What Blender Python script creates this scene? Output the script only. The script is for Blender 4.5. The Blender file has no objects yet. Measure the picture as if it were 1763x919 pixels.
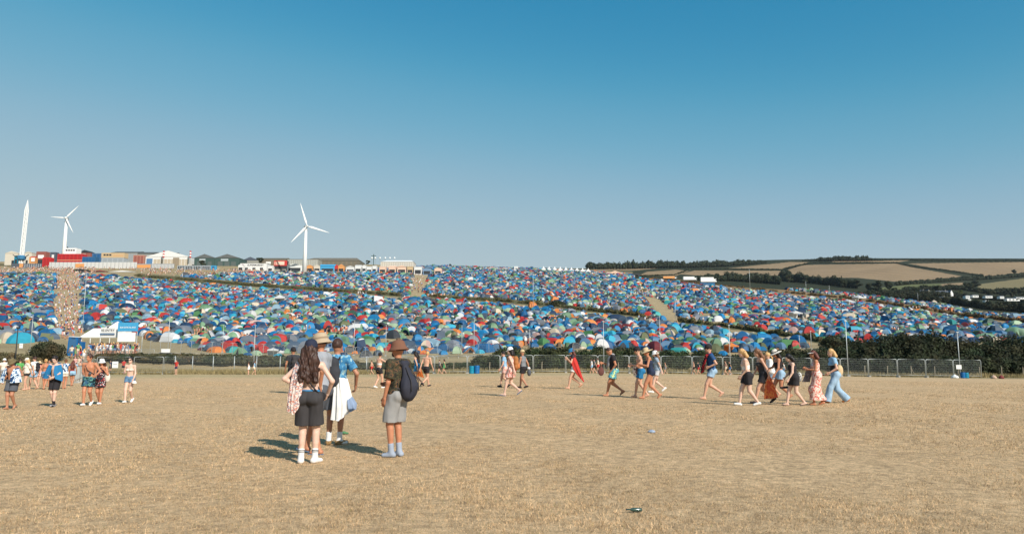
import bpy, math, random
import numpy as np
from mathutils import Vector, Matrix
R = math.radians
rng = np.random.default_rng(7)
random.seed(7)
SC = bpy.context.scene
COL = SC.collection

# ---------------------------------------------------------------- camera, sky, sun, exposure
FPX, CX, CY, TH, HC = 1250.0, 881.5, 459.5, math.atan(157.5 / 1250.0), 1.5
cam = bpy.data.cameras.new('camera')
cam_o = bpy.data.objects.new('camera', cam)
COL.objects.link(cam_o)
cam_o.location = (0, 0, HC)
cam_o.rotation_euler = (math.pi / 2 + TH, 0, 0)
cam.sensor_width = 36.0
cam.lens = 36.0 * FPX / 1763.0
cam.clip_start, cam.clip_end = 0.1, 30000
SC.camera = cam_o

SUN_VEC = Vector((1.50, -2.05, 1.78)).normalized()      # towards the sun: behind the camera, to the right
world = bpy.data.worlds.new('World')
SC.world = world
world.use_nodes = True
wn, wl = world.node_tree.nodes, world.node_tree.links
sky = wn.new('ShaderNodeTexSky')
sky.sky_type = 'NISHITA'
sky.sun_disc = False
sky.sun_elevation = math.asin(SUN_VEC.z)
sky.sun_rotation = math.atan2(SUN_VEC.x, SUN_VEC.y)
sky.altitude = 50
sky.air_density = 1.0
sky.dust_density = 0.6
sky.ozone_density = 1.5
bg = wn['Background']
EXPO = 0.35
def vm(op, src, v):
    m = wn.new('ShaderNodeVectorMath'); m.operation = op; m.inputs[1].default_value = (v, v, v); wl.new(src, m.inputs[0]); return m.outputs[0]
cu = wn.new('ShaderNodeRGBCurve')      # the clear sky of that evening: deep cyan-blue falling to pale grey near the land
for ch, pts in enumerate([[(0, 0), (.09, .016), (.133, .040), (.191, .141), (.287, .315), (.402, .415), (.6, .47), (1, .52)],
                          [(0, 0), (.15, .19), (.22, .270), (.309, .392), (.451, .495), (.591, .545), (1, .62)],
                          [(0, 0), (.25, .36), (.376, .479), (.497, .565), (.651, .606), (.753, .612), (1, .64)]]):
    c = cu.mapping.curves[ch]
    c.points[0].location = pts[0]; c.points[1].location = pts[-1]
    for p in pts[1:-1]: c.points.new(*p)
cu.mapping.extend = 'HORIZONTAL'; cu.mapping.update()
wl.new(vm('MULTIPLY', sky.outputs[0], .085 * 2 ** .35), cu.inputs[1])
wl.new(vm('MULTIPLY', cu.outputs[0], 1 / (.1 * 2 ** EXPO)), bg.inputs[0])
bg.inputs[1].default_value = 0.1

sun = bpy.data.lights.new('sun', 'SUN')
sun.energy = 4.3
sun.angle = R(0.5)
sun.color = (1.0, 0.93, 0.83)
sun_o = bpy.data.objects.new('sun', sun)
COL.objects.link(sun_o)
sun_o.rotation_euler = (-SUN_VEC).to_track_quat('-Z', 'Y').to_euler()
sun_o.location = (20, -30, 60)

SC.view_settings.view_transform = 'Standard'
SC.view_settings.look = 'None'
SC.view_settings.exposure = EXPO
SC.view_settings.gamma = 1
SC.view_settings.use_curve_mapping = False
SC.render.engine = 'CYCLES'
SC.cycles.max_bounces = 6
SC.cycles.diffuse_bounces = 3
SC.cycles.transparent_max_bounces = 12
SC.cycles.volume_bounces = 0
SC.cycles.use_denoising = True

# ---------------------------------------------------------------- helpers
def lin(c):
    return tuple((x / 255 / 12.92 if x <= 10 else ((x / 255 + .055) / 1.055) ** 2.4) for x in c)

def tag(o, label=None, cat=None, group=None, kind=None):
    if label: o['label'] = label
    if cat: o['category'] = cat
    if group: o['group'] = group
    if kind: o['kind'] = kind
    return o

def empty(name, loc=(0, 0, 0), rz=0.0, sc=1.0):
    o = bpy.data.objects.new(name, None)
    o.empty_display_size = 0.2
    COL.objects.link(o)
    o.location = loc
    o.rotation_euler = (0, 0, rz)
    o.scale = (sc, sc, sc)
    return o

def link(name, me, mats=None, parent=None, loc=None, rz=None):
    o = bpy.data.objects.new(name, me)
    COL.objects.link(o)
    if parent is not None: o.parent = parent
    if loc is not None: o.location = loc
    if rz is not None: o.rotation_euler = (0, 0, rz)
    if mats is not None:
        if not isinstance(mats, (list, tuple)): mats = [mats]
        if len(me.materials) == 0:
            for m in mats: me.materials.append(m)
        else:
            for i, m in enumerate(mats):
                o.material_slots[i].link = 'OBJECT'
                o.material_slots[i].material = m
    return o

def mesh_np(name, V, F, smooth=False, col=None, midx=None, ccol=None):
    """V (n,3); F: (m,k) array or list of such arrays."""
    V = np.asarray(V, dtype=np.float32)
    Fs = F if isinstance(F, list) else [F]
    Fs = [np.asarray(f, dtype=np.int32) for f in Fs if len(f)]
    me = bpy.data.meshes.new(name)
    me.vertices.add(len(V)); me.vertices.foreach_set('co', V.ravel())
    loops = np.concatenate([f.ravel() for f in Fs])
    sizes = np.concatenate([np.full(len(f), f.shape[1], np.int32) for f in Fs])
    starts = np.concatenate([[0], np.cumsum(sizes)[:-1]]).astype(np.int32)
    me.loops.add(len(loops)); me.loops.foreach_set('vertex_index', loops)
    me.polygons.add(len(sizes)); me.polygons.foreach_set('loop_start', starts)
    me.update(calc_edges=True)
    me.polygons.foreach_set('use_smooth', np.full(len(sizes), bool(smooth)))
    if midx is not None: me.polygons.foreach_set('material_index', np.asarray(midx, np.int32))
    if ccol is not None:
        a = me.color_attributes.new('Col', 'FLOAT_COLOR', 'CORNER')
        c = np.ones((len(loops), 4), np.float32); c[:, :3] = ccol
        a.data.foreach_set('color', c.ravel())
    if col is not None:
        a = me.color_attributes.new('Col', 'FLOAT_COLOR', 'POINT')
        c = np.ones((len(V), 4), np.float32); c[:, :3] = col
        a.data.foreach_set('color', c.ravel())
    me.validate()
    return me

class MB:
    """collects quads and triangles of one part"""
    def __init__(s): s.V = []; s.Q = []; s.T = []; s.n = 0
    def add(s, V, Q=None, T=None):
        V = np.asarray(V, float)
        if Q is not None and len(Q): s.Q.append(np.asarray(Q) + s.n)
        if T is not None and len(T): s.T.append(np.asarray(T) + s.n)
        s.V.append(V); s.n += len(V)
        return s
    def box(s, lo, hi, M=None):
        x0, y0, z0 = lo; x1, y1, z1 = hi
        V = np.array([[x0,y0,z0],[x1,y0,z0],[x1,y1,z0],[x0,y1,z0],[x0,y0,z1],[x1,y0,z1],[x1,y1,z1],[x0,y1,z1]], float)
        if M is not None: V = V @ np.array(M)[:3,:3].T + np.array(M)[:3,3]
        return s.add(V, [[0,3,2,1],[4,5,6,7],[0,1,5,4],[1,2,6,5],[2,3,7,6],[3,0,4,7]])
    def tube(s, pts, rad, n=6, cap=True):
        pts = np.asarray(pts, float); m = len(pts)
        rad = np.broadcast_to(np.asarray(rad, float), (m,))
        T = np.gradient(pts, axis=0); T /= np.linalg.norm(T, axis=1)[:, None] + 1e-9
        up = np.array([0, 0, 1.0]) if abs(T[0][2]) < .9 else np.array([1.0, 0, 0])
        V = []
        for i in range(m):
            u = np.cross(T[i], up); u /= np.linalg.norm(u) + 1e-9
            w = np.cross(u, T[i])
            a = np.arange(n) * 2 * math.pi / n
            V.append(pts[i] + rad[i] * (np.cos(a)[:, None] * u + np.sin(a)[:, None] * w))
        V = np.concatenate(V); Q = []
        for i in range(m - 1):
            for j in range(n):
                k = (j + 1) % n
                Q.append([i*n+j, i*n+k, (i+1)*n+k, (i+1)*n+j])
        T3 = []
        if cap:
            V = np.concatenate([V, pts[:1], pts[-1:]])
            for j in range(n):
                k = (j + 1) % n
                T3.append([k, j, m*n]); T3.append([(m-1)*n+j, (m-1)*n+k, m*n+1])
        return s.add(V, Q, T3)
    def lathe(s, prof, n=24, M=None, cap=False):
        V = []; a = np.arange(n) * 2 * math.pi / n
        for r, z in prof:
            V.append(np.stack([np.cos(a)*r, np.sin(a)*r, np.full(n, z)], 1))
        V = np.concatenate(V)
        if M is not None: V = V @ np.array(M)[:3,:3].T + np.array(M)[:3,3]
        Q = [[i*n+j, i*n+(j+1)%n, (i+1)*n+(j+1)%n, (i+1)*n+j] for i in range(len(prof)-1) for j in range(n)]
        return s.add(V, Q)
    def mesh(s, name, smooth=False):
        F = []
        if s.Q: F.append(np.concatenate(s.Q))
        if s.T: F.append(np.concatenate(s.T))
        return mesh_np(name, np.concatenate(s.V), F, smooth)
    def build(s, name, mat, parent=None, smooth=False, loc=None, rz=None):
        return link(name, s.mesh(name, smooth), mat, parent, loc, rz)

# ---- materials
MATS = {}
def mat(name, color, rough=0.7, var=0.12, scale=8.0, trans=0.0, metal=0.0, bump=0.0, spec=0.3, obj=True):
    if name in MATS: return MATS[name]
    m = bpy.data.materials.new(name); m.use_nodes = True
    n, l = m.node_tree.nodes, m.node_tree.links
    b = n['Principled BSDF']
    b.inputs['Roughness'].default_value = rough
    b.inputs['Metallic'].default_value = metal
    b.inputs['Specular IOR Level'].default_value = spec
    tc = n.new('ShaderNodeTexCoord')
    nz = n.new('ShaderNodeTexNoise'); nz.inputs['Scale'].default_value = scale; nz.inputs['Detail'].default_value = 4
    l.new(tc.outputs['Object'], nz.inputs['Vector'])
    mr = n.new('ShaderNodeMapRange'); mr.inputs[1].default_value = .3; mr.inputs[2].default_value = .7
    mr.inputs[3].default_value = 1 - var; mr.inputs[4].default_value = 1 + var
    l.new(nz.outputs[0], mr.inputs[0])
    mx = n.new('ShaderNodeMix'); mx.data_type = 'RGBA'; mx.blend_type = 'MULTIPLY'; mx.inputs[0].default_value = 1
    mx.inputs[6].default_value = (*color, 1)
    l.new(mr.outputs[0], mx.inputs[7]); l.new(mx.outputs[2], b.inputs['Base Color'])
    if bump:
        bp = n.new('ShaderNodeBump'); bp.inputs['Strength'].default_value = bump; bp.inputs['Distance'].default_value = .02
        l.new(nz.outputs[0], bp.inputs['Height']); l.new(bp.outputs[0], b.inputs['Normal'])
    if trans:
        tr = n.new('ShaderNodeBsdfTranslucent'); l.new(mx.outputs[2], tr.inputs[0])
        ms = n.new('ShaderNodeMixShader'); ms.inputs[0].default_value = trans
        l.new(b.outputs[0], ms.inputs[1]); l.new(tr.outputs[0], ms.inputs[2])
        l.new(ms.outputs[0], n['Material Output'].inputs[0])
    MATS[name] = m
    return m

def pattern_mat(name, cols, scale=30.0, rough=.8, kind='voronoi'):
    """printed cloth: patches of a few colours"""
    if name in MATS: return MATS[name]
    m = bpy.data.materials.new(name); m.use_nodes = True
    n, l = m.node_tree.nodes, m.node_tree.links
    b = n['Principled BSDF']; b.inputs['Roughness'].default_value = rough; b.inputs['Specular IOR Level'].default_value = .2
    tc = n.new('ShaderNodeTexCoord')
    if kind == 'voronoi':
        t = n.new('ShaderNodeTexVoronoi'); t.inputs['Scale'].default_value = scale
        src = t.outputs['Color']
        sep = n.new('ShaderNodeSeparateColor'); l.new(src, sep.inputs[0]); src = sep.outputs[0]
    else:
        t = n.new('ShaderNodeTexNoise'); t.inputs['Scale'].default_value = scale; t.inputs['Detail'].default_value = 2
        mr = n.new('ShaderNodeMapRange'); mr.inputs[1].default_value = .32; mr.inputs[2].default_value = .68
        l.new(t.outputs[0], mr.inputs[0]); src = mr.outputs[0]
    l.new(tc.outputs['Object'], t.inputs['Vector'])
    cr = n.new('ShaderNodeValToRGB'); cr.color_ramp.interpolation = 'CONSTANT'
    e = cr.color_ramp.elements
    while len(e) < len(cols): e.new(.5)
    for i, c in enumerate(cols):
        e[i].position = i / len(cols); e[i].color = (*lin(c), 1)
    l.new(src, cr.inputs[0]); l.new(cr.outputs[0], b.inputs['Base Color'])
    MATS[name] = m
    return m

def attr_mat(name, rough=.8, trans=0.0, var=.15, scale=1.0, spec=.2, coords='Object'):
    if name in MATS: return MATS[name]
    m = mat(name, (1, 1, 1), rough, var, scale, trans, spec=spec)
    n, l = m.node_tree.nodes, m.node_tree.links
    at = n.new('ShaderNodeAttribute'); at.attribute_name = 'Col'
    mx = [x for x in n if x.type == 'MIX'][0]
    l.new(at.outputs['Color'], mx.inputs[6])
    return m

# ---------------------------------------------------------------- picture geometry of the place: rows and columns turned into ground distances
cT, sT = math.cos(TH), math.sin(TH)
def e_of(row):
    b = (CY - np.asarray(row, float)) / FPX
    return (sT + b * cT) / (cT - b * sT)
def t_of(px, row):
    b = (CY - np.asarray(row, float)) / FPX
    return ((np.asarray(px, float) - CX) / FPX) / (cT - b * sT)
def project(X, Y, Z):
    dz = Z - HC
    depth = Y * cT + dz * sT
    return CX + FPX * X / depth, CY - FPX * (dz * cT - Y * sT) / depth

def pchip(x, y, xq):
    x = np.asarray(x, float); y = np.asarray(y, float)
    h = np.diff(x); dl = np.diff(y) / h
    d = np.zeros_like(y)
    for i in range(1, len(x) - 1):
        if dl[i-1] * dl[i] > 0:
            w1, w2 = 2*h[i] + h[i-1], h[i] + 2*h[i-1]
            d[i] = (w1 + w2) / (w1 / dl[i-1] + w2 / dl[i])
    d[0], d[-1] = dl[0], dl[-1]
    k = np.clip(np.searchsorted(x, xq) - 1, 0, len(x) - 2)
    s = (xq - x[k]) / h[k]
    o = (2*s**3 - 3*s**2 + 1)*y[k] + (s**3 - 2*s**2 + s)*h[k]*d[k] + (-2*s**3 + 3*s**2)*y[k+1] + (s**3 - s**2)*h[k]*d[k+1]
    o = np.where(xq < x[0], y[0], o)
    return np.where(xq > x[-1], y[-1] + (xq - x[-1]) * 0, o)

PROF = {   # column -> near heights, then (distance, picture row of the ground there)
 -400: ([(23,-.10),(40,-.12),(60,-.25),(83,-.30)], [(95,637),(105,607),(125,600),(160,579),(210,556),(260,532),(350,503),(450,482),(520,470),(600,463),(700,455),(760,451),(1000,452),(1500,462),(3000,482),(5200,560)]),
 300: ([(23,-.08),(40,-.08),(60,-.2),(83,-.30)], [(95,638),(105,612),(125,603),(160,581),(210,556),(260,532),(350,503),(450,482),(520,471),(600,464),(700,456),(760,452),(1000,453),(1500,462),(3000,482),(5200,560)]),
 600: ([(23,.0),(40,.0),(60,-.1),(83,-.3)], [(95,640),(105,626),(115,617),(125,609),(160,584),(210,555),(250,533),(350,505),(450,487),(550,474),(650,465),(750,459),(900,456),(1100,455),(1500,462),(3000,482),(5200,560)]),
 950: ([(23,.12),(40,.1),(60,.0),(83,-.1)], [(95,638),(105,618),(115,608),(130,600),(160,582),(210,556),(250,537),(350,510),(450,495),(550,483),(650,475),(800,468),(1000,464),(1300,461.5),(2000,466),(3000,482),(5200,560)]),
 1130: ([(23,.12),(40,.1),(60,.0),(83,-.2)], [(95,640),(105,625),(120,608),(135,600),(160,584),(210,558),(250,542),(350,515),(450,498),(550,486),(620,479),(700,477),(850,477),(1000,475.5),(1300,470),(1700,461),(2200,457),(3000,482),(5200,560)]),
 1340: ([(23,.12),(40,.06),(60,-.1),(83,-.4)], [(95,642),(110,625),(125,608),(160,590),(200,565),(250,545),(350,520),(430,506),(470,502),(520,499),(560,498),(700,505),(1000,495),(1300,484),(1500,475),(1900,460),(2300,449),(3000,482),(5200,560)]),
 1500: ([(23,.12),(40,.05),(60,-.18),(83,-.55)], [(95,645),(110,628),(130,603),(150,590),(200,570),(250,552),(330,529),(380,519),(430,512),(480,509),(600,516),(900,507),(1200,490),(1500,478),(1900,457),(2300,447),(3000,482),(5200,560)]),
 1763: ([(23,.08),(40,0),(60,-.25),(83,-.72)], [(95,648),(110,635),(130,608),(150,589),(200,571),(250,557),(290,548),(330,543),(370,541),(500,550),(800,530),(1000,515),(1200,503),(1500,488),(1900,463),(2300,447),(3000,482),(5200,560)]),
 2200: ([(23,.08),(40,0),(60,-.25),(83,-.72)], [(95,648),(110,637),(130,612),(150,592),(200,577),(250,565),(290,556),(330,551),(370,549),(500,560),(800,535),(1000,520),(1200,505),(1500,490),(1900,463),(2300,450),(3000,482),(5200,560)]),
}
LY = np.linspace(math.log(.3), math.log(5300), 1200)
_tk, _tab = [], []
for px in sorted(PROF):
    near, far = PROF[px]
    ys = [.3, 5, 10] + [a for a, b in near] + [a for a, b in far]
    zs = [0, 0, 0] + [b for a, b in near] + [HC + float(e_of(b)) * a for a, b in far]
    _tk.append((px - CX) / FPX * 1.006)
    _tab.append(pchip(np.log(ys), zs, LY))
_tk = np.array(_tk); _tab = np.array(_tab)
TG = np.linspace(_tk[0], _tk[-1], 700)
TAB = np.zeros((len(TG), len(LY)))
for i, t in enumerate(TG):
    k = min(max(np.searchsorted(_tk, t) - 1, 0), len(_tk) - 2)
    s = (t - _tk[k]) / (_tk[k+1] - _tk[k]); s = s * s * (3 - 2 * s) * .5 + s * .5
    TAB[i] = _tab[k] * (1 - s) + _tab[k+1] * s
def _smooth(A, n, ax):
    for _ in range(n):
        B = A.copy()
        sl = [slice(None)] * 2; a = list(sl); b = list(sl); c = list(sl)
        a[ax] = slice(1, -1); b[ax] = slice(None, -2); c[ax] = slice(2, None)
        B[tuple(a)] = .5 * A[tuple(a)] + .25 * (A[tuple(b)] + A[tuple(c)])
        A = B
    return A
TAB = _smooth(TAB, 60, 0)
TAB = _smooth(TAB, 4, 1)
def ground(X, Y):
    X = np.asarray(X, float); Y = np.asarray(Y, float)
    r = np.hypot(X, Y); Yc = np.maximum(Y, r * .35)
    t = np.clip(X / np.maximum(Yc, 1e-3), TG[0], TG[-1])
    ti = (t - TG[0]) / (TG[1] - TG[0]); i = np.clip(ti.astype(int), 0, len(TG) - 2); a = ti - i
    li = (np.log(np.clip(Yc, .3, 5290)) - LY[0]) / (LY[1] - LY[0]); j = np.clip(li.astype(int), 0, len(LY) - 2); b = li - j
    return (TAB[i, j]*(1-a)*(1-b) + TAB[i+1, j]*a*(1-b) + TAB[i, j+1]*(1-a)*b + TAB[i+1, j+1]*a*b)
def hit(px, row, ymin=3.0, ymax=6000.0):
    """the point of the ground that the picture shows at (px, row)"""
    Y = np.exp(np.linspace(math.log(ymin), math.log(ymax), 3000))
    X = float(t_of(px, row)) * Y
    g = ground(X, Y) - (HC + float(e_of(row)) * Y)
    k = np.nonzero((g[1:] >= 0) & (g[:-1] < 0))[0]
    if len(k) == 0:
        k = int(np.argmax(g)); return X[k], Y[k], float(ground(X[k], Y[k]))
    k = k[0]; s = -g[k] / (g[k+1] - g[k]); y = Y[k] + s * (Y[k+1] - Y[k]); x = float(t_of(px, row)) * y
    return x, y, float(ground(x, y))
def at_dist(px, row, Y):
    x = float(t_of(px, row)) * Y
    return x, Y, float(ground(x, Y))
def inpoly(px, row, poly):
    px = np.asarray(px); row = np.asarray(row); c = np.zeros(px.shape, bool)
    n = len(poly); j = n - 1
    for i in range(n):
        xi, yi = poly[i]; xj, yj = poly[j]
        if yi != yj:
            cond = ((yi > row) != (yj > row)) & (px < (xj - xi) * (row - yi) / (yj - yi) + xi)
            c ^= cond
        j = i
    return c
def curve(pts, x):
    return np.interp(x, [p[0] for p in pts], [p[1] for p in pts])
def vnoise(P, s, seed=0):
    """cheap smooth noise, about -1..1"""
    r = np.random.default_rng(seed); o = 0
    for k in range(6):
        d = r.normal(size=P.shape[1]); d *= s * (.6 + .25 * k) / np.linalg.norm(d)
        o = o + np.sin(P @ d * 6.283 + r.uniform(0, 6.28) + 1.7 * np.sin(P @ np.roll(d, 1) * 3.1 + r.uniform(0, 6)))
    return o / 3.2
# ---------------------------------------------------------------- ground
PATHS = [
 [(99,470),(97,500),(94,511),(90,537),(100,578),(140,600),(146,572),(136,547),(137,520),(136,485),(134,468)],
 [(714,472),(738,472),(730,500),(728,510),(704,510),(708,492)],
 [(1108,509),(1130,514),(1150,528),(1163,540),(1174,553),(1150,550),(1136,540),(1124,526),(1115,517)],
]
S1 = [[(235,474),(300,479),(360,484),(430,490),(500,495),(560,499),(600,501),(640,504),(690,508)],
      [(735,509),(800,514),(860,517),(892,520),(951,526),(990,531),(1040,536),(1100,543),(1120,548)],
      [(1171,553),(1232,560),(1280,566),(1339,575),(1395,584),(1425,592)]]
S2 = [[(1120,478),(1202,487),(1284,495),(1339,501),(1395,507),(1453,512),(1506,519),(1571,529),(1621,537),(1672,545),(1763,554),(1900,566)]]
TOPL = [(-100,472),(0,472),(130,474),(240,478),(300,475),(420,471),(520,470),(620,466),(700,460),(800,458),(900,462),(1000,467),(1100,473),(1180,480),(1240,489),(1340,494),(1440,503),(1500,512),(1620,526),(1680,540),(1763,546),(1900,556)]
BOTL = [(-100,590),(90,592),(100,560),(146,560),(150,572),(235,574),(250,586),(310,592),(345,604),(420,606),(520,608),(830,608),(860,603),(1000,601),(1100,603),(1200,607),(1300,606),(1400,602),(1430,600),(1480,592),(1560,588),(1763,590),(1900,590)]

GOLD = [
 [(1358,464),(1383,456),(1544,453.6),(1568,459.6),(1654,475),(1628,482),(1544,485),(1474,478),(1412,478),(1361,471.6)],
 [(1563,453.6),(1763,451),(1900,450),(1900,466),(1763,470),(1693,476),(1628,465.6)],
 [(1431,449.5),(1568,448),(1541,452.4),(1436,452.6)],
 [(1252,462),(1300,457),(1360,451),(1395,451),(1352,463)],
 [(1171,472),(1196,465.5),(1350,466),(1349,474),(1200,474)],
 [(1100,474),(1114,467.6),(1164,464),(1186,466.5),(1160,476)],
 [(990,466),(1050,463),(1141,461),(1096,465.5)],
 [(1604,490),(1660,486),(1668,489),(1625,494)],
]
GREENF = [[(1493,497),(1570,489.6),(1623,488),(1616,494),(1532,499)]]
BROWNF = [[(1683,489.5),(1763,479),(1900,470),(1900,492),(1763,499),(1690,503)]]

th_in = np.linspace(R(-44), R(44), 760)
th_out = np.concatenate([np.linspace(R(44), R(316), 60)[1:-1]])
THs = np.concatenate([th_in, th_out])
rr = np.unique(np.concatenate([np.geomspace(.4, 80, 90), np.geomspace(80, 130, 60), np.geomspace(130, 800, 190), np.geomspace(800, 3200, 240), np.geomspace(3200, 5200, 14)]))
TT, RR = np.meshgrid(THs, rr, indexing='ij')
GX, GY = np.sin(TT) * RR, np.cos(TT) * RR
GZ = ground(GX, GY)
P2 = np.stack([GX.ravel(), GY.ravel()], 1)
bumpn = vnoise(P2, .12, 1) * .012 * np.clip(RR.ravel() / 10, .3, 1) + np.where(RR.ravel() > 100, vnoise(P2, .02, 3) * .15, 0)
GZ = GZ + bumpn.reshape(GZ.shape)
gme_lo, gme_hi = GZ.min(), GZ.max(); print('ground z', GZ.min(), GZ.max())
n_t, n_r = TT.shape
V = np.stack([GX.ravel(), GY.ravel(), GZ.ravel()], 1)
V = np.concatenate([V, [[0, 0, 0]]])
ii, jj = np.meshgrid(np.arange(n_t), np.arange(n_r - 1), indexing='ij')
i2 = (ii + 1) % n_t
Q = np.stack([ii*n_r+jj, ii*n_r+jj+1, i2*n_r+jj+1, i2*n_r+jj], -1).reshape(-1, 4)
Tc = np.stack([np.arange(n_t)*n_r, ((np.arange(n_t)+1) % n_t)*n_r, np.full(n_t, len(V)-1)], 1)[:, ::-1]
PXg, PRg = project(V[:, 0], np.maximum(V[:, 1], 1.0), V[:, 2])
Yg = V[:, 1]; Rg = np.hypot(V[:, 0], V[:, 1])
dry = np.array([.59, .408, .235])
C = np.tile(dry, (len(V), 1))
big = vnoise(V[:, :2], .012, 5)
camp = (Rg > 92)
C[camp] = np.array([.34, .265, .15])
C[camp] *= (1 + .12 * vnoise(V[camp, :2], .05, 6))[:, None]
vf = (Yg > 84) & (Yg < 93); C[vf] = (.30, .27, .13)                   # long grass at the foot of the hedge
gn = np.clip((Yg - 62) / 12, 0, 1) * np.clip((84.5 - Yg) / 3, 0, 1) * np.clip(.9 - V[:, 0] / 60, 0, 1) * (Rg > 60)
C = C * (1 - .45 * gn[:, None]) + np.array([.30, .30, .15]) * .45 * gn[:, None]
def pnt(mask, c): C[mask] = c
front = (PXg > -150) & (PXg < 1950) & (Yg > 0)
far_r = front & (PXg > 1090) & (Yg > 575)
pnt(far_r, (.034, .038, .020))
pnt((Yg > 1250) & front & (PXg <= 1090), (.10, .095, .05))
pnt((~front) & (Rg > 700), (.10, .095, .05))
for g in GOLD: pnt(front & (Yg > 575) & inpoly(PXg, PRg, g), (.27, .19, .112))
goldm = np.zeros(len(V), bool)
for g in GOLD: goldm |= front & (Yg > 575) & inpoly(PXg, PRg, g)
C[goldm] *= (1 + .07 * vnoise(V[goldm, :2], .006, 14) + .05 * np.sin((V[goldm, 0] * .8 + V[goldm, 1] * .35) / 9))[:, None]
for g in GREENF: pnt(front & (Yg > 575) & inpoly(PXg, PRg, g), (.12, .13, .055))
for g in BROWNF: pnt(front & (Yg > 575) & inpoly(PXg, PRg, g), (.20, .165, .085))
wob = 3 * vnoise(V[:, :2], .09, 12)
for g in PATHS: pnt(front & (Yg > 90) & (Yg < 800) & inpoly(PXg + wob, PRg, g), (.39, .30, .175))
for s, wd, c in [(x, 3.6, (.12, .11, .055)) for x in S1] + [(x, 3.8, (.24, .16, .085)) for x in S2]:
    rowc = curve(s, PXg)
    m = front & (Yg > 100) & (Yg < 640) & (PXg > s[0][0]) & (PXg < s[-1][0]) & (np.abs(PRg - rowc) < wd)
    pnt(m, c)
m = front & (Yg > 560) & (Yg < 760) & (PXg < 110) & (PRg > 453.5 + PXg*.045) & (PRg < 458 + PXg*.05); pnt(m, (.15, .125, .065))

gm = bpy.data.materials.new('dry_grass_ground'); gm.use_nodes = True
n, l = gm.node_tree.nodes, gm.node_tree.links
b = n['Principled BSDF']; b.inputs['Roughness'].default_value = .95; b.inputs['Specular IOR Level'].default_value = .1
at = n.new('ShaderNodeAttribute'); at.attribute_name = 'Col'
geo = n.new('ShaderNodeNewGeometry')
def noi(sc, det, lo, hi, stretch=None):
    t = n.new('ShaderNodeTexNoise'); t.inputs['Scale'].default_value = sc; t.inputs['Detail'].default_value = det; t.inputs['Roughness'].default_value = .65
    src = geo.outputs['Position']
    if stretch:
        mp = n.new('ShaderNodeMapping'); mp.inputs['Scale'].default_value = stretch; l.new(src, mp.inputs['Vector']); src = mp.outputs[0]
    l.new(src, t.inputs['Vector'])
    mr = n.new('ShaderNodeMapRange'); mr.inputs[1].default_value = .3; mr.inputs[2].default_value = .7
    mr.inputs[3].default_value = lo; mr.inputs[4].default_value = hi; l.new(t.outputs[0], mr.inputs[0]); return mr.outputs[0], t
a1, _ = noi(.35, 5, .92, 1.07, (1, .6, 1)); a2, t2 = noi(7.0, 8, .60, 1.36); a3, t3 = noi(38, 4, .66, 1.34)
a4, _ = noi(1.6, 9, .84, 1.13)
cur = at.outputs['Color']
for a in (a1, a2, a3, a4):
    mx = n.new('ShaderNodeMix'); mx.data_type = 'RGBA'; mx.blend_type = 'MULTIPLY'; mx.inputs[0].default_value = 1
    l.new(cur, mx.inputs[6]); l.new(a, mx.inputs[7]); cur = mx.outputs[2]
l.new(cur, b.inputs['Base Color'])
bp = n.new('ShaderNodeBump'); bp.inputs['Strength'].default_value = .8; bp.inputs['Distance'].default_value = .04
l.new(t3.outputs[0], bp.inputs['Height']); l.new(bp.outputs[0], b.inputs['Normal'])
gme = mesh_np('ground', V, [Q, Tc], True, col=C)
tag(link('ground', gme, gm), kind='structure')

# ---- mown dry grass blades over the near field: nobody could count them
def grass_blades(N, r0, r1, h, w, seed, name):
    g = np.random.default_rng(seed)
    u = g.uniform(0, 1, N); rad = r0 * (r1 / r0) ** (u ** .85)
    ang = g.uniform(R(-39), R(39), N)
    x, y = np.sin(ang) * rad, np.cos(ang) * rad
    clump = vnoise(np.stack([x, y], 1), 1.3, 9); keep = g.uniform(-1.6, 1.2, N) < clump
    x, y, rad = x[keep], y[keep], rad[keep]; N = len(x)
    z = ground(x, y)
    hh = h * g.uniform(.45, 1.25, N) * (1 + .25 * vnoise(np.stack([x, y], 1), .5, 4)); ww = w * g.uniform(.6, 1.3, N) * np.clip(rad / 9, 1, 4)
    az = g.uniform(0, 6.283, N); ln = g.uniform(.2, 1.3, N)
    dx, dy = np.cos(az), np.sin(az)
    tipx, tipy = np.cos(az + 1.3 + g.normal(0, .6, N)) * hh * ln, np.sin(az + 1.3 + g.normal(0, .6, N)) * hh * ln
    base = np.stack([x, y, z - .004], 1)
    A = base - np.stack([dx*ww, dy*ww, 0*x], 1) / 2; B = base + np.stack([dx*ww, dy*ww, 0*x], 1) / 2
    Cc = base + np.stack([tipx, tipy, hh], 1)
    V = np.stack([A, B, Cc], 1).reshape(-1, 3)
    F = np.arange(3 * N).reshape(-1, 3)
    sh = g.uniform(.42, 1.5, N); hue = g.uniform(0, 1, N)
    big = 1 + .13 * vnoise(np.stack([x, y * .45], 1), .35, 8)
    P2g = np.stack([x, y * .6], 1); spot = np.clip(vnoise(P2g, 2.6, 31) + .8 * vnoise(P2g, 5.7, 32) - .45, 0, 1); sh = sh * (1 - .38 * spot) * (1 + .12 * vnoise(P2g, 5.5, 33))  # spots: dark thatch and shadow patches put into the blade colour
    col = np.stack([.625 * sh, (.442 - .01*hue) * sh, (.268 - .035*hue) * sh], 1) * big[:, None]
    gr = g.uniform(0, 1, N) < .03; col[gr] = (.26, .24, .09)
    return V, F, np.repeat(col, 3, 0)
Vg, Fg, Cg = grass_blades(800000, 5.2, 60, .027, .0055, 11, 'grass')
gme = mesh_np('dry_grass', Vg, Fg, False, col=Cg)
tag(link('dry_grass', gme, attr_mat('grass_blade', .8, .25, .05, 3)), 'short straw coloured mown grass covering the near field', 'grass', kind='stuff')
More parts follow.
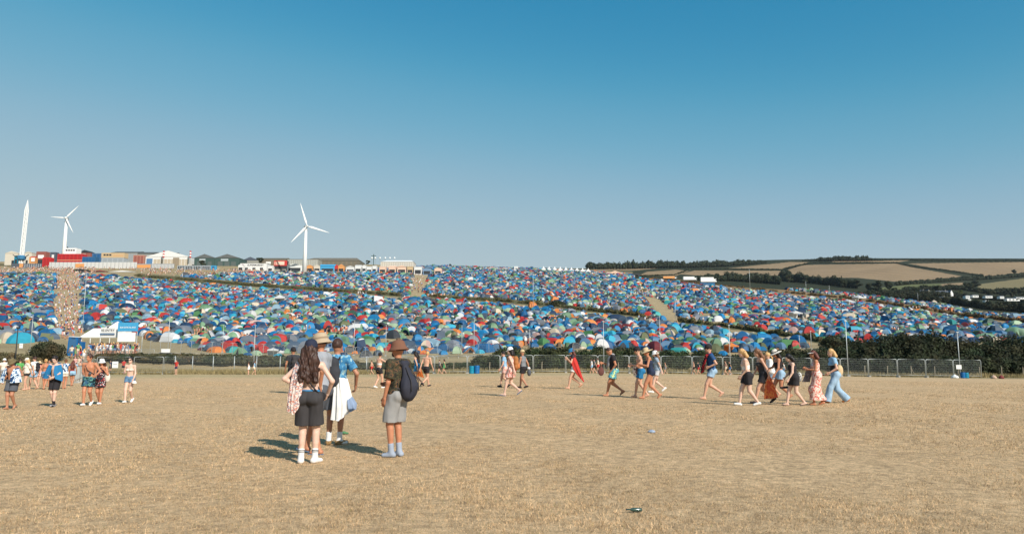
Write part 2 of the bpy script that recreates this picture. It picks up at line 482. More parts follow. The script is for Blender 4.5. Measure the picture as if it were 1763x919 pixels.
# tufts of taller yellow grass at the foot of the far fence
g = np.random.default_rng(5); N = 60000
tx = g.uniform(-.8, .8, N); y = g.uniform(84.2, 92, N); x = tx * y; z = ground(x, y)
hh = g.uniform(.15, .55, N) * (1 + .4 * vnoise(np.stack([x, y], 1), .1, 2)); ww = .05; az = g.uniform(0, 6.28, N)
base = np.stack([x, y, z - .02], 1); off = np.stack([np.cos(az)*ww, np.sin(az)*ww, 0*x], 1)
V3 = np.stack([base-off, base+off, base + np.stack([g.normal(0, .12, N), g.normal(0, .12, N), hh], 1)], 1).reshape(-1, 3)
c3 = np.repeat(np.array([.36, .285, .14]) * g.uniform(.6, 1.2, N)[:, None], 3, 0)
tag(link('long_grass', mesh_np('long_grass', V3, np.arange(3*N).reshape(-1, 3), col=c3), attr_mat('grass_blade')), 'uncut yellow grass along the foot of the mesh fence', 'grass', kind='stuff')

# ---------------------------------------------------------------- foliage
def leafmass(blobs, N, size, seed, tint=(.055, .075, .03), light=.5, flat=.0):
    """leaf-sized quads through the outer volume of ellipsoids; blobs: (cx,cy,cz,rx,ry,rz)"""
    g = np.random.default_rng(seed); B = np.asarray(blobs, float)
    w = (B[:, 3]*B[:, 5] + B[:, 4]*B[:, 5] + B[:, 3]*B[:, 4]); w = w / w.sum()
    k = g.choice(len(B), N, p=w)
    d = g.normal(size=(N, 3)); d /= np.linalg.norm(d, axis=1)[:, None]
    d[:, 2] = np.where(d[:, 2] < -.35, -d[:, 2], d[:, 2])
    lump = 1 + .20 * vnoise(d * 1.0 + B[k, :3] * .37, .9, seed + 1)
    rad = (g.uniform(.5, 1, N) ** .5) * lump
    Pn = B[k, :3] + d * B[k, 3:6] * rad[:, None]
    nrm = d + g.normal(0, .55, (N, 3)); nrm /= np.linalg.norm(nrm, axis=1)[:, None]
    a = np.cross(nrm, g.normal(size=(N, 3))); a /= np.linalg.norm(a, axis=1)[:, None]; b = np.cross(nrm, a)
    s = (size * g.uniform(.5, 1.4, N))[:, None]
    V = np.stack([Pn - a*s*.5, Pn + b*s*.38, Pn + a*s*.5, Pn - b*s*.38], 1).reshape(-1, 3)
    F = np.arange(4*N).reshape(-1, 4)
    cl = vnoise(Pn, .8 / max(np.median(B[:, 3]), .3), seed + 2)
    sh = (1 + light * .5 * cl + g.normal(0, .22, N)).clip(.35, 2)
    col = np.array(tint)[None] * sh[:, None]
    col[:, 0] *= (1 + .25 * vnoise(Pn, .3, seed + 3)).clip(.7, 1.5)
    return V, F, np.repeat(col, 4, 0)
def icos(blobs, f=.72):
    """filler solid so that no daylight passes through the middle"""
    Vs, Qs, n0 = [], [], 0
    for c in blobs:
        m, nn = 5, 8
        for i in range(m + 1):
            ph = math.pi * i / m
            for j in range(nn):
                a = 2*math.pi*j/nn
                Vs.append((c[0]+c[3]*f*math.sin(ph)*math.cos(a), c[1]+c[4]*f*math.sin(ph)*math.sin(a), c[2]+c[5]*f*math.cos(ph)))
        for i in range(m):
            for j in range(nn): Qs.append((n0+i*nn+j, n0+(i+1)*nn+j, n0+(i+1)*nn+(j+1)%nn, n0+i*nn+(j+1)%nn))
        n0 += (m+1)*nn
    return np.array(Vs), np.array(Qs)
LEAF = attr_mat('leaf', .75, .22, .1, .7, .25)
def foliage_obj(name, blobs, N, size, seed, tint, parent=None, light=.5, core=True):
    V, F, c = leafmass(blobs, N, size, seed, tint, light)
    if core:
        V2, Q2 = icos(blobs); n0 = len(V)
        V = np.concatenate([V, V2]); F = np.concatenate([F, Q2 + n0]); c = np.concatenate([c, np.tile(np.array(tint) * .6, (len(V2), 1))])  # filler core: leaf tint darkened, shade inside the foliage put into colour
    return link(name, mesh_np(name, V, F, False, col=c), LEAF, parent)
BARK = mat('bark', (.10, .075, .05), .9, .3, 6)

# hedge behind the fence and the dark thicket on the right
def hedge_blobs(pts, seed, step=2.2, depth=2):
    """pts: (px, base row distance Y, top row)"""
    g = np.random.default_rng(seed); out = []
    xs = [p[0] for p in pts]
    x = xs[0]
    while x < xs[-1]:
        Yc = np.interp(x, xs, [p[1] for p in pts]); top = np.interp(x, xs, [p[2] for p in pts])
        X, Yy, Z = at_dist(x, 620, Yc); zt = HC + float(e_of(top)) * Yc
        h = max(zt - Z, .5) * g.uniform(.88, 1.08)
        for q in range(depth):
            yy = Yy + (q - (depth-1)/2) * h * .55 + g.normal(0, .3); zz = float(ground(X, yy))
            hh = max(h - max(zz - Z, 0), .6) if q else h
            out.append((X + g.normal(0, .4), yy, zz + hh*.42, g.uniform(1.3, 2.0), g.uniform(1.1, 1.7), hh*.6))
        x += step / Yc * FPX
    return out
H1 = hedge_blobs([(833,97,612),(852,96,601),(880,96,596),(920,96,595),(1000,96,599),(1040,96,598),(1110,96,601),(1200,96,604),(1260,96,608)], 1)
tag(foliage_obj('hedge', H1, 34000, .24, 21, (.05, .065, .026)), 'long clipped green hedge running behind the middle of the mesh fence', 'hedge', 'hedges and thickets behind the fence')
H2 = hedge_blobs([(1255,96,610),(1320,95,603),(1400,95,597),(1450,94,595),(1462,94,593)], 2, depth=2)
tag(foliage_obj('hedge', H2, 16000, .24, 22, (.042, .052, .024)), 'darker ragged hedge behind the sunhat walkers, joining the big thicket', 'hedge', 'hedges and thickets behind the fence')
for k, (a, lab) in enumerate([
  ([(1450,96,598),(1475,96,590),(1500,97,584),(1530,97,577),(1560,97,576),(1590,97,580)], 'tall dark thicket mound rising behind the fence beside the tall light pole'),
  ([(1585,98,580),(1610,98,584),(1640,97,588),(1670,97,594),(1690,96,595)], 'dip in the dark thicket behind the pole with the white notice'),
  ([(1682,97,592),(1715,98,585),(1740,98,581),(1763,98,580),(1850,98,575),(1950,98,575)], 'dark thicket with the highest crown, past the end of the mesh fence')]):
    B = hedge_blobs(a, 30+k, 1.7, 4)
    B += [(b[0], b[1]-4, float(ground(b[0], b[1]-4)) + .9, 2.0, 1.8, 1.7) for b in B[::4]]
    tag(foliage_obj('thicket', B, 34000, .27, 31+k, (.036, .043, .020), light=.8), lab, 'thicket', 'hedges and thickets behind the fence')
HL = hedge_blobs([(610,99,625),(650,99,622),(700,99,624),(740,98,626),(800,98,624),(835,97,622),(850,97,616)], 5, 1.8, 1)
tag(foliage_obj('hedge', HL, 9000, .2, 25, (.055, .065, .03)), 'low green hedge seen through the fence behind the brown-hatted man', 'hedge', 'hedges and thickets behind the fence')
HM = hedge_blobs([(192,101,609),(240,101,608),(320,100,609),(420,100,611),(500,100,614),(600,99,620)], 6, 1.8, 2)
tag(foliage_obj('hedge', HM, 22000, .22, 26, (.085, .082, .040)), 'dull brownish hedge below the campsite rail, from gate to curly-haired woman', 'hedge', 'hedges and thickets behind the fence')
HB = [(x, y, z+1.0, 1.7, 1.5, 1.5) for x, y, z in [at_dist(68, 610, 100), at_dist(80, 610, 100), at_dist(92, 610, 100.5)]]
HB = [(b[0], b[1], b[2] + (.5 if i == 1 else 0), b[3], b[4], b[5]) for i, b in enumerate(HB)]
tag(foliage_obj('bush', HB, 4200, .2, 27, (.06, .06, .03)), 'rounded olive bush standing alone beside the path to the gate', 'bush', 'hedges and thickets behind the fence')
HK = hedge_blobs([(-60,99,604),(0,99,606),(40,99,608),(62,99,611)], 8, 1.6, 1)
tag(foliage_obj('long_grass_bank', HK, 5000, .2, 28, (.17, .13, .065)), 'brown dried scrub bank under the black pole', 'scrub', 'hedges and thickets behind the fence')

# grassy hedge banks across the campsite
def strip_blobs(s, hgt, seed, step_px=6, w=1.6):
    g = np.random.default_rng(seed); out = []
    x = s[0][0]
    while x < s[-1][0]:
        X, Y, Z = hit(x, curve(s, x) + 1.0, 90, 900)
        h = hgt * g.uniform(.6, 1.35)
        if g.uniform(0, 1) > .2: out.append((X, Y, Z + .15*h, step_px*Y/FPX*.8, w*g.uniform(.6, 1.3), h*g.uniform(.45, .85)))
        x += step_px * g.uniform(.7, 1.2)
    return out
labs = ['dark grassy bank slanting down behind the white marquee roofs to the trodden path',
        'dark hedge bank crossing the middle of the campsite right of the pale path',
        'dark hedge bank from the brown path end down to the thicket']
for k, s in enumerate(S1):
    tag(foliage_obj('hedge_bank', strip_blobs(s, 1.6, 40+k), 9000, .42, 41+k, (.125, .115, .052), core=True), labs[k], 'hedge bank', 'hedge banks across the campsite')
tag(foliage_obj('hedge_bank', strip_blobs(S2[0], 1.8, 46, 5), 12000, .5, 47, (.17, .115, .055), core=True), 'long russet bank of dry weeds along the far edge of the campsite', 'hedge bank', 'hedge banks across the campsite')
# single bushes on the banks
for k, (px, row, w, lab) in enumerate([(957, 528, 2.6, 'round dark bush on the bank left of the middle pole'), (1436, 601, 2.5, 'dark bush at the low end of the bank beside bare slope')]):
    X, Y, Z = hit(px, row, 90, 900)
    tag(foliage_obj('bush', [(X, Y, Z+w*.35, w, w*.8, w*.7), (X+w*.7, Y, Z+w*.3, w*.8, w*.7, w*.5)], 1500, .4, 60+k, (.05, .055, .028)), lab, 'bush')

# far woods, field hedgerows and valley trees
def far_band(name, pts, hpx, seed, N, tint, label, cat, kind=None, step=4.0, jitter=.25, ymin=560, group=None):
    """pts (px,row of base); hpx height in picture rows"""
    g = np.random.default_rng(seed); out = []
    x = pts[0][0]; Ym = 0; cnt = 0
    while x < pts[-1][0]:
        row = curve(pts, x); X, Y, Z = hit(x, row, ymin, 3500)
        h = (hpx if np.isscalar(hpx) else curve(hpx, x)) * Y / FPX * g.uniform(1-jitter, 1+jitter)
        out.append((X, Y, Z + h*.4, step*Y/FPX*g.uniform(.7, 1.1), h*.7, h*.62)); Ym += Y; cnt += 1
        x += step * g.uniform(.6, 1.15)
    Ym /= max(cnt, 1)
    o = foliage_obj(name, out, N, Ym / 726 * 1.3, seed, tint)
    return tag(o, label, cat, group, kind)
DK = (.046, .058, .032)
far_band('woods', [(1012,463),(1060,463.5),(1120,462),(1200,461),(1250,459),(1320,452.5)], [(1012,10),(1030,12),(1250,10),(1300,7),(1320,3)], 70, 9000, DK, 'dark band of woodland along the skyline above the trucks', 'woods', 'stuff', 5)
far_band('woods', [(1384,450),(1520,449)], [(1384,3),(1410,6),(1450,8),(1490,8),(1520,3)], 71, 3000, DK, 'small wood standing on the crest of the far hill', 'woods', 'stuff', 4)
far_band('treeline', [(1205,484),(1260,484),(1345,490),(1345.5,484),(1400,488),(1480,497)], [(1205,9),(1240,13),(1345,16),(1400,15),(1480,14)], 72, 14000, DK, 'dark tree belt in the valley between the campsite and the golden fields', 'treeline', 'stuff', 6, ymin=800)
far_band('treeline', [(1545,491),(1600,487),(1650,483),(1700,481),(1763,476),(1800,474)], 6, 73, 6000, DK, 'thick hedge and trees under the two big golden fields', 'treeline', 'stuff', 5)
far_band('treeline', [(1480,511),(1560,516),(1640,524),(1700,533),(1763,538),(1850,540)], [(1480,8),(1560,10),(1640,13),(1700,14),(1763,16)], 74, 12000, (.036, .042, .022), 'dark scrub filling the valley bottom beyond the last tents', 'treeline', 'stuff', 6, ymin=600)
far_band('treeline', [(1490,506),(1560,508),(1640,511),(1700,516),(1763,521),(1850,524)], [(1490,6),(1560,8),(1640,8),(1700,6),(1763,8)], 75, 9000, (.034, .040, .022), 'dark gardens and bushes around the stone houses in the valley', 'treeline', 'stuff', 6, ymin=600)
far_band('treeline', [(1560,500),(1610,499),(1660,499),(1700,506),(1763,507),(1850,507)], [(1560,6),(1610,8),(1660,8),(1700,9),(1763,11)], 76, 7000, (.034, .042, .022), 'ragged tree belt above the stone houses and the white chalets', 'treeline', 'stuff', 6, ymin=600)
FH = 'field hedgerows on the far hill'
for k, (pts, h, lab) in enumerate([
  ([(1431,449.3),(1568,447.6),(1660,447.5),(1800,448)], 1.6, 'hedgerow along the crest of the far hill'),
  ([(1544,453.5),(1568,459),(1628,466),(1693,476)], 2.2, 'thick diagonal hedgerow between the two golden fields'),
  ([(1400,453),(1544,453)], 1.5, 'thin hedgerow along the top of the biggest golden field'),
  ([(1352,466),(1358,470),(1362,474)], 3, 'short hedge at the blunt end of the biggest golden field'),
  ([(1352,463.5),(1370,459),(1395,454)], 2.0, 'hedge running uphill beside the biggest golden field'),
  ([(1180,464.5),(1250,464),(1352,465)], 2.0, 'hedgerow between the two narrow golden strips'),
  ([(1090,476),(1160,474),(1180,467)], 1.6, 'hedgerow below the pale strip behind the trucks'),
  ([(1568,448),(1600,450),(1763,450.5)], 1.4, 'hedgerow above the right golden field')]):
    far_band('hedgerow', pts, h, 80+k, 1500, DK, lab, 'hedgerow', None, 3, group=FH)
# single trees one can tell apart
def make_tree(seed, tint):
    root = empty('tree')
    t = MB(); g = np.random.default_rng(seed)
    t.tube([(0,0,-.5),(.1,0,2),(.0,.1,4.5),(.1,.1,7)], [.42,.34,.24,.1], 7)
    for k in range(5):
        a = k*1.3; t.tube([(0,0,2.5+k*.6),(math.cos(a)*1.6,math.sin(a)*1.6,4.2+k*.6),(math.cos(a)*2.6,math.sin(a)*2.6,5.4+k*.6)], [.16,.1,.04], 5)
    t.build('trunk', BARK, root, True)
    bl = [(g.normal(0,1.7), g.normal(0,1.7), g.uniform(2.0,8.2), g.uniform(1.6,2.5), g.uniform(1.6,2.5), g.uniform(1.3,2.0)) for _ in range(13)]
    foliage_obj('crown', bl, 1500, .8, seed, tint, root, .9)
    return root
def copy_tree(o, parent=None):
    c = o.copy(); COL.objects.link(c); c.parent = parent
    for ch in list(o.children): copy_tree(ch, c)
    return c
TP = [make_tree(101, (.042, .052, .026)), make_tree(102, (.05, .06, .028)), make_tree(103, (.036, .046, .026)), make_tree(104, (.10, .115, .04))]
TREES = [  # px, base row, height in rows, proto, label
 (1497,500,11,0,'lone round tree at the left end of the green valley field'),
 (1511,506,20,2,'dark pointed tree standing in front of the green valley field'),
 (1529,500,14,0,'round tree behind the barn beside the green field'),
 (1540,504,8,1,'small tree beside the low barn in the valley'),
 (1556,506,8,2,'short tree between the barn and the long stone house'),
 (1578,506,10,1,'tree left of the long stone house'),
 (1614,505,12,0,'tree behind the long stone house'),
 (1628,505,10,2,'tree between the two stone houses'),
 (1655,509,9,3,'pale yellow-green tree right of the white gabled house'),
 (1668,502,14,0,'tall tree right of the pale yellow-green tree'),
 (1679,497,14,2,'tall narrow tree at the corner of the brown field'),
 (1686,505,9,1,'low tree below the brown field corner'),
 (1706,511,10,0,'tree above the first white chalets'),
 (1727,511,9,2,'tree behind the middle white chalets'),
 (1743,512,15,0,'tall dark tree behind the largest white chalet'),
 (1758,512,14,2,'last dark tree by the frame edge above the chalets'),
 (1690,478,6,1,'round hedge tree where the field hedges meet'),
 (1746,472,7,0,'round tree in the hedge under the right golden field'),
 (1571,449,3.4,2,'little tree on the crest hedge of the far hill'),
 (1700,449,3,1,'small crest tree above the right golden field'),
 (1733,449,3.6,0,'crest tree near the end of the skyline'),
 (1022,462,8,0,'first tree at the left end of the skyline woods'),
 (1358,486,12,1,'tree at the foot of the short field hedge'),
 (1385,489,13,2,'rounded tree in the valley belt below the golden field'),
 (1452,495,13,0,'big tree in the valley belt above the white party tent'),
 (1475,497,15,2,'tall tree closing the valley belt'),
 (348,458,9,1,'small green tree beside the dark green hangars'),
 (446,457,12,0,'bushy tree behind the long white market marquee'),
 (565,457,9,2,'dark tree in front of the largest hangar'),
 (580,457,8,1,'bush-like tree under the largest hangar'),
 (600,457,8,0,'tree at the right end of the largest hangar'),
 (634,456,7,1,'tree beside the white ridge-roofed building'),
 (775,456,4,0,'tiny tree on the campsite skyline')]
for k, (px, row, hp, pr, lab) in enumerate(TREES):
    X, Y, Z = hit(px, row, 560 if px > 1000 else 640, 3500)
    o = copy_tree(TP[pr])
    s = hp * 1.15 * Y / FPX / 9.6
    o.location = (X, Y, Z); o.scale = (s*(1 + .15*math.sin(k*3)), s, s); o.rotation_euler = (0, 0, k*1.7)
    tag(o, lab, 'tree', 'single trees in the distance')
for o in TP:
    for c in list(o.children): bpy.data.objects.remove(c)
    bpy.data.objects.remove(o)
# ---------------------------------------------------------------- tents
PAL = {'royal': (22,98,152), 'bright': (24,136,196), 'cyan': (52,178,208), 'navy': (34,66,102), 'slate': (82,100,120), 'steel': (96,134,168),
 'light blue': (152,188,208), 'grey': (134,140,150), 'dark grey': (74,78,84), 'sage': (128,168,132), 'pale green': (176,202,166), 'green': (86,140,88),
 'olive': (114,120,84), 'dark green': (60,90,76), 'red': (200,52,46), 'maroon': (124,48,54), 'orange': (236,140,62), 'cream': (228,210,184), 'white': (232,232,232),
 'teal': (52,170,170), 'pink': (224,184,172)}
WORD = {'royal': 'royal blue', 'bright': 'bright blue', 'navy': 'navy blue', 'slate': 'slate blue', 'steel': 'steel blue', 'sage': 'sage green'}
def cw(c): return WORD.get(c, c)
ALB = {k: tuple(min(.80, (v * .75 + sum(lin(c)) / 3 * .04)) for v in lin(c)) for k, c in PAL.items()}
def fab(c): return mat('fabric_' + c.replace(' ', '_'), ALB[c], .55, .08, 3, .18, spec=.35)
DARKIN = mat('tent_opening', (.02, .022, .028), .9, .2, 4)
POLE_M = mat('galvanised_steel', (.42, .45, .46), .45, .1, 10, metal=.6)
GUY = mat('guy_rope', (.5, .5, .45), .8, .1, 10)

def dome_rings(w, l, h, n=5, hood=0.0, sag=.05, m=4):
    """square-plan dome with two crossed poles: rings of 4*m points"""
    V = []; side = np.linspace(-1, 1, m + 1)[:-1]
    ring = [( s, -1) for s in side] + [(1, s) for s in side] + [(-s, 1) for s in side] + [(-1, -s) for s in side]
    for k in range(n + 1):
        a = k / n * math.pi / 2; s = math.cos(a) ** .9; z = h * math.sin(a)
        for x, y in ring:
            q = min(abs(x), abs(y)); sg = 1 - sag * (1 - q) * math.sin(2 * a)   # panels sag between the poles
            rd = 1 - .06 * (abs(x) * abs(y)) ** 3
            yy = y * s * sg * rd; xx = x * s * sg * rd
            if hood and y < 0: yy *= 1 + hood * (1 - z / h) * (1 - xx * xx * .6)
            V.append((xx * w / 2, yy * l / 2, z * (1 - 0.0)))
    c = 4 * m; Q = [[k*c+j, k*c+(j+1) % c, (k+1)*c+(j+1) % c, (k+1)*c+j] for k in range(n) for j in range(c)]
    side_id = [j // m for k in range(n) for j in range(c)]
    return np.array(V), np.array(Q), side_id
def arc_pts(w, h, x0=0, y=0, n=12, p=1.0):
    a = np.linspace(0, math.pi, n + 1)
    return np.stack([x0 + np.cos(a) * w / 2, np.full(n+1, y), np.sin(a) ** p * h], 1)
def tunnel_v(w, l, h, n=8, stations=((-.5, .15), (-.42, .62), (-.3, .92), (-.1, 1), (.14, .97), (.32, .80), (.44, .5), (.5, .12))):
    V = []
    for s, k in stations:
        a = np.linspace(0, math.pi, n + 1)
        V.append(np.stack([np.cos(a) * w / 2 * (.6 + .4 * k), np.full(n+1, s * l), np.sin(a) ** .85 * h * k], 1))
    V = np.concatenate(V); Q = [[i*(n+1)+j, i*(n+1)+j+1, (i+1)*(n+1)+j+1, (i+1)*(n+1)+j] for i in range(len(stations)-1) for j in range(n)]
    return V, np.array(Q)

def tent_parts(kind):
    """unit tents about 2.7 m wide, door towards -Y; list of (part name, mesh, colour role)"""
    P = []
    if kind == 'dome tent':
        w, l, h = 2.6, 2.5, 1.35
        V, Q, sid = dome_rings(w, l, h, 7, .22, .07)
        P.append(('fly_sheet', mesh_np('fly_sheet', V, Q, False, midx=[1 if (sd in (1, 3) and q_ // 16 < 5) or q_ // 16 == 0 else 0 for q_, sd in enumerate(sid)]), 5))
        b = MB()
        for sx in (1, -1):
            a = np.linspace(0, math.pi / 2, 8); pts = [(sx*(math.cos(t)**.9)*w/2*.94*1.0, -(math.cos(t)**.9)*l/2*.94*(1+.22*(1-math.sin(t))*.45), h*math.sin(t)+.015) for t in a]
            pts += [(-sx*(math.cos(t)**.9)*w/2*.94, (math.cos(t)**.9)*l/2*.94, h*math.sin(t)+.015) for t in a[::-1][1:]]
            b.tube(pts, .022, 5)
        P.append(('pole_sleeve', b.mesh('pole_sleeve', True), 1))
        d = MB(); pts = []; n = 10
        for i in range(n + 1):
            t = i / n * math.pi; u = math.cos(t) * .34; z = .04 + math.sin(t) * .62
            zz = z / h; ang = math.asin(min(zz, 1)); s = math.cos(ang) ** .9
            pts.append((u * w / 2 * 1.1, -(s * (1 + .22 * (1 - zz))) * l / 2 - .03 , z))
        base = [(p[0], p[1] * .985 - .01, .03) for p in pts]
        V = np.array(pts + base); k = n + 1
        d.add(V, [[i, i+1, k+i+1, k+i] for i in range(n)])
        P.append(('door', d.mesh('door'), 2))
    elif kind == 'tunnel tent':
        V, Q = tunnel_v(2.4, 4.2, 1.55, 12)
        P.append(('fly_sheet', mesh_np('fly_sheet', V, Q, True), 0))
        b = MB()
        for s, k in ((-.3, .92), (-.1, 1), (.14, .97)): b.tube(arc_pts(2.4 * (.6+.4*k) + .03, 1.55*k + .02, 0, s*4.2, 12, .85), .028, 5)
        P.append(('pole_sleeve', b.mesh('pole_sleeve', True), 1))
        d = MB(); A = arc_pts(1.0, 1.0, 0, -1.93, 8, .6); A[:, 1] = -.5*4.2 + A[:, 2] * .42 - .03; B = A.copy(); B[:, 2] = .03; B[:, 1] = -.5*4.2 - .05
        d.add(np.concatenate([A, B]), [[i, i+1, 9+i+1, 9+i] for i in range(8)])
        P.append(('door', d.mesh('door'), 2))
    elif kind == 'pop-up tent':
        V, Q, _ = dome_rings(2.3, 2.7, 1.1, 6, .35, .02)
        V[:, 2] *= 1 - .30 * (V[:, 1] / 1.35).clip(-1, 1) * .9
        P.append(('fly_sheet', mesh_np('fly_sheet', V, Q, True), 0))
        b = MB(); a = arc_pts(1.9, .98, 0, -.9, 12, .9); a[:, 1] = -1.25 + a[:, 2] * .5; b.tube(a, .035, 5)
        P.append(('hoop', b.mesh('hoop', True), 1))
        d = MB(); A = a * np.array([.72, 1, .86]); A[:, 1] -= .09; B = A.copy(); B[:, 2] = .03; B[:, 1] = -1.45
        d.add(np.concatenate([A, B]), [[i, i+1, 13+i+1, 13+i] for i in range(12)])
        P.append(('door', d.mesh('door'), 2))
    elif kind == 'family tent':
        V, Q, _ = dome_rings(3.6, 3.4, 2.0, 8, .12, .06)
        P.append(('fly_sheet', mesh_np('fly_sheet', V, Q, True), 0))
        V, Q = tunnel_v(2.3, 2.4, 1.7, 10, ((-.5, .72), (-.42, .9), (0, 1), (.5, 1))); V[:, 1] -= 2.0
        P.append(('porch', mesh_np('porch', V, Q, True), 1))
        d = MB(); A = arc_pts(1.3, 1.25, 0, -3.28, 8, .5); A[:, 1] += -.04 ; B = A.copy(); B[:, 2] = .03
        d.add(np.concatenate([A, B]), [[i, i+1, 9+i+1, 9+i] for i in range(8)])
        P.append(('door', d.mesh('door'), 2))
    elif kind == 'ridge tent':
        w, l, h = 2.6, 3.0, 1.5
        b = MB(); V = [(-w/2,-l/2,0),(w/2,-l/2,0),(w/2,l/2,0),(-w/2,l/2,0),(0,-l/2*.78,h),(0,l/2*.7,h*.8),(0,0,h*.86),(-w/2,0,0),(w/2,0,0)]
        b.add(V, [[7,3,5,6],[0,7,6,4],[8,6,5,2],[1,4,6,8]], [[3,2,5],[0,4,1]])
        P.append(('fly_sheet', b.mesh('fly_sheet'), 0))
        b = MB(); b.tube([(0,-l/2*.78-.02,h+.03),(0,0,h*.86+.03),(0,l/2*.7,h*.8+.03)], .03, 5); b.tube([(0,-l/2*.8-.05,0),(0,-l/2*.8-.02,h+.12)], .02, 5)
        P.append(('ridge_pole', b.mesh('ridge_pole'), 1))
        d = MB().add([(-.42,-l/2-.02,.03),(.42,-l/2-.02,.03),(.02,-l/2*.80-.03,h*.82),(-.02,-l/2*.80-.03,h*.82)], [[0,1,2,3]])
        P.append(('door', d.mesh('door'), 2))
    elif kind == 'tipi tent':
        n = 10; b = MB(); a = np.arange(n)*2*math.pi/n
        rings = [(1.5, 0), (1.46, .12), (.7, 1.25), (.09, 2.25), (0.02, 2.4)]
        V = np.concatenate([np.stack([np.cos(a)*r, np.sin(a)*r, np.full(n, z)], 1) for r, z in rings])
        b.add(V, [[i*n+j, i*n+(j+1)%n, (i+1)*n+(j+1)%n, (i+1)*n+j] for i in range(4) for j in range(n)])
        P.append(('fly_sheet', b.mesh('fly_sheet'), 0))
        P.append(('pole', MB().tube([(0,0,0),(0,0,2.55)], .03, 6).mesh('pole'), 1))
        d = MB().add([(-.4,-1.5,.05),(.4,-1.5,.05),(.12,-.78,1.25),(-.12,-.78,1.25)], [[0,1,2,3]])
        P.append(('door', d.mesh('door'), 2))
    elif kind in ('gazebo', 'peaked gazebo'):
        w, h, pk = 3.0, 1.95, .75 if kind == 'peaked gazebo' else .5
        b = MB(); V = []; n = 6
        sq = lambda r, z: [(-r, -r, z), (0, -r*1.0, z-.0), (r, -r, z), (r, 0, z), (r, r, z), (0, r, z), (-r, r, z), (-r, 0, z)]
        V = sq(w/2, h-.28) + sq(w/2, h) + sq(w/4, h + pk*.38) + sq(w/12, h + pk*.8) + sq(.02, h + pk)
        b.add(V, [[i*8+j, i*8+(j+1)%8, (i+1)*8+(j+1)%8, (i+1)*8+j] for i in range(4) for j in range(8)])
        P.append(('roof_canopy', b.mesh('roof_canopy'), 0))
        for sx in (-1, 1):
            for sy in (-1, 1):
                P.append(('leg', MB().box((sx*1.45-.03, sy*1.45-.03, -.3), (sx*1.45+.03, sy*1.45+.03, h)).mesh('leg'), 3))
        P.append(('side_panel', MB().box((-1.44, 1.44, .1), (1.44, 1.46, h-.02)).mesh('side_panel'), 4))
    return P
TP_CACHE = {}
def place_tent(kind, X, Y, Z, w, rz, c0, c1='slate', c2='dark', hscale=1.0, two=False, ax=1.0):
    if kind not in TP_CACHE: TP_CACHE[kind] = tent_parts(kind)
    base_w = {'dome tent': 2.6, 'tunnel tent': 2.6, 'pop-up tent': 2.4, 'family tent': 3.6, 'ridge tent': 2.6, 'tipi tent': 3.0, 'gazebo': 3.0, 'peaked gazebo': 3.0}[kind]
    s = w / base_w * (.84 if kind == D else .80 if kind == PU else .88)
    root = empty({'dome tent': 'dome_tent', 'tunnel tent': 'tunnel_tent', 'pop-up tent': 'popup_tent', 'family tent': 'family_tent', 'ridge tent': 'ridge_tent', 'tipi tent': 'tipi_tent', 'gazebo': 'gazebo', 'peaked gazebo': 'gazebo'}[kind], (X, Y, Z - .06 - .02 * w), rz)
    root.scale = (s, s * ax, s * hscale)
    # follow the slope a little
    dzy = float(ground(X, Y + 1.5) - ground(X, Y - 1.5)) / 3; dzx = float(ground(X + 1.5, Y) - ground(X - 1.5, Y)) / 3
    nrm = Vector((-dzx, -dzy, 1)).normalized(); q = Vector((0, 0, 1)).rotation_difference(nrm)
    root.rotation_euler = (q @ Matrix.Rotation(rz, 3, 'Z').to_quaternion()).to_euler()
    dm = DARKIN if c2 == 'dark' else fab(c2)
    for nm, me, role in TP_CACHE[kind]:
        link(nm, me, [fab(c0), fab(c1), dm, POLE_M, fab(c1), [fab(c0), fab(c1) if two else fab(c0)]][role], root)
    return root

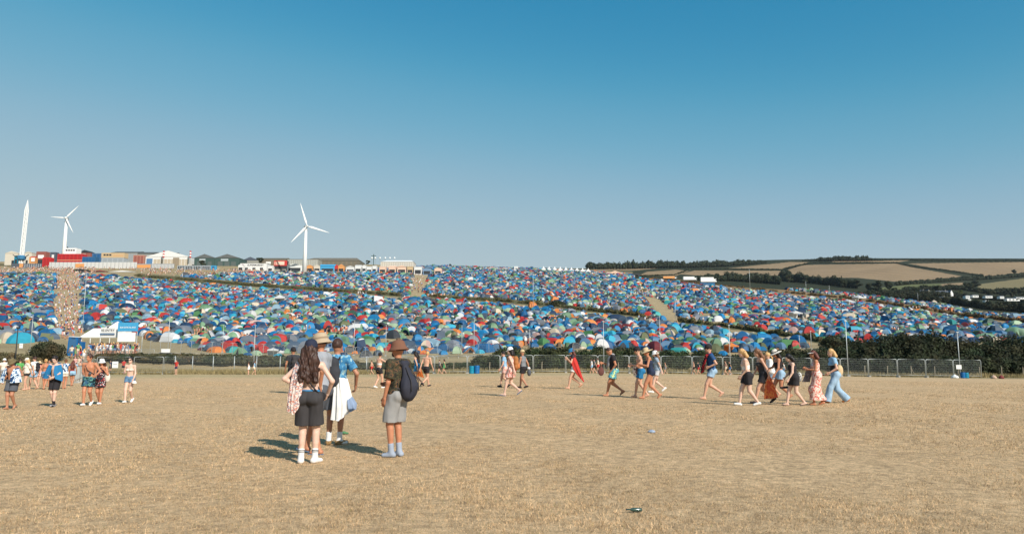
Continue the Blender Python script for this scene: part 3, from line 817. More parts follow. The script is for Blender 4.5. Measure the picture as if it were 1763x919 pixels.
# tents read off the picture: zoomed x, zoomed base y, zoomed width, colours, kind
ZA = (0, 450, 5.742); ZB = (240, 460, 5.742); ZC = (600, 480, 5.742); ZD = (840, 480, 5.742); ZE = (1080, 480, 6.565); ZF = (1320, 480, 3.98); ZG = (300, 500, 4.9)
D, T, PU, FM, RG, TI, GZ_, PG = 'dome tent', 'tunnel tent', 'pop-up tent', 'family tent', 'ridge tent', 'tipi tent', 'gazebo', 'peaked gazebo'
LISTED = {
'A': (ZA, [(50,765,120,'steel','grey',D),(125,798,130,'bright','cyan',D),(250,778,150,'slate','maroon',D),(312,772,60,'maroon','maroon',PU),(425,752,150,'royal','bright',D),(372,712,135,'royal','navy',D),
 (410,640,140,'navy','orange',T),(545,718,110,'light blue','white',D),(503,722,80,'navy','red',PU),(292,616,96,'orange','red',D),(95,690,95,'olive','sage',D),(170,680,100,'navy','royal',D),(22,560,70,'royal','navy',D),(105,562,100,'cyan','bright',PU),
 (350,562,140,'royal','navy',T),(438,522,95,'light blue','steel',D),(485,580,90,'bright','royal',D),(496,500,62,'grey','slate',D),(190,440,145,'royal','navy',D),(290,430,68,'red','maroon',PU),(365,440,140,'olive','dark green',T),
 (450,404,92,'bright','cyan',D),(490,338,100,'cyan','bright',RG),(268,320,125,'red','red',T),(50,410,60,'red','red',D),(870,446,120,'bright','navy',D),(915,532,130,'slate','grey',D),(850,525,80,'steel','royal',RG),(850,632,110,'royal','steel',T),
 (985,432,50,'cyan','bright',PU),(1145,520,125,'grey','olive',D),(1230,480,145,'navy','slate',D),(1190,542,80,'cyan','bright',PU),(1075,556,100,'bright','royal',D),(1392,480,95,'royal','bright',D),(1430,512,100,'cyan','bright',D),
 (1435,592,110,'light blue','grey',D),(1372,605,92,'red','maroon',D),(1228,612,130,'navy','pale green',D),(1130,622,100,'bright','cyan',D),(1040,628,80,'red','olive',D),(940,640,100,'cream','bright',D),(1010,560,60,'teal','cyan',PU),(960,585,60,'light blue','steel',PU),(1050,470,120,'olive','sage',D),(1200,330,150,'slate','grey',T),(1290,300,70,'orange','white',D),(1110,250,120,'pale green','grey',D)]),
'B': (ZB, [(735,838,158,'orange','red',D),(905,838,140,'slate','teal',D),(985,868,155,'sage','pale green',RG),(1058,874,80,'royal','steel',D),(1142,874,110,'pale green','royal',D),(1305,874,112,'white','white',GZ_),(1355,882,84,'cyan','bright',PU),
 (1418,830,92,'cream','white',D),(1130,792,100,'white','grey',D),(1058,792,92,'light blue','navy',D),(925,748,106,'bright','royal',D),(885,697,122,'red','maroon',D),(868,792,76,'orange','cream',PU),(722,718,90,'royal','steel',D),(800,742,95,'navy','slate',D),
 (585,750,92,'royal','grey',D),(520,783,90,'royal','bright',T),(598,795,64,'dark green','green',D),(660,795,60,'sage','green',PU),(205,732,145,'dark grey','slate',RG),(335,742,84,'cyan','bright',PU),(418,722,95,'sage','green',D),(395,662,190,'grey','slate',FM),
 (92,692,128,'olive','cream',D),(160,655,75,'red','maroon',RG),(142,606,98,'bright','cyan',D),(285,602,130,'navy','royal',T),(440,612,150,'navy','slate',T),(562,622,98,'steel','light blue',D),(722,682,92,'dark green','dark green',GZ_),(788,705,104,'slate','grey',D),
 (812,597,92,'sage','green',D),(918,586,112,'slate','navy',D),(1110,600,112,'red','white',D),(1220,560,112,'white','slate',D),(1320,597,112,'sage','green',D),(1416,586,64,'light blue','white',D),(1360,626,112,'royal','bright',T),(1436,636,56,'red','red',D),
 (1205,697,122,'slate','royal',D),(1182,738,120,'red','orange',RG),(1262,628,84,'steel','royal',D),(1352,732,92,'dark grey','grey',D),(1430,782,125,'sage','green',D),(1470,702,112,'navy','cream',D),(632,566,82,'red','orange',D),(1022,552,86,'royal','bright',D),(1080,527,76,'grey','slate',D),
 (512,556,92,'maroon','red',D),(366,532,112,'navy','bright',D),(142,476,92,'dark green','grey',T),(52,452,104,'bright','cyan',D),(262,462,84,'dark grey','cream',D),(390,462,84,'red','maroon',D),(500,412,92,'red','maroon',D),(640,444,140,'sage','green',T),
 (722,472,92,'olive','cream',D),(684,518,80,'royal','navy',D),(756,504,60,'royal','navy',D),(602,532,60,'royal','steel',D),(622,482,82,'slate','dark green',D),(440,362,134,'red','red',T),(512,366,76,'white','grey',D),(272,356,104,'red','white',D),(182,374,122,'slate','light blue',D),
 (60,362,122,'olive','sage',D),(590,342,90,'royal','bright',D),(866,332,70,'red','maroon',RG),(1155,348,112,'bright','cyan',D),(1200,408,100,'steel','royal',D),(1375,360,112,'white','white',PG),(1358,402,74,'white','grey',D),(1298,342,130,'pale green','royal',D),
 (1160,472,126,'pale green','white',T),(1080,462,88,'sage','olive',D),(1102,497,50,'red','maroon',D),(1295,472,60,'royal','royal',PU),(1286,440,90,'pink','cream',D),(50,560,110,'maroon','grey',D),(60,510,90,'light blue','grey',D)]),
'G': (ZG, [(1168,402,102,'maroon','red',D),(1330,342,84,'red','maroon',D),(1122,372,84,'white','grey',D),(1178,345,70,'white','cream',PU),(960,432,112,'navy','cream',D),(1620,482,205,'sage','green',FM),(1610,562,130,'dark grey','grey',D),(1524,535,76,'orange','slate',D),(1712,545,92,'dark grey','slate',D),
 (1450,392,96,'dark grey','grey',D),(1575,362,100,'royal','slate',D),(1670,402,98,'cyan','bright',D),(1428,304,110,'olive','green',D),(1330,402,96,'pale green','royal',D),(1422,556,84,'navy','slate',D),(1300,512,84,'white','royal',D),(1120,452,72,'grey','slate',D),(1090,500,56,'white','light blue',PU),(1118,285,110,'sage','teal',D),(1540,320,70,'royal','navy',D),(1738,500,60,'teal','cyan',PU),(1250,450,90,'green','sage',D)]),
'C': (ZC, [(352,668,110,'teal','cyan',D),(545,712,64,'red','maroon',D),(618,728,92,'white','light blue',D),(545,738,92,'navy','slate',D),(666,738,80,'navy','navy',D),(722,708,92,'green','sage',D),(742,738,74,'orange','red',D),(862,732,108,'steel','light blue',D),(935,744,74,'bright','cyan',D),
 (1010,718,92,'navy','steel',D),(1135,722,106,'maroon','orange',D),(1298,734,94,'cyan','bright',D),(1240,697,74,'pink','cream',D),(966,697,66,'green','sage',D),(1458,668,92,'red','red',D),(1345,690,52,'teal','teal',TI),(865,642,116,'red','maroon',T),(818,657,92,'white','light blue',D),(778,604,92,'cream','red',D),
 (702,634,92,'navy','steel',D),(600,627,72,'light blue','steel',D),(1062,652,72,'grey','slate',D),(1125,632,112,'slate','navy',D),(1230,627,64,'cyan','bright',PU),(978,622,112,'slate','grey',D),(1282,592,80,'royal','navy',D),(1372,622,100,'dark grey','slate',T),(1424,592,92,'olive','dark green',D),
 (470,582,94,'bright','white',D),(240,592,110,'bright','teal',D),(142,600,110,'royal','steel',D),(325,590,100,'royal','navy',D),(540,592,84,'sage','grey',D),(1015,532,110,'bright','royal',FM),(920,520,80,'royal','white',D),(732,517,84,'pale green','orange',D),(842,512,64,'orange','maroon',D),(930,472,96,'orange','orange',D),(875,442,124,'red','dark grey',T),
 (1105,442,84,'royal','steel',D),(1370,502,122,'steel','royal',FM),(1470,494,76,'royal','bright',D),(440,502,74,'bright','cyan',D),(562,462,92,'royal','slate',D),(642,388,144,'dark grey','orange',D),(440,392,112,'grey','slate',D),(342,372,72,'red','maroon',D),(265,402,92,'olive','pale green',D),(186,392,86,'grey','slate',D),
 (86,362,92,'slate','grey',D),(125,352,64,'red','maroon',D),(186,340,84,'white','white',D),(368,282,112,'steel','navy',D),(640,232,140,'royal','bright',T),(722,237,104,'navy','royal',T),(410,322,92,'light blue','white',D),(725,302,96,'sage','pale green',D),(920,262,120,'sage','green',D),(198,232,122,'sage','green',T),(820,240,96,'dark grey','olive',D),(280,640,80,'slate','grey',D),(95,520,90,'steel','slate',D),(430,650,90,'dark grey','navy',D)]),
'D': (ZD, [(85,672,96,'red','red',D),(455,673,104,'royal','bright',D),(605,690,150,'royal','steel',FM),(702,672,80,'cyan','light blue',D),(862,690,140,'dark grey','cream',D),(940,692,66,'cream','pink',PU),(1025,697,104,'royal','bright',D),(1092,682,88,'steel','grey',D),(1278,697,112,'slate','navy',D),
 (1448,692,114,'red','red',D),(1430,660,116,'orange','cream',D),(332,604,94,'red','maroon',D),(542,604,84,'bright','navy',D),(600,574,74,'red','maroon',D),(1022,622,92,'red','red',RG),(960,617,74,'cyan','bright',PU),(1112,624,64,'white','cream',RG),(790,612,72,'royal','navy',D),(580,532,92,'white','white',GZ_),
 (442,522,74,'cyan','cyan',PU),(360,542,112,'dark grey','dark green',D),(242,602,92,'grey','slate',D),(62,600,90,'sage','green',D),(122,612,72,'pale green','white',D),(805,512,110,'steel','light blue',D),(735,512,70,'navy','slate',D),(640,522,74,'sage','green',T),(648,552,60,'bright','royal',D),(1415,522,120,'bright','royal',FM),
 (885,412,104,'orange','grey',D),(1250,482,100,'royal','bright',D),(1402,417,104,'navy','slate',D),(325,382,140,'navy','navy',RG),(415,417,74,'white','grey',D),(485,432,92,'maroon','orange',D),(560,402,84,'white','bright',D),(304,467,60,'red','orange',D),(95,472,94,'bright','royal',D),(205,527,62,'pale green','cream',D),(290,290,84,'cyan','cyan',PU),
 (250,640,100,'steel','slate',D),(650,700,64,'royal','bright',PU),(150,655,84,'royal','slate',D),(380,605,80,'navy','royal',D),(1185,600,90,'slate','grey',T),(1195,560,74,'red','maroon',PU),(1320,555,90,'slate','dark grey',D),(1400,600,92,'red','maroon',D),(1060,535,100,'grey','sage',D),(695,590,70,'maroon','slate',D),(700,390,90,'red','maroon',D),(990,440,90,'bright','navy',D)]),
'E': (ZE, [(250,792,140,'white','bright',D),(412,812,132,'slate','royal',D),(85,612,190,'bright','cyan',FM),(350,642,126,'slate','grey',FM),(275,592,130,'red','red',RG),(190,657,84,'red','maroon',D),(75,627,66,'white','white',D),(100,662,64,'cyan','bright',D),(30,682,92,'red','maroon',D),(490,704,74,'orange','grey',D),
 (600,754,88,'cyan','bright',D),(600,662,120,'royal','bright',T),(800,692,142,'olive','grey',T),(690,774,112,'dark green','sage',D),(765,747,78,'royal','white',D),(940,724,84,'cream','olive',D),(950,662,104,'white','slate',D),(1080,662,92,'bright','cyan',D),(1162,642,80,'white','grey',D),(1285,758,165,'bright','white',D),
 (1310,792,92,'teal','cyan',D),(1190,830,140,'orange','orange',PG),(1200,764,92,'maroon','red',D),(1130,752,72,'red','red',D),(1325,662,122,'cream','grey',D),(1560,684,132,'royal','navy',D),(1700,692,84,'navy','slate',D),(1440,692,84,'red','maroon',D),(1490,732,92,'steel','royal',D),(1030,584,112,'red','white',D),
 (920,612,122,'navy','slate',D),(800,614,84,'white','royal',D),(800,552,94,'olive','green',D),(730,532,74,'bright','cyan',RG),(655,462,125,'steel','grey',T),(505,332,84,'grey','slate',T),(410,512,112,'white','cream',T),(300,502,120,'sage','green',D),(200,504,90,'navy','slate',D),(960,784,104,'slate','steel',D),(870,834,100,'royal','light blue',D),(1092,862,112,'bright','steel',D),
 (1600,800,90,'dark green','olive',D),(1500,780,90,'olive','slate',D),(1655,820,80,'green','sage',D),(770,825,92,'royal','bright',D),(550,800,84,'grey','slate',D),(170,720,84,'grey','slate',D),(1040,720,84,'slate','royal',D),(280,700,84,'royal','cyan',D),(1660,470,100,'orange','orange',D),(1440,450,140,'royal','steel',T),(1450,540,90,'grey','white',D),(1170,530,66,'bright','royal',D),(450,640,90,'grey','olive',D)]),
'F': (ZF, [(640,442,100,'red','white',T),(748,442,94,'bright','steel',T),(770,402,76,'red','red',D),(640,384,92,'steel','bright',D),(530,362,52,'white','grey',D),(465,384,74,'light blue','royal',D),(185,340,84,'red','maroon',D),(1090,384,84,'royal','navy',D),(1192,405,64,'navy','royal',D),(1235,350,84,'light blue','orange',T),
 (910,384,64,'steel','grey',D),(1005,376,84,'sage','green',D),(1480,378,64,'cyan','royal',D),(1525,422,114,'sage','white',T),(1730,384,120,'sage','pale green',FM),(1620,392,84,'steel','royal',D),(208,276,78,'white','white',GZ_),(80,290,64,'orange','cream',D),(145,345,76,'royal','navy',RG),(85,250,90,'sage','green',T),(575,186,56,'white','white',GZ_),(640,162,60,'white','white',PG),(565,262,80,'red','maroon',T),
 (740,290,70,'slate','navy',D),(1440,294,40,'red','red',RG),(1410,325,76,'steel','light blue',D),(1050,325,60,'red','maroon',D),(30,450,90,'navy','steel',D),(110,450,84,'sage','light blue',D),(200,460,90,'slate','royal',D),(265,470,84,'slate','sage',D),(60,405,80,'royal','bright',D)]),
}
tents = []     # dicts
def add_tent(px, row, wpx, c0, c1, kind, listed=True):
    X, Y, Z = hit(px, row, 92, 900)
    w = wpx / FPX * math.hypot(X, Y) * .98
    if kind in (FM,): w *= .95
    if kind == T and random.random() < .5: pass
    tents.append(dict(px=px, row=row, X=X, Y=Y, Z=Z, w=min(max(w, 1.5), 5.2), c0=c0, c1=c1, kind=kind, listed=listed))
for key, (z, L) in LISTED.items():
    for (x, y, w, c0, c1, kd) in L:
        px, row, wp = z[0] + x / z[2], z[1] + y / z[2], w / z[2]
        if any(abs(t['px']-px) < .45*wp and abs(t['row']-row) < 3 for t in tents): continue
        add_tent(px, row, wp, c0, c1, kd)
print('listed tents', len(tents))

# the rest of the campsite: candidate pitches on a jittered grid
NAMES = ['royal','bright','cyan','navy','slate','steel','light blue','grey','dark grey','sage','pale green','green','olive','dark green','red','maroon','orange','cream','white','teal','pink']
WTS = np.array([12,11,4.5,7,11,7,4,9,5,8,4,3.5,4,2.5,8,2,5,3,7,1,1.6]); WTS /= WTS.sum()
def in_camp(px, row, Y, X):
    ok = (row > curve(TOPL, px)) & (row < curve(BOTL, px)) & (Y > 100) & (Y < 1050) & (px > -90) & (px < 1880)
    hp = 1.5 * FPX / np.maximum(Y, 50)
    for p in PATHS:
        ok &= ~inpoly(px, row, p)
        for f in (.45, .9): ok &= ~inpoly(px, row - hp*f, p)
        for dx in (-3, 3): ok &= ~inpoly(px + dx + 4.5 * vnoise(np.stack([X, Y], 1), .11, 55), row, p)
    for s in S1 + S2:
        rc = curve(s, px); m = (px > s[0][0] - 3) & (px < s[-1][0] + 3) & (Y < 640)
        ok &= ~(m & (row - rc > -3.5) & (row - rc < (2.5 if s in S2 else 3.5) + hp*.7))
    # upper-right strip beyond the russet bank ends at the ridge
    ok &= ~((px > 1090) & (Y > 590))
    return ok
cx_, cy_ = [], []
Y = 104.0
while Y < 1040:
    s = 1.95 if Y < 300 else (2.15 if Y < 450 else 2.9)
    xs = np.arange(-.80 * Y, .80 * Y, s)
    cx_.append(xs + rng.uniform(-.42, .42, len(xs)) * s); cy_.append(Y + rng.uniform(-.42, .42, len(xs)) * s)
    Y += s
cx_ = np.concatenate(cx_); cy_ = np.concatenate(cy_); cz_ = ground(cx_, cy_)
cpx, crow = project(cx_, cy_, cz_)
ok = in_camp(cpx, crow, cy_, cx_)
# visible? (front of the ridge) and natural gaps
gap = vnoise(np.stack([cx_, cy_], 1), .035, 77) + .5 * vnoise(np.stack([cx_, cy_], 1), .011, 78)
ok &= (gap < np.where(cy_ < 260, .52, .85)) & (rng.uniform(0, 1, len(cx_)) < np.where(cy_ < 200, .70, .82))
cx_, cy_, cz_, cpx, crow = [a[ok] for a in (cx_, cy_, cz_, cpx, crow)]
keep = np.ones(len(cx_), bool)
for t in tents:
    r = t['w'] * .42 + (.75 if t['kind'] not in (T, FM) else 1.2)
    keep &= (cx_ - t['X'])**2 + (cy_ - t['Y'] - .6)**2 > r * r
cx_, cy_, cz_, cpx, crow = [a[keep] for a in (cx_, cy_, cz_, cpx, crow)]
print('other tents', len(cx_))
N = len(cx_)
kinds = rng.choice(5, N, p=[.60, .14, .16, .05, .05]); KN = [D, T, PU, RG, FM]
cols = rng.choice(len(NAMES), N, p=WTS); cols2 = rng.choice(len(NAMES), N, p=WTS)
wid = rng.uniform(1.6, 3.0, N) * np.where(rng.uniform(0, 1, N) < .08, 1.35, 1)
# the 300 that show largest become things of their own
size = wid / cy_
order = np.argsort(-size)
n_ind = 300 - len(tents)
inview = (cpx > 2) & (cpx < 1761)
ind = [i for i in order if inview[i]][:max(n_ind, 0)]
for i in ind:
    tents.append(dict(px=cpx[i], row=crow[i], X=cx_[i], Y=cy_[i], Z=cz_[i], w=wid[i], c0=NAMES[cols[i]], c1=NAMES[cols2[i]], kind=KN[kinds[i]], listed=False))
tents.sort(key=lambda t: -t['w'] / t['Y'])
extra = tents[300:]; tents = tents[:300]
rest = np.ones(N, bool); rest[ind] = False

# labels for the 300
def region(px, row):
    if px < 95: return 'in the pitch left of the crowded track'
    if px < 260: return 'above the entry marquee' if row < 560 else 'beside the entry marquee'
    if px < 420: return 'right of the blue sign' if row > 535 else 'high above the parked trailer'
    if px < 500: return 'left of the curly-haired woman'
    if px < 600: return 'above the four men and women standing near'
    if px < 690: return 'behind the brown-hatted man'
    if px < 790: return 'above the couple with the orange towel'
    if px < 880: return 'above the blue water drums'
    if px < 965: return 'above the man in the grey vest'
    if px < 1080: return 'between the red cape and the phone reader'
    if px < 1180: return 'above the three friends with sunhats'
    if px < 1280: return 'above the walker with the football shirt'
    if px < 1420: return 'above the largest walking group'
    if px < 1530: return 'behind the woman in wide jeans'
    return 'above the dark thicket'
def band(row, px):
    b = float(curve(BOTL, px)) - row
    return 'front row' if b < 9 else 'second row' if b < 20 else 'third row' if b < 34 else 'middle rows' if b < 60 else 'upper rows'
used = {}
for t in tents:
    nb = sorted((u for u in tents if u is not t), key=lambda u: (u['px']-t['px'])**2 + 4*(u['row']-t['row'])**2)[:3]
    adj = 'small ' if t['w'] < 2.1 else 'large ' if t['w'] > 3.4 else ''
    side = lambda u: 'left of' if u['px'] > t['px'] + 4 else 'right of' if u['px'] < t['px'] - 4 else ('above' if u['row'] > t['row'] else 'below')
    trim = '' if t['c0'] == t['c1'] or 'gazebo' in t['kind'] else ' with %s trim' % cw(t['c1'])
    cands = ['%s%s %s%s, %s, %s' % (adj, cw(t['c0']), t['kind'], trim, band(t['row'], t['px']), region(t['px'], t['row']))]
    for u in nb:
        cands.append('%s%s %s, %s, %s a %s %s %s' % (adj, cw(t['c0']), t['kind'], band(t['row'], t['px']), side(u), cw(u['c0']), u['kind'], region(t['px'], t['row'])))
    for u in nb:
        for v in nb:
            if u is not v: cands.append('%s%s %s between %s %s and %s %s, %s' % (adj, cw(t['c0']), t['kind'], cw(u['c0']), u['kind'], cw(v['c0']), v['kind'], band(t['row'], t['px'])))
    lab = next((c for c in cands if c not in used and len(c.split()) <= 16), None) or next((c for c in cands if c not in used), cands[0])
    w_ = lab.split(); lab = ' '.join(w_[:16]) if len(w_) > 16 else lab
    used[lab] = 1; t['label'] = lab
# plural group phrase by kind
GRP = {D: 'dome tents on the campsite', T: 'tunnel tents on the campsite', PU: 'pop-up tents on the campsite', FM: 'family tents on the campsite', RG: 'ridge tents on the campsite', TI: 'tipi tents on the campsite', GZ_: 'gazebos on the campsite', PG: 'gazebos on the campsite'}
for k, t in enumerate(tents):
    hs = .82 + .38 * ((k * 37) % 17) / 17
    rz = (k * 2.39996) % 6.283 if not t['listed'] else ((k * 1.7) % 2.4 - 1.2)
    if t['kind'] == T: rz = (1.2 + (k * .37) % .8) * (1 if k % 2 else -1)
    if 'gazebo' in t['kind']: rz = .25; hs = 1
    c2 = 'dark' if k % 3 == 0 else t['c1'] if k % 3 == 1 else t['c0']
    r = place_tent(t['kind'], t['X'], t['Y'] + t['w'] * .35, float(ground(t['X'], t['Y'] + t['w'] * .35)) if True else 0, t['w'] * (.74 if t['kind'] == T else 1), rz, t['c0'], t['c1'], c2, hs, (k * 7) % 5 < 2, .78 + .44 * ((k * 29) % 13) / 13)
    tag(r, t['label'], 'gazebo' if 'gazebo' in t['kind'] else 'tent', GRP[t['kind']])

# all others: one object nobody could count
def templ(kind, lod):
    if kind == 'd':
        V, Q, sid = dome_rings(1, 1, .52, 4 if lod == 0 else 2, .2, .06, 2 if lod < 2 else 1)
        cm = np.zeros(len(V)); c = 8 if lod < 2 else 4
        for i in range(len(V)):
            if (i % c) * 4 // c == 0: cm[i] = 1
        return V, Q, cm
    if kind == 't':
        V, Q = tunnel_v(.8, 1.5, .52, 6 if lod == 0 else 4); return V, Q, (np.abs(V[:, 1]) > .5).astype(float)
    if kind == 'p':
        V, Q, _ = dome_rings(.85, 1.1, .42, 3 if lod == 0 else 2, .3, 0, 2 if lod < 2 else 1); return V, Q, (V[:, 1] < -.3).astype(float)
    if kind == 'r':
        V = np.array([(-.5,-.6,0),(.5,-.6,0),(.5,.6,0),(-.5,.6,0),(0,-.5,.56),(0,.4,.5)]); Q = np.array([[0,4,5,3],[1,2,5,4],[0,1,4,4],[2,3,5,5]])
        return V, Q, np.array([1,1,0,0,0,0.])
    if kind == 'f':
        V, Q = tunnel_v(1.0, 1.6, .62, 6 if lod == 0 else 4, ((-.5, .7), (-.4, 1), (.1, 1), (.4, .8), (.5, .3))); return V, Q, (V[:, 1] < -.5).astype(float)
VV, QQ, CC, MM = [], [], [], []; nv = 0
ALBA = np.array([ALB[k] for k in NAMES])
kk = ['d', 't', 'p', 'r', 'f']
rx, ry, rz_, rw, rk, rc, rc2 = cx_[rest], cy_[rest], cz_[rest], wid[rest], kinds[rest], cols[rest], cols2[rest]
if extra:
    rx = np.concatenate([rx, [t['X'] for t in extra]]); ry = np.concatenate([ry, [t['Y'] for t in extra]]); rz_ = np.concatenate([rz_, [t['Z'] for t in extra]])
    rw = np.concatenate([rw, [t['w'] for t in extra]]); rk = np.concatenate([rk, [{D: 0, T: 1, PU: 2, RG: 3, FM: 4}.get(t['kind'], 0) for t in extra]])
    rc = np.concatenate([rc, [NAMES.index(t['c0']) for t in extra]]); rc2 = np.concatenate([rc2, [NAMES.index(t['c1']) for t in extra]])
for kind in range(5):
    for lod, (y0, y1) in enumerate([(0, 260), (260, 480), (480, 2000)]):
        m = (rk == kind) & (ry >= y0) & (ry < y1); n_ = int(m.sum())
        if not n_: continue
        V, Q, cm = templ(kk[kind], lod)
        a = rng.uniform(0, 6.283, n_); 
        if kk[kind] in 'tf': a = rng.choice([1.57, -1.57, 0], n_) + rng.normal(0, .4, n_)
        s = rw[m] * (1.05 if lod == 2 else .78); hs = s * rng.uniform(.85, 1.75, n_)
        ca, sa = np.cos(a)[:, None], np.sin(a)[:, None]
        axs = rng.uniform(.72, 1.3, n_)[:, None]; V = V.copy(); lean_ = rng.normal(0, .10, n_)[:, None]
        x = rx[m][:, None] + ((V[:, 0] + lean_ * V[:, 2]) * ca - V[:, 1] * axs * sa) * s[:, None]
        y = ry[m][:, None] + ((V[:, 0] + lean_ * V[:, 2]) * sa + V[:, 1] * axs * ca) * s[:, None]
        z = ground(x, y) * .35 + rz_[m][:, None] * .65 - .04 + V[:, 2] * hs[:, None]
        P3 = np.stack([x, y, z], -1).reshape(-1, 3)
        Qs = (Q[None] + (np.arange(n_) * len(V))[:, None, None]).reshape(-1, 4) + nv
        two = rng.uniform(0, 1, n_) < .45
        jit = rng.normal(1, .09, (n_, 1)).clip(.75, 1.25)
        c0 = ALBA[rc[m]] * jit; c1 = np.where(two[:, None], ALBA[rc2[m]], c0 * .85)
        dark = rng.uniform(0, 1, n_) < .25; c1[dark] = .02
        fm = (cm[Q].mean(1) > .6).astype(float)
        cc = c0[:, None] * (1 - fm[None, :, None]) + c1[:, None] * fm[None, :, None]
        VV.append(P3); QQ.append(Qs); CC.append(np.repeat(cc.reshape(-1, 3), 4, 0)); nv += len(P3)
print('mass tents', len(rx), 'verts', nv)
me = mesh_np('distant_tents', np.concatenate(VV), np.concatenate(QQ), False, ccol=np.concatenate(CC))
tag(link('distant_tents', me, attr_mat('tent_cloth_mixed', .55, .18, .08, .7, .35)), 'thousands of small tents in every colour packed up the hillside', 'tents', kind='stuff')

# bags, chairs, boxes, windbreaks and bedding left between the tents: nobody could count them
g = np.random.default_rng(17); n_ = 15000
Yc = 118 + (620 - 118) * g.uniform(0, 1, n_) ** .75; Xc = g.uniform(-.78, .78, n_) * Yc; Zc = ground(Xc, Yc); pxc, rwc = project(Xc, Yc, Zc)
m = in_camp(pxc, rwc, Yc, Xc) & (rwc < curve(BOTL, pxc) - 1); Xc, Yc, Zc = Xc[m], Yc[m], Zc[m]; n_ = len(Xc)
bx = np.array([(-.5,-.5,0),(.5,-.5,0),(.5,.5,0),(-.5,.5,0),(-.38,-.3,1),(.38,-.3,1),(.3,.42,.8),(-.3,.42,.8)]); bq = np.array([[4,5,6,7],[0,1,5,4],[1,2,6,5],[2,3,7,6],[3,0,4,7]])
sx, sy, sz = g.uniform(.25, 1.3, n_), g.uniform(.25, .9, n_), g.uniform(.15, 1.1, n_) ** 1.3; a = g.uniform(0, 6.28, n_); ca, sa = np.cos(a)[:, None], np.sin(a)[:, None]
lx, ly = bx[:, 0] * sx[:, None], bx[:, 1] * sy[:, None]
V = np.stack([Xc[:, None] + lx*ca - ly*sa, Yc[:, None] + lx*sa + ly*ca, Zc[:, None] - .05 + bx[:, 2] * sz[:, None]], -1).reshape(-1, 3)
F = (bq[None] + (np.arange(n_) * 8)[:, None, None]).reshape(-1, 4)
pal = np.array([lin(c) for c in [(20,20,24),(40,40,46),(30,50,90),(210,205,196),(180,60,50),(90,90,84),(120,100,80),(220,160,120),(50,110,160),(228,174,142),(30,30,32),(90,120,90)]]) * .8
cc = pal[g.integers(len(pal), size=n_)] * g.uniform(.6, 1.1, (n_, 1))
tag(link('camp_clutter', mesh_np('camp_clutter', V, F, False, ccol=np.repeat(np.repeat(cc, 5, 0), 4, 0)), attr_mat('clutter_mixed', .8, 0, .15, 4)), 'bags, chairs, boxes and bedding strewn between the tents', 'camping gear', kind='stuff')
# ---------------------------------------------------------------- fences, poles, buildings
STEEL = mat('fence_steel', (.50, .53, .53), .45, .08, 12, metal=.35)
WIRE = mat('fence_wire', (.40, .44, .44), .5, .05, 12, metal=.35)
WHITEP = mat('white_paint', (.80, .80, .78), .5, .05, 6)
CREAMP = mat('cream_paint', (.62, .56, .46), .6, .08, 3)
DARKP = mat('dark_paint', (.035, .04, .045), .6, .1, 4)
CONC = mat('concrete', (.36, .35, .33), .9, .15, 2)
WOODP = mat('weathered_wood', (.30, .25, .18), .9, .25, 9)
CANV = mat('white_canvas', (.82, .82, .80), .6, .04, 2, .15)
def rgb(name, c, **k): return mat(name, tuple(min(.85, v*.92) for v in lin(c)), **k)

# --- mesh fence panels: frame, wire infill and a concrete foot each
W, H = 3.45, 2.0
fr = MB(); a = np.linspace(0, math.pi/2, 4)
pts = [(0.02,0,.06)] + [(.02+.18*(1-math.cos(t)),0,H-.18+.18*math.sin(t)) for t in a] + [(W-.02-.18*(1-math.cos(t)),0,H-.18+.18*math.sin(t)) for t in a[::-1]] + [(W-.02,0,.06)]
fr.tube(pts, .032, 6); fr.tube([(0.02,0,.22),(W-.02,0,.22)], .02, 5)
FR_ME = fr.mesh('frame', True)
wi = MB()
for x in np.arange(.12, W-.05, .115): wi.box((x-.0025,-.0025,.22), (x+.0025,.0025,H-.02))
for z in np.arange(.45, H, .26): wi.box((.03,-.009,z-.0025), (W-.03,-.004,z+.0025))
WI_ME = wi.mesh('wire_mesh')
FT_ME = MB().box((-.11,-.33,-.15),(.11,.33,.13)).mesh('concrete_foot')
def fence_panel(x0, y0, x1, y1, label, group):
    z0, z1 = float(ground(x0, y0)), float(ground(x1, y1))
    L = math.hypot(x1-x0, y1-y0)
    r = empty('fence_panel', (x0, y0, z0), 0)
    r.rotation_euler = (0, -math.atan2(z1-z0, L), math.atan2(y1-y0, x1-x0)); r.scale = (L / W, 1, 1)
    link('frame', FR_ME, STEEL, r); link('wire_mesh', WI_ME, WIRE, r); link('concrete_foot', FT_ME, CONC, r)
    tag(r, label, 'fence panel', group); return r
# front fence on the right: panel ends as seen in the picture
FX = [636,693,750,806,862,918,973,1027.5,1081,1135,1188,1240,1291,1341,1391,1440,1487.5,1537,1585,1632,1680]
near_ = ['behind the brown-hatted man','behind the couple with the orange towel','beside the two small green and grey walkers','beside the blue water drums','behind the white cap woman with backpack','behind the man in the grey vest','just left of the red cape','right of the red cape','behind the phone reader in black','left of the three sunhat friends','just right of the three sunhat friends','left of the football shirt walker','right of the football shirt walker','behind the blonde woman in black shorts','behind the woman in black dress','behind the woman in wide jeans','with the tall light pole','second after the tall light pole','third after the tall light pole','carrying a white notice, last of the row']
for k in range(len(FX)-1):
    Yd = 83 if FX[k] > 830 else 83 + (850 - FX[k]) * .014
    Ye = 83 if FX[k+1] > 830 else 83 + (850 - FX[k+1]) * .014
    xa, xb = (FX[k] - CX)/FPX*1.003*Yd, (FX[k+1]-CX)/FPX*1.003*Ye
    fence_panel(xa, Yd, xb-.05, Ye, 'galvanised mesh fence panel ' + near_[k], 'mesh fence panels along the field edge')
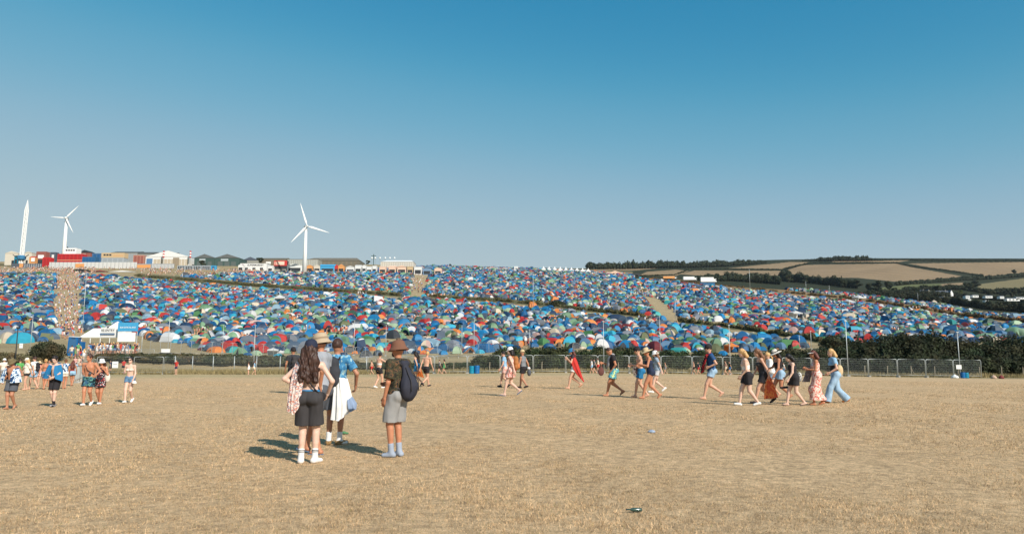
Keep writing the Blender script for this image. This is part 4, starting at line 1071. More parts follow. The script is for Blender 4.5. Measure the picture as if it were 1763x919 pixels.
# left part: older chain fence on straight posts, then two arched panels by the notice
GL = 'mesh fence panels along the field edge'
LX = [237,289]; 
for k,(a_,b_,lab) in enumerate([(175,236,'left of the woman in denim shorts'),(238,289,'just right of the woman in denim shorts'),(290,310,'narrow, beside the tiny walker in red')]):
    fence_panel((a_-CX)/FPX*1.003*84.5, 84.5, (b_-CX)/FPX*1.003*84.5-.05, 84.5, 'galvanised mesh fence panel ' + lab, GL)
pf = empty('wire_fence', ((308-CX)/FPX*92, 92, float(ground((308-CX)/FPX*92, 92))))
P0 = Vector(pf.location)
PX_ = [308,338,373,409,447,487,525,563,600,634]
tops = []
for px in PX_:
    x = (px-CX)/FPX*1.003*92; z = float(ground(x, 92)); tops.append((x-P0.x, 0, z-P0.z+1.95))
    MB().tube([(x-P0.x,0,z-P0.z-.3),(x-P0.x,0,z-P0.z+2.0)], .045, 6).build('post', STEEL, pf, True)
m_ = MB()
for k in range(len(tops)-1):
    a_, b_ = np.array(tops[k]), np.array(tops[k+1])
    for q in range(11):
        dz = -q*.18; m_.box((0,0,0),(1,1,1), Matrix(((b_[0]-a_[0],0,0,a_[0]),(0,.008,0,.05),(b_[2]-a_[2],0,.008,a_[2]+dz),(0,0,0,1))))
    for q in range(18):
        f = q/18; p = a_+(b_-a_)*f; m_.box((p[0]-.004,.045,p[2]-1.85),(p[0]+.004,.053,p[2]))
m_.build('wire_mesh', WIRE, pf)
tag(pf, 'wire fence on straight posts from the red-shirted walker to the curly-haired woman', 'fence')
# upper rail fence at the foot of the campsite
for k in range(34):
    Yb = 108 + k * .12; px0 = 262 + k * 17.6; px1 = px0 + 17.0
    xa, xb = (px0-CX)/FPX*Yb, (px1-CX)/FPX*Yb
    r = fence_panel(xa, Yb, xb, Yb+.1, 'x', 'mesh fence panels at the foot of the campsite')
    r.scale = ((xb-xa)/W, 1, 1)
    who = ['by the blue sign post','at the parked trailer','just past the trailer','under the dark slate ridge tent','under the cyan pop-up','left of the orange dome tent','below the orange dome tent','right of the orange dome tent','below the green ridge tent','below the pale green dome','below the small white gazebo','right of the small white gazebo','left of the black-capped man','behind the black-capped man','left of the curly-haired woman','behind the curly-haired woman','behind the beige bucket hat','behind the man in the floral shirt','below the orange and charcoal tent','below the big sage family tent','left of the brown bucket hat','behind the brown bucket hat','right of the brown bucket hat','below the small red tent','below the orange half of a tent','above the couple with orange towel','below the steel blue tent','below the bright blue dome','below the navy tent past the couple','below the maroon and orange tent','below the row of maroon tents','above the left water drum','above the right water drum','where the green hedge begins'][k]
    r['label'] = 'distant mesh fence panel at the campsite foot, ' + who
# wooden stakes with wire behind the fence
GS = 'wooden stakes behind the mesh fence'
for px, w_ in [(782,'beside the left water drum'),(843,'behind the light blue sleeve'),(932,'right of the grey vest'),(1062,'behind the phone reader'),(1272,'left of the blonde woman'),(1330,'behind the white shirt'),(1397,'left of the pink dress'),(1481,'by the tall light pole'),(1519,'first after the tall light pole'),(1560,'with a broken brace'),(1600,'between two fence joints'),(1639,'left of the small blue drums'),(1676,'at the last fence post'),(1713,'beyond the end of the fence'),(1750,'nearest the frame edge')]:
    x = (px-CX)/FPX*86.5*1.003; z = float(ground(x, 86.5)); h = 1.25
    s = MB(); s.tube([(0,0,-.3),(.01*(px%5),0,h*.5),(.02*(px%5),.0,h)], [.06,.055,.05], 6)
    if px == 1560: s.tube([(.02,0,h*.8),(.5,.1,0)], .035, 5)
    tag(s.build('wooden_stake', WOODP, None, False, (x, 86.5, z)), 'weathered wooden stake ' + w_, 'stake', GS)

# --- poles: thin light poles and masts. px, top row, base row, distance, radius, kind
PG_ = 'thin light poles'
POLES = [(1461,553,650,84,.075,'tall light pole over the thicket beside the wide jeans'),(1654,572,652,84,.075,'light pole rising behind the last mesh fence panel'),(1040,553,640,84,.06,'light pole behind the phone reader in black'),
 (1258,560,642,84,.06,'light pole right of the football shirt walker'),(436,560,646,88,.06,'light pole right of the orange dome tent'),(289,545,603,110,.07,'light pole beside the parked trailer'),(912,568,606,122,.07,'short light pole above the man in the grey vest'),
 (1137,545,606,124,.07,'light pole above the three sunhat friends'),(609,552,610,122,.07,'light pole above the floral shirt'),(664,560,612,120,.06,'light pole beside the brown bucket hat'),(816,548,612,120,.07,'light pole above the blue water drums'),(795,562,610,120,.06,'shorter light pole left of the water drum pole'),
 (383,560,604,122,.06,'light pole above the orange dome tent'),(918,472,527,260,.13,'pale mast standing on the middle hedge bank'),(1163,512,548,230,.12,'pale mast at the foot of the brown path'),(500,465,492,430,.16,'pale mast left of the turbine foot'),
 (1291,464,488,560,.2,'lattice mast behind the white lorries'),(1377,578,597,140,.07,'short pole at the hedge bank end'),(1397,570,600,135,.07,'pole beside the dark bush on the bank'),(53,542,592,118,.06,'grey pole in front of the big steel blue tent'),(141,470,580,150,.08,'slim grey pole left of the entry marquee'),(243,570,612,104,.06,'slim pole beside the blue sign'),
 (1428,492,503,470,.12,'pole on the far edge of the campsite'),(1388,485,500,480,.12,'second pole on the far edge of the campsite'),(1581,505,522,420,.1,'pole before the stone houses')]
for px, rt, rb, Yp, rad, lab in POLES:
    X, Yy, Z = at_dist(px, rb, Yp); zt = HC + float(e_of(rt)) * Yp
    r = empty('light_pole', (X, Yy, Z))
    MB().tube([(0,0,-.4),(0,0,(zt-Z)*.5),(0,0,zt-Z)], [rad*.75, rad*.62, rad*.5], 8).build('shaft', STEEL, r, True)
    h = zt - Z; MB().box((-rad*1.8, -rad*1.0, h-.02), (rad*1.8, rad*1.0, h+rad*1.0)).build('lamp_head', STEEL, r)
    MB().box((-rad*2.4,-rad*2.4,-.2),(rad*2.4,rad*2.4,.12)).build('base', CONC, r)
    tag(r, lab, 'pole', PG_)
X, Yy, Z = at_dist(27, 612, 96); zt = HC + float(e_of(566)) * 96
r = empty('black_pole', (X, Yy, Z)); MB().tube([(0,0,-.3),(0,0,zt-Z)], [.085,.06], 8).build('shaft', DARKP, r, True); MB().box((-.14,-.14,zt-Z),(.14,.14,zt-Z+.25)).build('lamp_head', DARKP, r)
tag(r, 'black post standing over the man in the olive hat', 'pole')

# --- notices and drums
def notice(px, row0, row1, w_px, Yp, lab, zg=True):
    X, Yy, Z = at_dist(px, row1, Yp); z0, z1 = HC+float(e_of(row1))*Yp, HC+float(e_of(row0))*Yp; w = w_px/FPX*Yp
    r = empty('notice_board', (X, Yy, z0))
    MB().box((-w/2,-.02,0),(w/2,.02,z1-z0)).build('board', WHITEP, r)
    MB().box((-w*.36,-.024,(z1-z0)*.55),(w*.36,-.021,(z1-z0)*.62)).build('print_line', rgb('print_grey', (120,120,120)), r)
    return tag(r, lab, 'notice')
notice(1651,628,635,9,82.9,'white notice tied to the last mesh fence panels')
notice(36,591,599,6,104,'small white notice behind the black pole')
notice(198,622,633,10,84.3,'white notice on the fence left of the denim shorts woman')
BLUEP = rgb('blue_plastic', (24,100,160), rough=.4); TEALP = rgb('teal_plastic', (20,130,160), rough=.4)
def drum(px, row, h, w, Yp, m, lab, cat='drum', grp='blue drums along the fence'):
    X, Yy, Z = at_dist(px, row, Yp); R_ = w/2
    r = empty('water_drum', (X, Yy, Z)); MB().lathe([(0,.0),(R_*.94,0),(R_,.05),(R_*.97,.1),(R_,h*.33),(R_*.96,h*.36),(R_,h*.4),(R_,h*.66),(R_*.96,h*.69),(R_,h*.73),(R_,h-.05),(R_*.93,h),(0,h)], 16).build('barrel', m, r, True)
    MB().lathe([(0,h+.04),(R_*.6,h+.04),(R_*.62,h)], 12).build('lid', DARKP, r)
    return tag(r, lab, cat, grp)
drum(812,642,.85,.58,81.5,TEALP,'teal water drum, left one of the pair by the fence'); drum(821,642,.9,.6,81.5,BLUEP,'darker blue water drum, right one of the pair by the fence')
drum(1658,651,.62,.5,80,BLUEP,'blue drum under the white notice, left of two'); drum(1664,651,.6,.5,80,TEALP,'lighter blue drum under the white notice, right of two')
for px, row, w, c, lab in [(1644,650.5,.7,(220,225,225),'white bin bag slumped beside the small blue drums'),(1711,650.5,.55,(190,160,140),'pale bundle lying beyond the fence end'),(1724,650.5,.5,(120,50,50),'dark red bundle lying beyond the fence end')]:
    X, Yy, Z = at_dist(px, row, 79); b = MB().lathe([(0,0),(w*.5,.0),(w*.55,.12),(w*.4,.26),(w*.12,.36),(w*.06,.42),(0,.43)], 10)
    tag(b.build('bin_bag', rgb('bag_%d' % px, c, var=.3, scale=6), None, True, (X, Yy, Z-.01)), lab, 'bag')

# --- boxes: toilets, containers, sheds
def boxy(name, px0, px1, rb, rt, Yp, depth, m, lab, cat, parts=(), roof=None, group=None, base_on_ground=True):
    """box building between two columns, base and top rows; parts: (name, fx0, fx1, fz0, fz1, mat, proud)"""
    pc = (px0+px1)/2; X, Yy, Z = at_dist(pc, rb, Yp)
    z0 = Z if base_on_ground else HC+float(e_of(rb))*Yp; z1 = HC+float(e_of(rt))*Yp; w = (px1-px0)/FPX*Yp
    if z1 - z0 < .3: z0 = z1 - (rb-rt)/FPX*Yp
    h = z1 - z0; r = empty(name, (X, Yy, z0))
    MB().box((-w/2, 0, -(0 if not base_on_ground else 1.5)), (w/2, depth, h)).build('wall', m, r)
    for nm, a0, a1, b0, b1, mm, pr in parts:
        MB().box((-w/2+a0*w, -pr, b0*h), (-w/2+a1*w, .02, b1*h)).build(nm, mm, r)
    if roof:
        kind, rh, mm = roof; rh = rh/FPX*Yp; o = .3 if w > 6 else .1
        if kind == 'ridge_x':
            V = [(-w/2-o,-o,h),(w/2+o,-o,h),(w/2+o,depth+o,h),(-w/2-o,depth+o,h),(-w/2-o,depth/2,h+rh),(w/2+o,depth/2,h+rh)]
            MB().add(V, [[0,1,5,4],[2,3,4,5],[3,2,1,0]], [[0,4,3],[1,2,5]]).build('roof', mm, r)
        elif kind == 'gable_front':
            V = [(-w/2-o,-o,h),(w/2+o,-o,h),(w/2+o,depth+o,h),(-w/2-o,depth+o,h),(0,-o,h+rh),(0,depth+o,h+rh)]
            MB().add(V, [[0,4,5,3],[1,2,5,4],[3,2,1,0]], [[0,1,4],[2,3,5]]).build('roof', mm, r)
        elif kind == 'hip':
            V = [(-w/2-o,-o,h),(w/2+o,-o,h),(w/2+o,depth+o,h),(-w/2-o,depth+o,h),(-w*.36,depth/2,h+rh),(w*.40,depth/2,h+rh)]
            MB().add(V, [[0,1,5,4],[2,3,4,5],[3,2,1,0]], [[0,4,3],[1,2,5]]).build('roof', mm, r)
    return tag(r, lab, cat, group)
def multi(nm, n, a0, a1, b0, b1, m, pr=.05, gap=.25):
    s = (a1-a0)/n; return [(nm, a0+i*s+s*gap/2, a0+(i+1)*s-s*gap/2, b0, b1, m, pr) for i in range(n)]
RED = rgb('red_container', (192,48,48), bump=.0); BLUC = rgb('blue_container', (52,100,140)); TAN = rgb('tan_container', (200,174,136)); GRYC = rgb('grey_container', (164,172,178))
ORG = rgb('orange_panel', (220,156,96)); ROOFG = rgb('grey_roof', (100,104,104), var=.1, scale=.3); ROOFD = rgb('dark_roof', (92,94,92), var=.12, scale=.3); GREENW = rgb('dark_green_cladding', (66,88,84), var=.1)
BEIGE = rgb('beige_cladding', (206,200,188)); GREYW = rgb('grey_cladding', (150,150,142)); BROWNR = rgb('brown_roof', (120,112,98), var=.12, scale=.3); SKYB = rgb('sky_blue_panel', (70,160,206)); REDS = rgb('red_sign', (196,58,54)); PEACH = rgb('peach_canvas', (230,196,172)); STONE = rgb('stone_wall', (128,122,112), var=.2); SLATE = rgb('slate_roof', (84,92,104)); BRICK = rgb('brick_red', (150,90,80))
LINE = rgb('dark_line', (60,62,66))
ribs = lambda m, n=10: multi('corrugation', 1, 0, 1, .0, .01, m)
# portable toilet by the gate
r = boxy('portable_toilet', 116,131,599,580,105,1.2,BLUEP,'blue portable toilet leaning beside the way to the marquee','portable toilet',
 [('door',.14,.86,.06,.9,BLUC,.03),('vent',.3,.7,.91,.95,DARKP,.04)], ('ridge_x',1.2,WHITEP)); r.rotation_euler = (0,R(3),R(12))
boxy('portable_toilet',134,141,600,588,106,.8,BLUEP,'smaller blue cabin right of the leaning toilet','portable toilet',[('door',.15,.85,.08,.9,BLUC,.03)])
# trailer with board
X, Yy, Z = at_dist(285,609,104); r = empty('trailer', (X, Yy, Z))
MB().box((-.75,-.35,.42),(.75,.35,.55)).build('chassis', DARKP, r); MB().box((-.62,-.05,.62),(.62,.0,1.12)).build('board', WHITEP, r); MB().tube([(.75,0,.48),(1.3,0,.4)],.035,5).build('tow_bar', STEEL, r)
for sx in (-1,1):
    w_ = MB(); w_.lathe([(.0,-.06),(.26,-.06),(.28,0),(.26,.06),(0,.06)], 14, Matrix.Translation((.0,sx*.42,.28)) @ Matrix.Rotation(R(90),4,'X')); w_.build('wheel', DARKP, r, True)
for sx in (-.5,.5): MB().box((sx-.02,-.04,.5),(sx+.02,-.01,.7)).build('support', STEEL, r)
tag(r, 'small dark trailer carrying a white board behind the arched fence', 'trailer')

# --- entry marquee with sign
Yg0 = 108.0; k_ = Yg0/FPX
def gx(px): return (px-CX)*k_*1.004
def gz(row): return HC+float(e_of(row))*Yg0
g0 = empty('entry_marquee', (gx(180), Yg0, float(ground(gx(180), Yg0)))); O = np.array(g0.location)
def loc(px, row, dy=0.0): return (gx(px)-O[0], dy, gz(row)-O[2])
zc = loc(0,580)[2]
# sloping side roof
V = [loc(144,579),loc(212,579),loc(212,565,2.2),loc(151,564,2.2),loc(144,581),loc(212,581)]
MB().add(V, [[0,1,2,3],[4,5,1,0]]).build('side_canopy', CANV, g0)
V = [loc(151,564,2.21), loc(212,565,2.21), loc(212,579,4.6), loc(146,579,4.6)]; MB().add(V, [[0,1,2,3]]).build('side_canopy', CANV, g0)
pk = loc(197,552,1.6); e1,e2,e3,e4 = loc(179,565,0),loc(214,565,0),loc(214,565,3.2),loc(179,565,3.2); mid = lambda a,b,f: tuple(a[i]+(b[i]-a[i])*f for i in range(3))
def sagp(e): p = mid(e,pk,.5); return (p[0],p[1],p[2]-.22)
V = [e1,e2,e3,e4,sagp(e1),sagp(e2),sagp(e3),sagp(e4),pk]
MB().add(V, [[0,1,5,4],[1,2,6,5],[2,3,7,6],[3,0,4,7]], [[4,5,8],[5,6,8],[6,7,8],[7,4,8]]).build('peaked_roof', CANV, g0)
MB().box((e1[0],-.03,loc(0,580)[2]),(e2[0],.03,e1[2])).build('front_wall', CANV, g0)
for px in (145,161,178,194,214):
    p = loc(px,580,.05); MB().tube([(p[0],.1,-.3),(p[0],.1,p[2])], .05, 6).build('leg', WHITEP, g0)
tag(g0, 'white peaked entry marquee with a long side canopy over the queue', 'marquee')
def text_obj(s, size, m, parent, locv, name='lettering', ex=.006, sx=1.0):
    c = bpy.data.curves.new(name, 'FONT'); c.body = s; c.size = size; c.align_x = 'CENTER'; c.align_y = 'CENTER'; c.extrude = ex; c.resolution_u = 2; c.offset = size*.012
    o = bpy.data.objects.new(name, c); COL.objects.link(o); o.data.materials.append(m); o.parent = parent; o.location = locv; o.rotation_euler = (math.pi/2, 0, 0); o.scale = (sx, 1, 1)
    bpy.context.view_layer.update(); me = bpy.data.meshes.new_from_object(o.evaluated_get(bpy.context.evaluated_depsgraph_get()))
    o2 = link(name, me, None, parent); o2.location = locv; o2.rotation_euler = o.rotation_euler; o2.scale = o.scale; bpy.data.objects.remove(o); return o2
sg = empty('entry_sign', (gx(191.5), Yg0-.1, gz(576))); hh_ = gz(563.5)-gz(576); ww_ = (203.5-180)*k_
MB().box((-ww_/2,-.05,hh_*.22),(ww_/2,0,hh_)).build('board', CANV, sg); MB().box((-ww_/2,-.07,0),(ww_/2,0,hh_*.18)).build('blue_strip', rgb('strip_blue', (110,132,160)), sg)
text_obj('RE-ENTRY', .50, DARKP, sg, (0,-.062,hh_*.58), sx=.86)
MB().lathe([(0,0),(.12,.02),(.14,.12),(.05,.2),(0,.22)], 8, Matrix.Translation((-.0,-.05,hh_*.95))).build('ornament', DARKP, sg)
tag(sg, 'white sign reading RE-ENTRY on the front of the marquee', 'sign')
bs = empty('blue_sign', (gx(231), Yg0-1.2, float(ground(gx(231), Yg0-1.2)))); Ob = np.array(bs.location)
kz = lambda row: HC+float(e_of(row))*(Yg0-1.2)-Ob[2]; kx = lambda px: (px-231)*(Yg0-1.2)/FPX
MB().box((kx(215),-.04,kz(570)),(kx(249.5),.04,kz(555))).build('blue_board', SKYB, bs); MB().box((kx(215.5),-.06,kz(588)),(kx(246),.0,kz(572))).build('white_board', WHITEP, bs)
text_obj('BLUE GATES: ALL BAGS', .30, WHITEP, bs, (kx(232),-.048,kz(563.5)), sx=.74)
MB().box((kx(216),-.05,kz(571.6)),(kx(239),-.041,kz(570.4))).build('white_strip', WHITEP, bs)
for px in (215.5, 248): MB().tube([(kx(px),.06,-.4),(kx(px),.06,kz(555))], .06, 6).build('post', STEEL, bs)
tag(bs, 'blue lettered sign above a blank white board on posts beside the marquee', 'sign')
# queue barriers round the gate
GB = 'steel barriers around the entry'
br = MB(); br.tube([(0,0,0),(0,0,1.05),(.08,0,1.12),(2.1,0,1.12),(2.18,0,1.05),(2.18,0,0)], .024, 5)
br.tube([(0,0,.25),(2.18,0,.25)], .02, 5)
BAR_F = br.mesh('frame', True); bb = MB()
for i in range(1, 14): bb.box((i*.155-.008,-.008,.25),(i*.155+.008,.008,1.1))
BAR_B = bb.mesh('bars')
def barrier(px, row, rz, Yp, lab):
    X, Yy, Z = at_dist(px, row, Yp); r = empty('crowd_barrier', (X, Yy, Z), rz); link('frame', BAR_F, STEEL, r); link('bars', BAR_B, WIRE, r)
    for q in (.25, 1.9): MB().box((q-.03,-.3,0),(q+.03,.3,.03)).build('foot', STEEL, r)
    tag(r, lab, 'barrier', GB)
for k in range(5): barrier(150+k*22, 606, .05*(k-2), 103.5, 'steel barrier in front of the queue, ' + ['under the canopy end','under the canopy middle','below the RE-ENTRY sign','below the blank white board','right of the blank white board'][k])
for k in range(4): barrier(146-k*5.5, 608+k*4, R(68), 100-k*2.6, 'steel barrier lining the way down, ' + ['first at the canopy corner','second from the canopy corner','third from the canopy corner','last, beside the stony verge'][k])
for k in range(5): barrier(140-k*3.0, 640+k*2, R(100+k*3), 62-k*3.6+2, 'solid grey barrier beside the dark-haired girl, ' + ['farthest one','second farthest','middle one','next to last','closest one'][k])

# --- skyline left: rides, containers, hangars, stalls
TUR = 'white wind turbines'
def blade_mesh(L):
    V = []; st = [(0,.28,.28),(.07,.30,.30),(.2,.85,.16),(.5,.6,.09),(.8,.36,.05),(1,.08,.02)]
    for f, c, t in st:
        for a in range(8):
            q = a*math.pi/4; V.append((math.cos(q)*c*.62*L/11, math.sin(q)*t*.6*L/11, f*L))
    return mesh_np('blade', V, np.array([[i*8+j, i*8+(j+1)%8, (i+1)*8+(j+1)%8, (i+1)*8+j] for i in range(5) for j in range(8)]), True)
def turbine(px, rb, rh, Yp, tips, yaw, lab):
    """tips: blade tip positions in the picture"""
    X, Yy, Z = at_dist(px, rb, Yp); zh = HC+float(e_of(rh))*Yp - Z; k = Yp/FPX
    r = empty('wind_turbine', (X, Yy, Z))
    MB().tube([(0,0,-1),(0,0,zh*.5),(0,0,zh)], [1.45*zh/30,1.15*zh/30,.78*zh/30], 16).build('tower', WHITEP, r, True)
    n_ = MB(); c_, s_ = math.cos(yaw), math.sin(yaw); f = np.array([s_, -c_, 0])
    hub = f*2.0*zh/30
    n_.tube([tuple(-f*2.6*zh/30+[0,0,zh+.5]), tuple(-f*1.0*zh/30+[0,0,zh+.6]), tuple(f*1.4*zh/30+[0,0,zh+.5])], [.6*zh/30,.95*zh/30,.8*zh/30], 10); n_.build('nacelle', WHITEP, r, True)
    MB().lathe([(1.3*zh/30,-.1),(1.35*zh/30,0),(1.3*zh/30,.1)], 14, Matrix.Translation((0,0,zh-2.0*zh/30))).build('service_ring', GREYW, r)
    h_ = empty('rotor', tuple(hub+[0,0,zh+.5])); h_.parent = r
    MB().lathe([(0,1.0*zh/30),(.45*zh/30,.75*zh/30),(.7*zh/30,.2*zh/30),(.7*zh/30,-.4*zh/30)], 12, Matrix.Rotation(yaw,4,'Z') @ Matrix.Rotation(R(90),4,'X')).build('hub', WHITEP, h_, True)
    for L, ang in tips:
        b = link('blade', blade_mesh(L), WHITEP, h_); b.rotation_euler = (Matrix.Rotation(yaw,3,'Z') @ Matrix.Rotation(R(ang),3,'Y')).to_euler()
    tag(r, lab, 'wind turbine', TUR)
turbine(524,471,391,560,[(18.5,-19),(18.5,101),(18.5,221)],R(35),'white wind turbine rising from the tents beside the red sign')
turbine(109,450,377,700,[(16.5,40),(16.5,152),(13,272)],R(14),'white wind turbine behind the red container stack')
# drop tower ride
X, Yy, Z = at_dist(36,450,640); k = 640/FPX; r = empty('ride_tower', (X, Yy, Z)); zt = HC+float(e_of(344))*640-Z; zm = HC+float(e_of(362))*640-Z
m_ = MB(); hw = .95
lean = 3.0*k
for sx, sy in ((-1,-1),(1,-1),(1,1),(-1,1)): m_.tube([(sx*hw,sy*hw,-1),(sx*hw+lean*.8,sy*hw,zm),(lean,0,zt)], [.42,.38,.16], 5)
nseg = 30
for i in range(nseg):
    z0, z1 = zm*i/nseg, zm*(i+1)/nseg; s = 1 if i % 2 else -1; o0, o1 = lean*.8*i/nseg, lean*.8*(i+1)/nseg
    for sy in (-1,1):
        m_.tube([(-s*hw+o0,sy*hw,z0),(s*hw+o1,sy*hw,z1)], .2, 4, False); m_.tube([(-hw+o1,sy*hw,z1),(hw+o1,sy*hw,z1)], .16, 4, False)
m_.build('lattice_mast', WHITEP, r)
MB().lathe([(2.2,0),(3.4,1),(3.6,3.2),(2.4,4.4)], 10, Matrix.Translation((0.2,0,2+ .2*zt*.35))).build('passenger_ring', rgb('ride_blue', (60,120,160)), r)
for a, s in ((R(50),1),(R(130),1)): MB().tube([(0,0,6),(math.cos(a)*11,-1,6+math.sin(a)*7)], [.5,.3], 5).build('arm', DARKP, r)
tag(r, 'tall white lattice ride tower at the far left of the skyline', 'ride tower')
SK = 'buildings along the skyline'
boxy('tent_hall',8,30,447,436,690,14,CREAMP,'pale arched hall left of the ride tower','hall',[('doorway',.55,.8,0,.4,DARKP,.1)],('gable_front',4,CREAMP),SK)
boxy('tent_hall',42,54,447,435,690,14,CREAMP,'pale hall just right of the ride tower','hall',[('doorway',.2,.5,0,.4,DARKP,.1)],('gable_front',2,CREAMP),SK)
boxy('shop_front',62,79,441,433,690,6,BRICK,'dark red stall front with a white name strip','stall',[('name_board',.2,.8,.5,.75,WHITEP,.1),('opening',.1,.9,.05,.4,DARKP,.08)],None,SK)
boxy('market_stall',24,30,450,441,655,4,TEALP,'small teal and black stall under the ride tower','stall',[('opening',.2,.9,.1,.7,DARKP,.1)],('ridge_x',2,GREENW),SK)
boxy('market_stall',50,60,449,443,655,4,ORG,'orange striped stall right of the ride tower','stall',[('awning',.4,1.0,.55,.95,WHITEP,.5)],('ridge_x',2,REDS),SK)
boxy('small_container',73,87,449,443,655,5,RED,'small red container left of the big red stack','container',multi('door',2,.1,.9,.1,.9,rgb('red2',(170,40,42))),None,SK)
boxy('small_container',86,96,441,434,700,5,SLATE,'grey blue cabin with a black chimney pipe','cabin',[('window',.3,.7,.4,.8,WHITEP,.05)],None,SK)
boxy('red_container_stack',98,141,450.5,437,660,8,RED,'stack of bright red shipping containers under the turbine','container',[('seam',0,1,.48,.52,TAN,.06)]+multi('door_panel',6,.02,.98,.06,.44,rgb('red2',(170,40,42)))+multi('upper_panel',6,.02,.98,.56,.95,rgb('red2',(170,40,42))),None,SK)
boxy('control_cabin',110,131,437,427,670,8,WHITEP,'white ship-like cabin on top of the red containers','cabin',multi('window',4,.1,.9,.5,.75,DARKP)+[('funnel',.22,.3,1.0,1.25,DARKP,.0)],None,SK,False)
boxy('blue_container',141,164,451,442,660,6,BLUC,'blue shipping container beside the red stack','container',multi('door_panel',4,.04,.96,.1,.9,rgb('blue2',(34,90,140))),None,SK)
boxy('barn',134,156,442,435,720,12,BRICK,'red striped barn with black gable behind the blue container','barn',multi('stripe',5,.02,.6,.05,.95,rgb('white_stripe',(180,150,140))),('gable_front',5,DARKP),SK)
boxy('blue_container',158,174,446,436,705,6,rgb('blue3',(70,104,140)),'dull blue upright container left of the tan container','container',multi('door_panel',2,.1,.9,.1,.9,rgb('blue2',(34,90,140))),None,SK)
boxy('tan_container',174,214,443.6,435.2,655,7,TAN,'tan container raised on a grey one','container',multi('window',3,.08,.45,.4,.75,LINE)+[('brown_strip',.5,.95,.4,.5,ORG,.05)],None,SK,False)
boxy('grey_container',174,213,452,443.8,655,7,GRYC,'grey container supporting the tan one','container',multi('door_panel',4,.04,.96,.08,.92,rgb('grey2',(150,158,164))),None,SK)
boxy('hangar',190,236,446,435,745,24,GREYW,'long grey-roofed hangar behind the tan container','hangar',multi('cladding_strip',9,.4,1,.0,.9,rgb('grey2',(150,158,164)),.06),('ridge_x',5,ROOFG),SK)
boxy('hangar',236,262,446,437,746,24,GREYW,'second grey-roofed hangar left of the white marquee','hangar',multi('cladding_strip',5,.05,.95,.0,.9,rgb('grey2',(150,158,164)),.06),('ridge_x',6,ROOFD),SK)
boxy('hangar',262,298,444,438,748,24,GREYW,'low grey hangar rising behind the white marquee peak','hangar',[],('ridge_x',6,ROOFD),SK)
boxy('brick_container',229,248,448,439,705,5,rgb('brick2',(176,124,106)),'brownish red container in front of the grey hangars','container',multi('door_panel',3,.05,.95,.1,.9,BRICK),None,SK)
boxy('white_marquee',250,326,453,442,690,22,CANV,'wide white marquee with a pointed gable and timber front','marquee',multi('timber_panel',10,.18,.98,.0,.72,rgb('timber',(190,178,158)),.08,.12)+[('entrance',.63,.77,.0,.9,rgb('timber_dark',(150,136,116)),.3),('blue_window',.02,.16,.1,.8,rgb('win_blue',(90,130,170)),.1)],('gable_front',11,CANV),SK)
for px, lab in ((281,'red and white banded chimney at the marquee gable'),(327,'red and white banded chimney right of the marquee')):
    X, Yy, Z = at_dist(px,452,684); zt = HC+float(e_of(432))*684-Z; r = empty('banded_chimney', (X,Yy,Z))
    MB().lathe([(.25,0),(.25,zt*.55)], 8).build('post', GREYW, r)
    for i in range(5): MB().lathe([(0,zt*(.55+.09*i)),(.8,zt*(.55+.09*i)),(.8,zt*(.64+.09*i)),(0,zt*(.64+.09*i))], 10).build('band', RED if i % 2 == 0 else WHITEP, r)
    tag(r, lab, 'chimney', 'banded chimneys on the skyline')
for a, b_, lab in ((334,369,'dark green hangar with open gable, left of two'),(369,412,'dark green hangar with pale doors, right of two')):
    boxy('hangar',a,b_,455,444,690,20,GREENW,lab,'hangar',multi('door',3,.1,.9,.0,.55,rgb('door_grey',(90,100,98)),.08)+[('pale_panel',.25,.55,.62,.9,rgb('pale_panel',(170,180,184)),.1)],('gable_front',7,ROOFG),SK)
boxy('hangar',417,444,455,448,720,16,GREYW,'small grey gabled shed right of the green hangars','shed',[],('gable_front',6,SLATE),SK)
boxy('hangar',449,492,455,446,730,18,BROWNR,'brown-roofed hangar behind the red sign','hangar',[('white_patch',.2,.4,.3,.6,WHITEP,.1)],('ridge_x',4,BROWNR),SK)
boxy('grey_shed',494,548,458,446,690,14,GREYW,'long grey ribbed shed left of the turbine','shed',multi('cladding_strip',16,.02,.98,.02,.9,rgb('grey3',(176,178,172)),.05,.4),('ridge_x',1.5,GREYW),SK)
boxy('hangar',520,620,456,448.5,745,26,rgb('hangar_wall',(110,106,94)),'largest brown hangar with long low roof right of the turbine','hangar',multi('cladding_strip',12,.04,.96,0,.8,BROWNR,.06,.5),('hip',7.5,BROWNR),SK)
boxy('white_hall',655,712,457,450.5,720,18,BEIGE,'pale long hall with white roof near the skyline mast','hall',multi('cladding_strip',14,.02,.98,0,.9,rgb('beige2',(190,184,172)),.05,.5),('hip',4.5,WHITEP),SK)
X, Yy, Z = at_dist(643,456,700); zt = HC+float(e_of(437.5))*700-Z; r = empty('mast', (X,Yy,Z)); MB().tube([(0,0,-1),(0,0,zt)],.35,6).build('shaft',GREENW,r); MB().tube([(-2.4,0,zt*.86),(0,0,zt*.9),(2.4,0,zt*.86)],.3,5).build('cross_arm',GREENW,r); tag(r,'green mast with a cross arm near the pale hall','mast')
for k, px in enumerate((640,646,654,663,671,679)):
    X, Yy, Z = at_dist(px,452,735); zz = HC+float(e_of(444))*735; r_ = MB().lathe([(0,-.9),(.6,-.75),(.95,-.2),(.95,.2),(.6,.75),(0,.9)], 10, Matrix.Translation((0,0,0)))
    o = r_.build('balloon', WHITEP, None, True, (X,Yy,zz)); o2 = MB().tube([(0,0,-.85),(0,0,-(zz-Z))],.1,4).build('tether', GREYW, o)
    tag(o,'white balloon floating above the pale hall, '+['left of the green mast','just right of the green mast','first of the even row','second of the even row','third of the even row','last of the even row'][k],'balloon','white balloons over the pale hall')
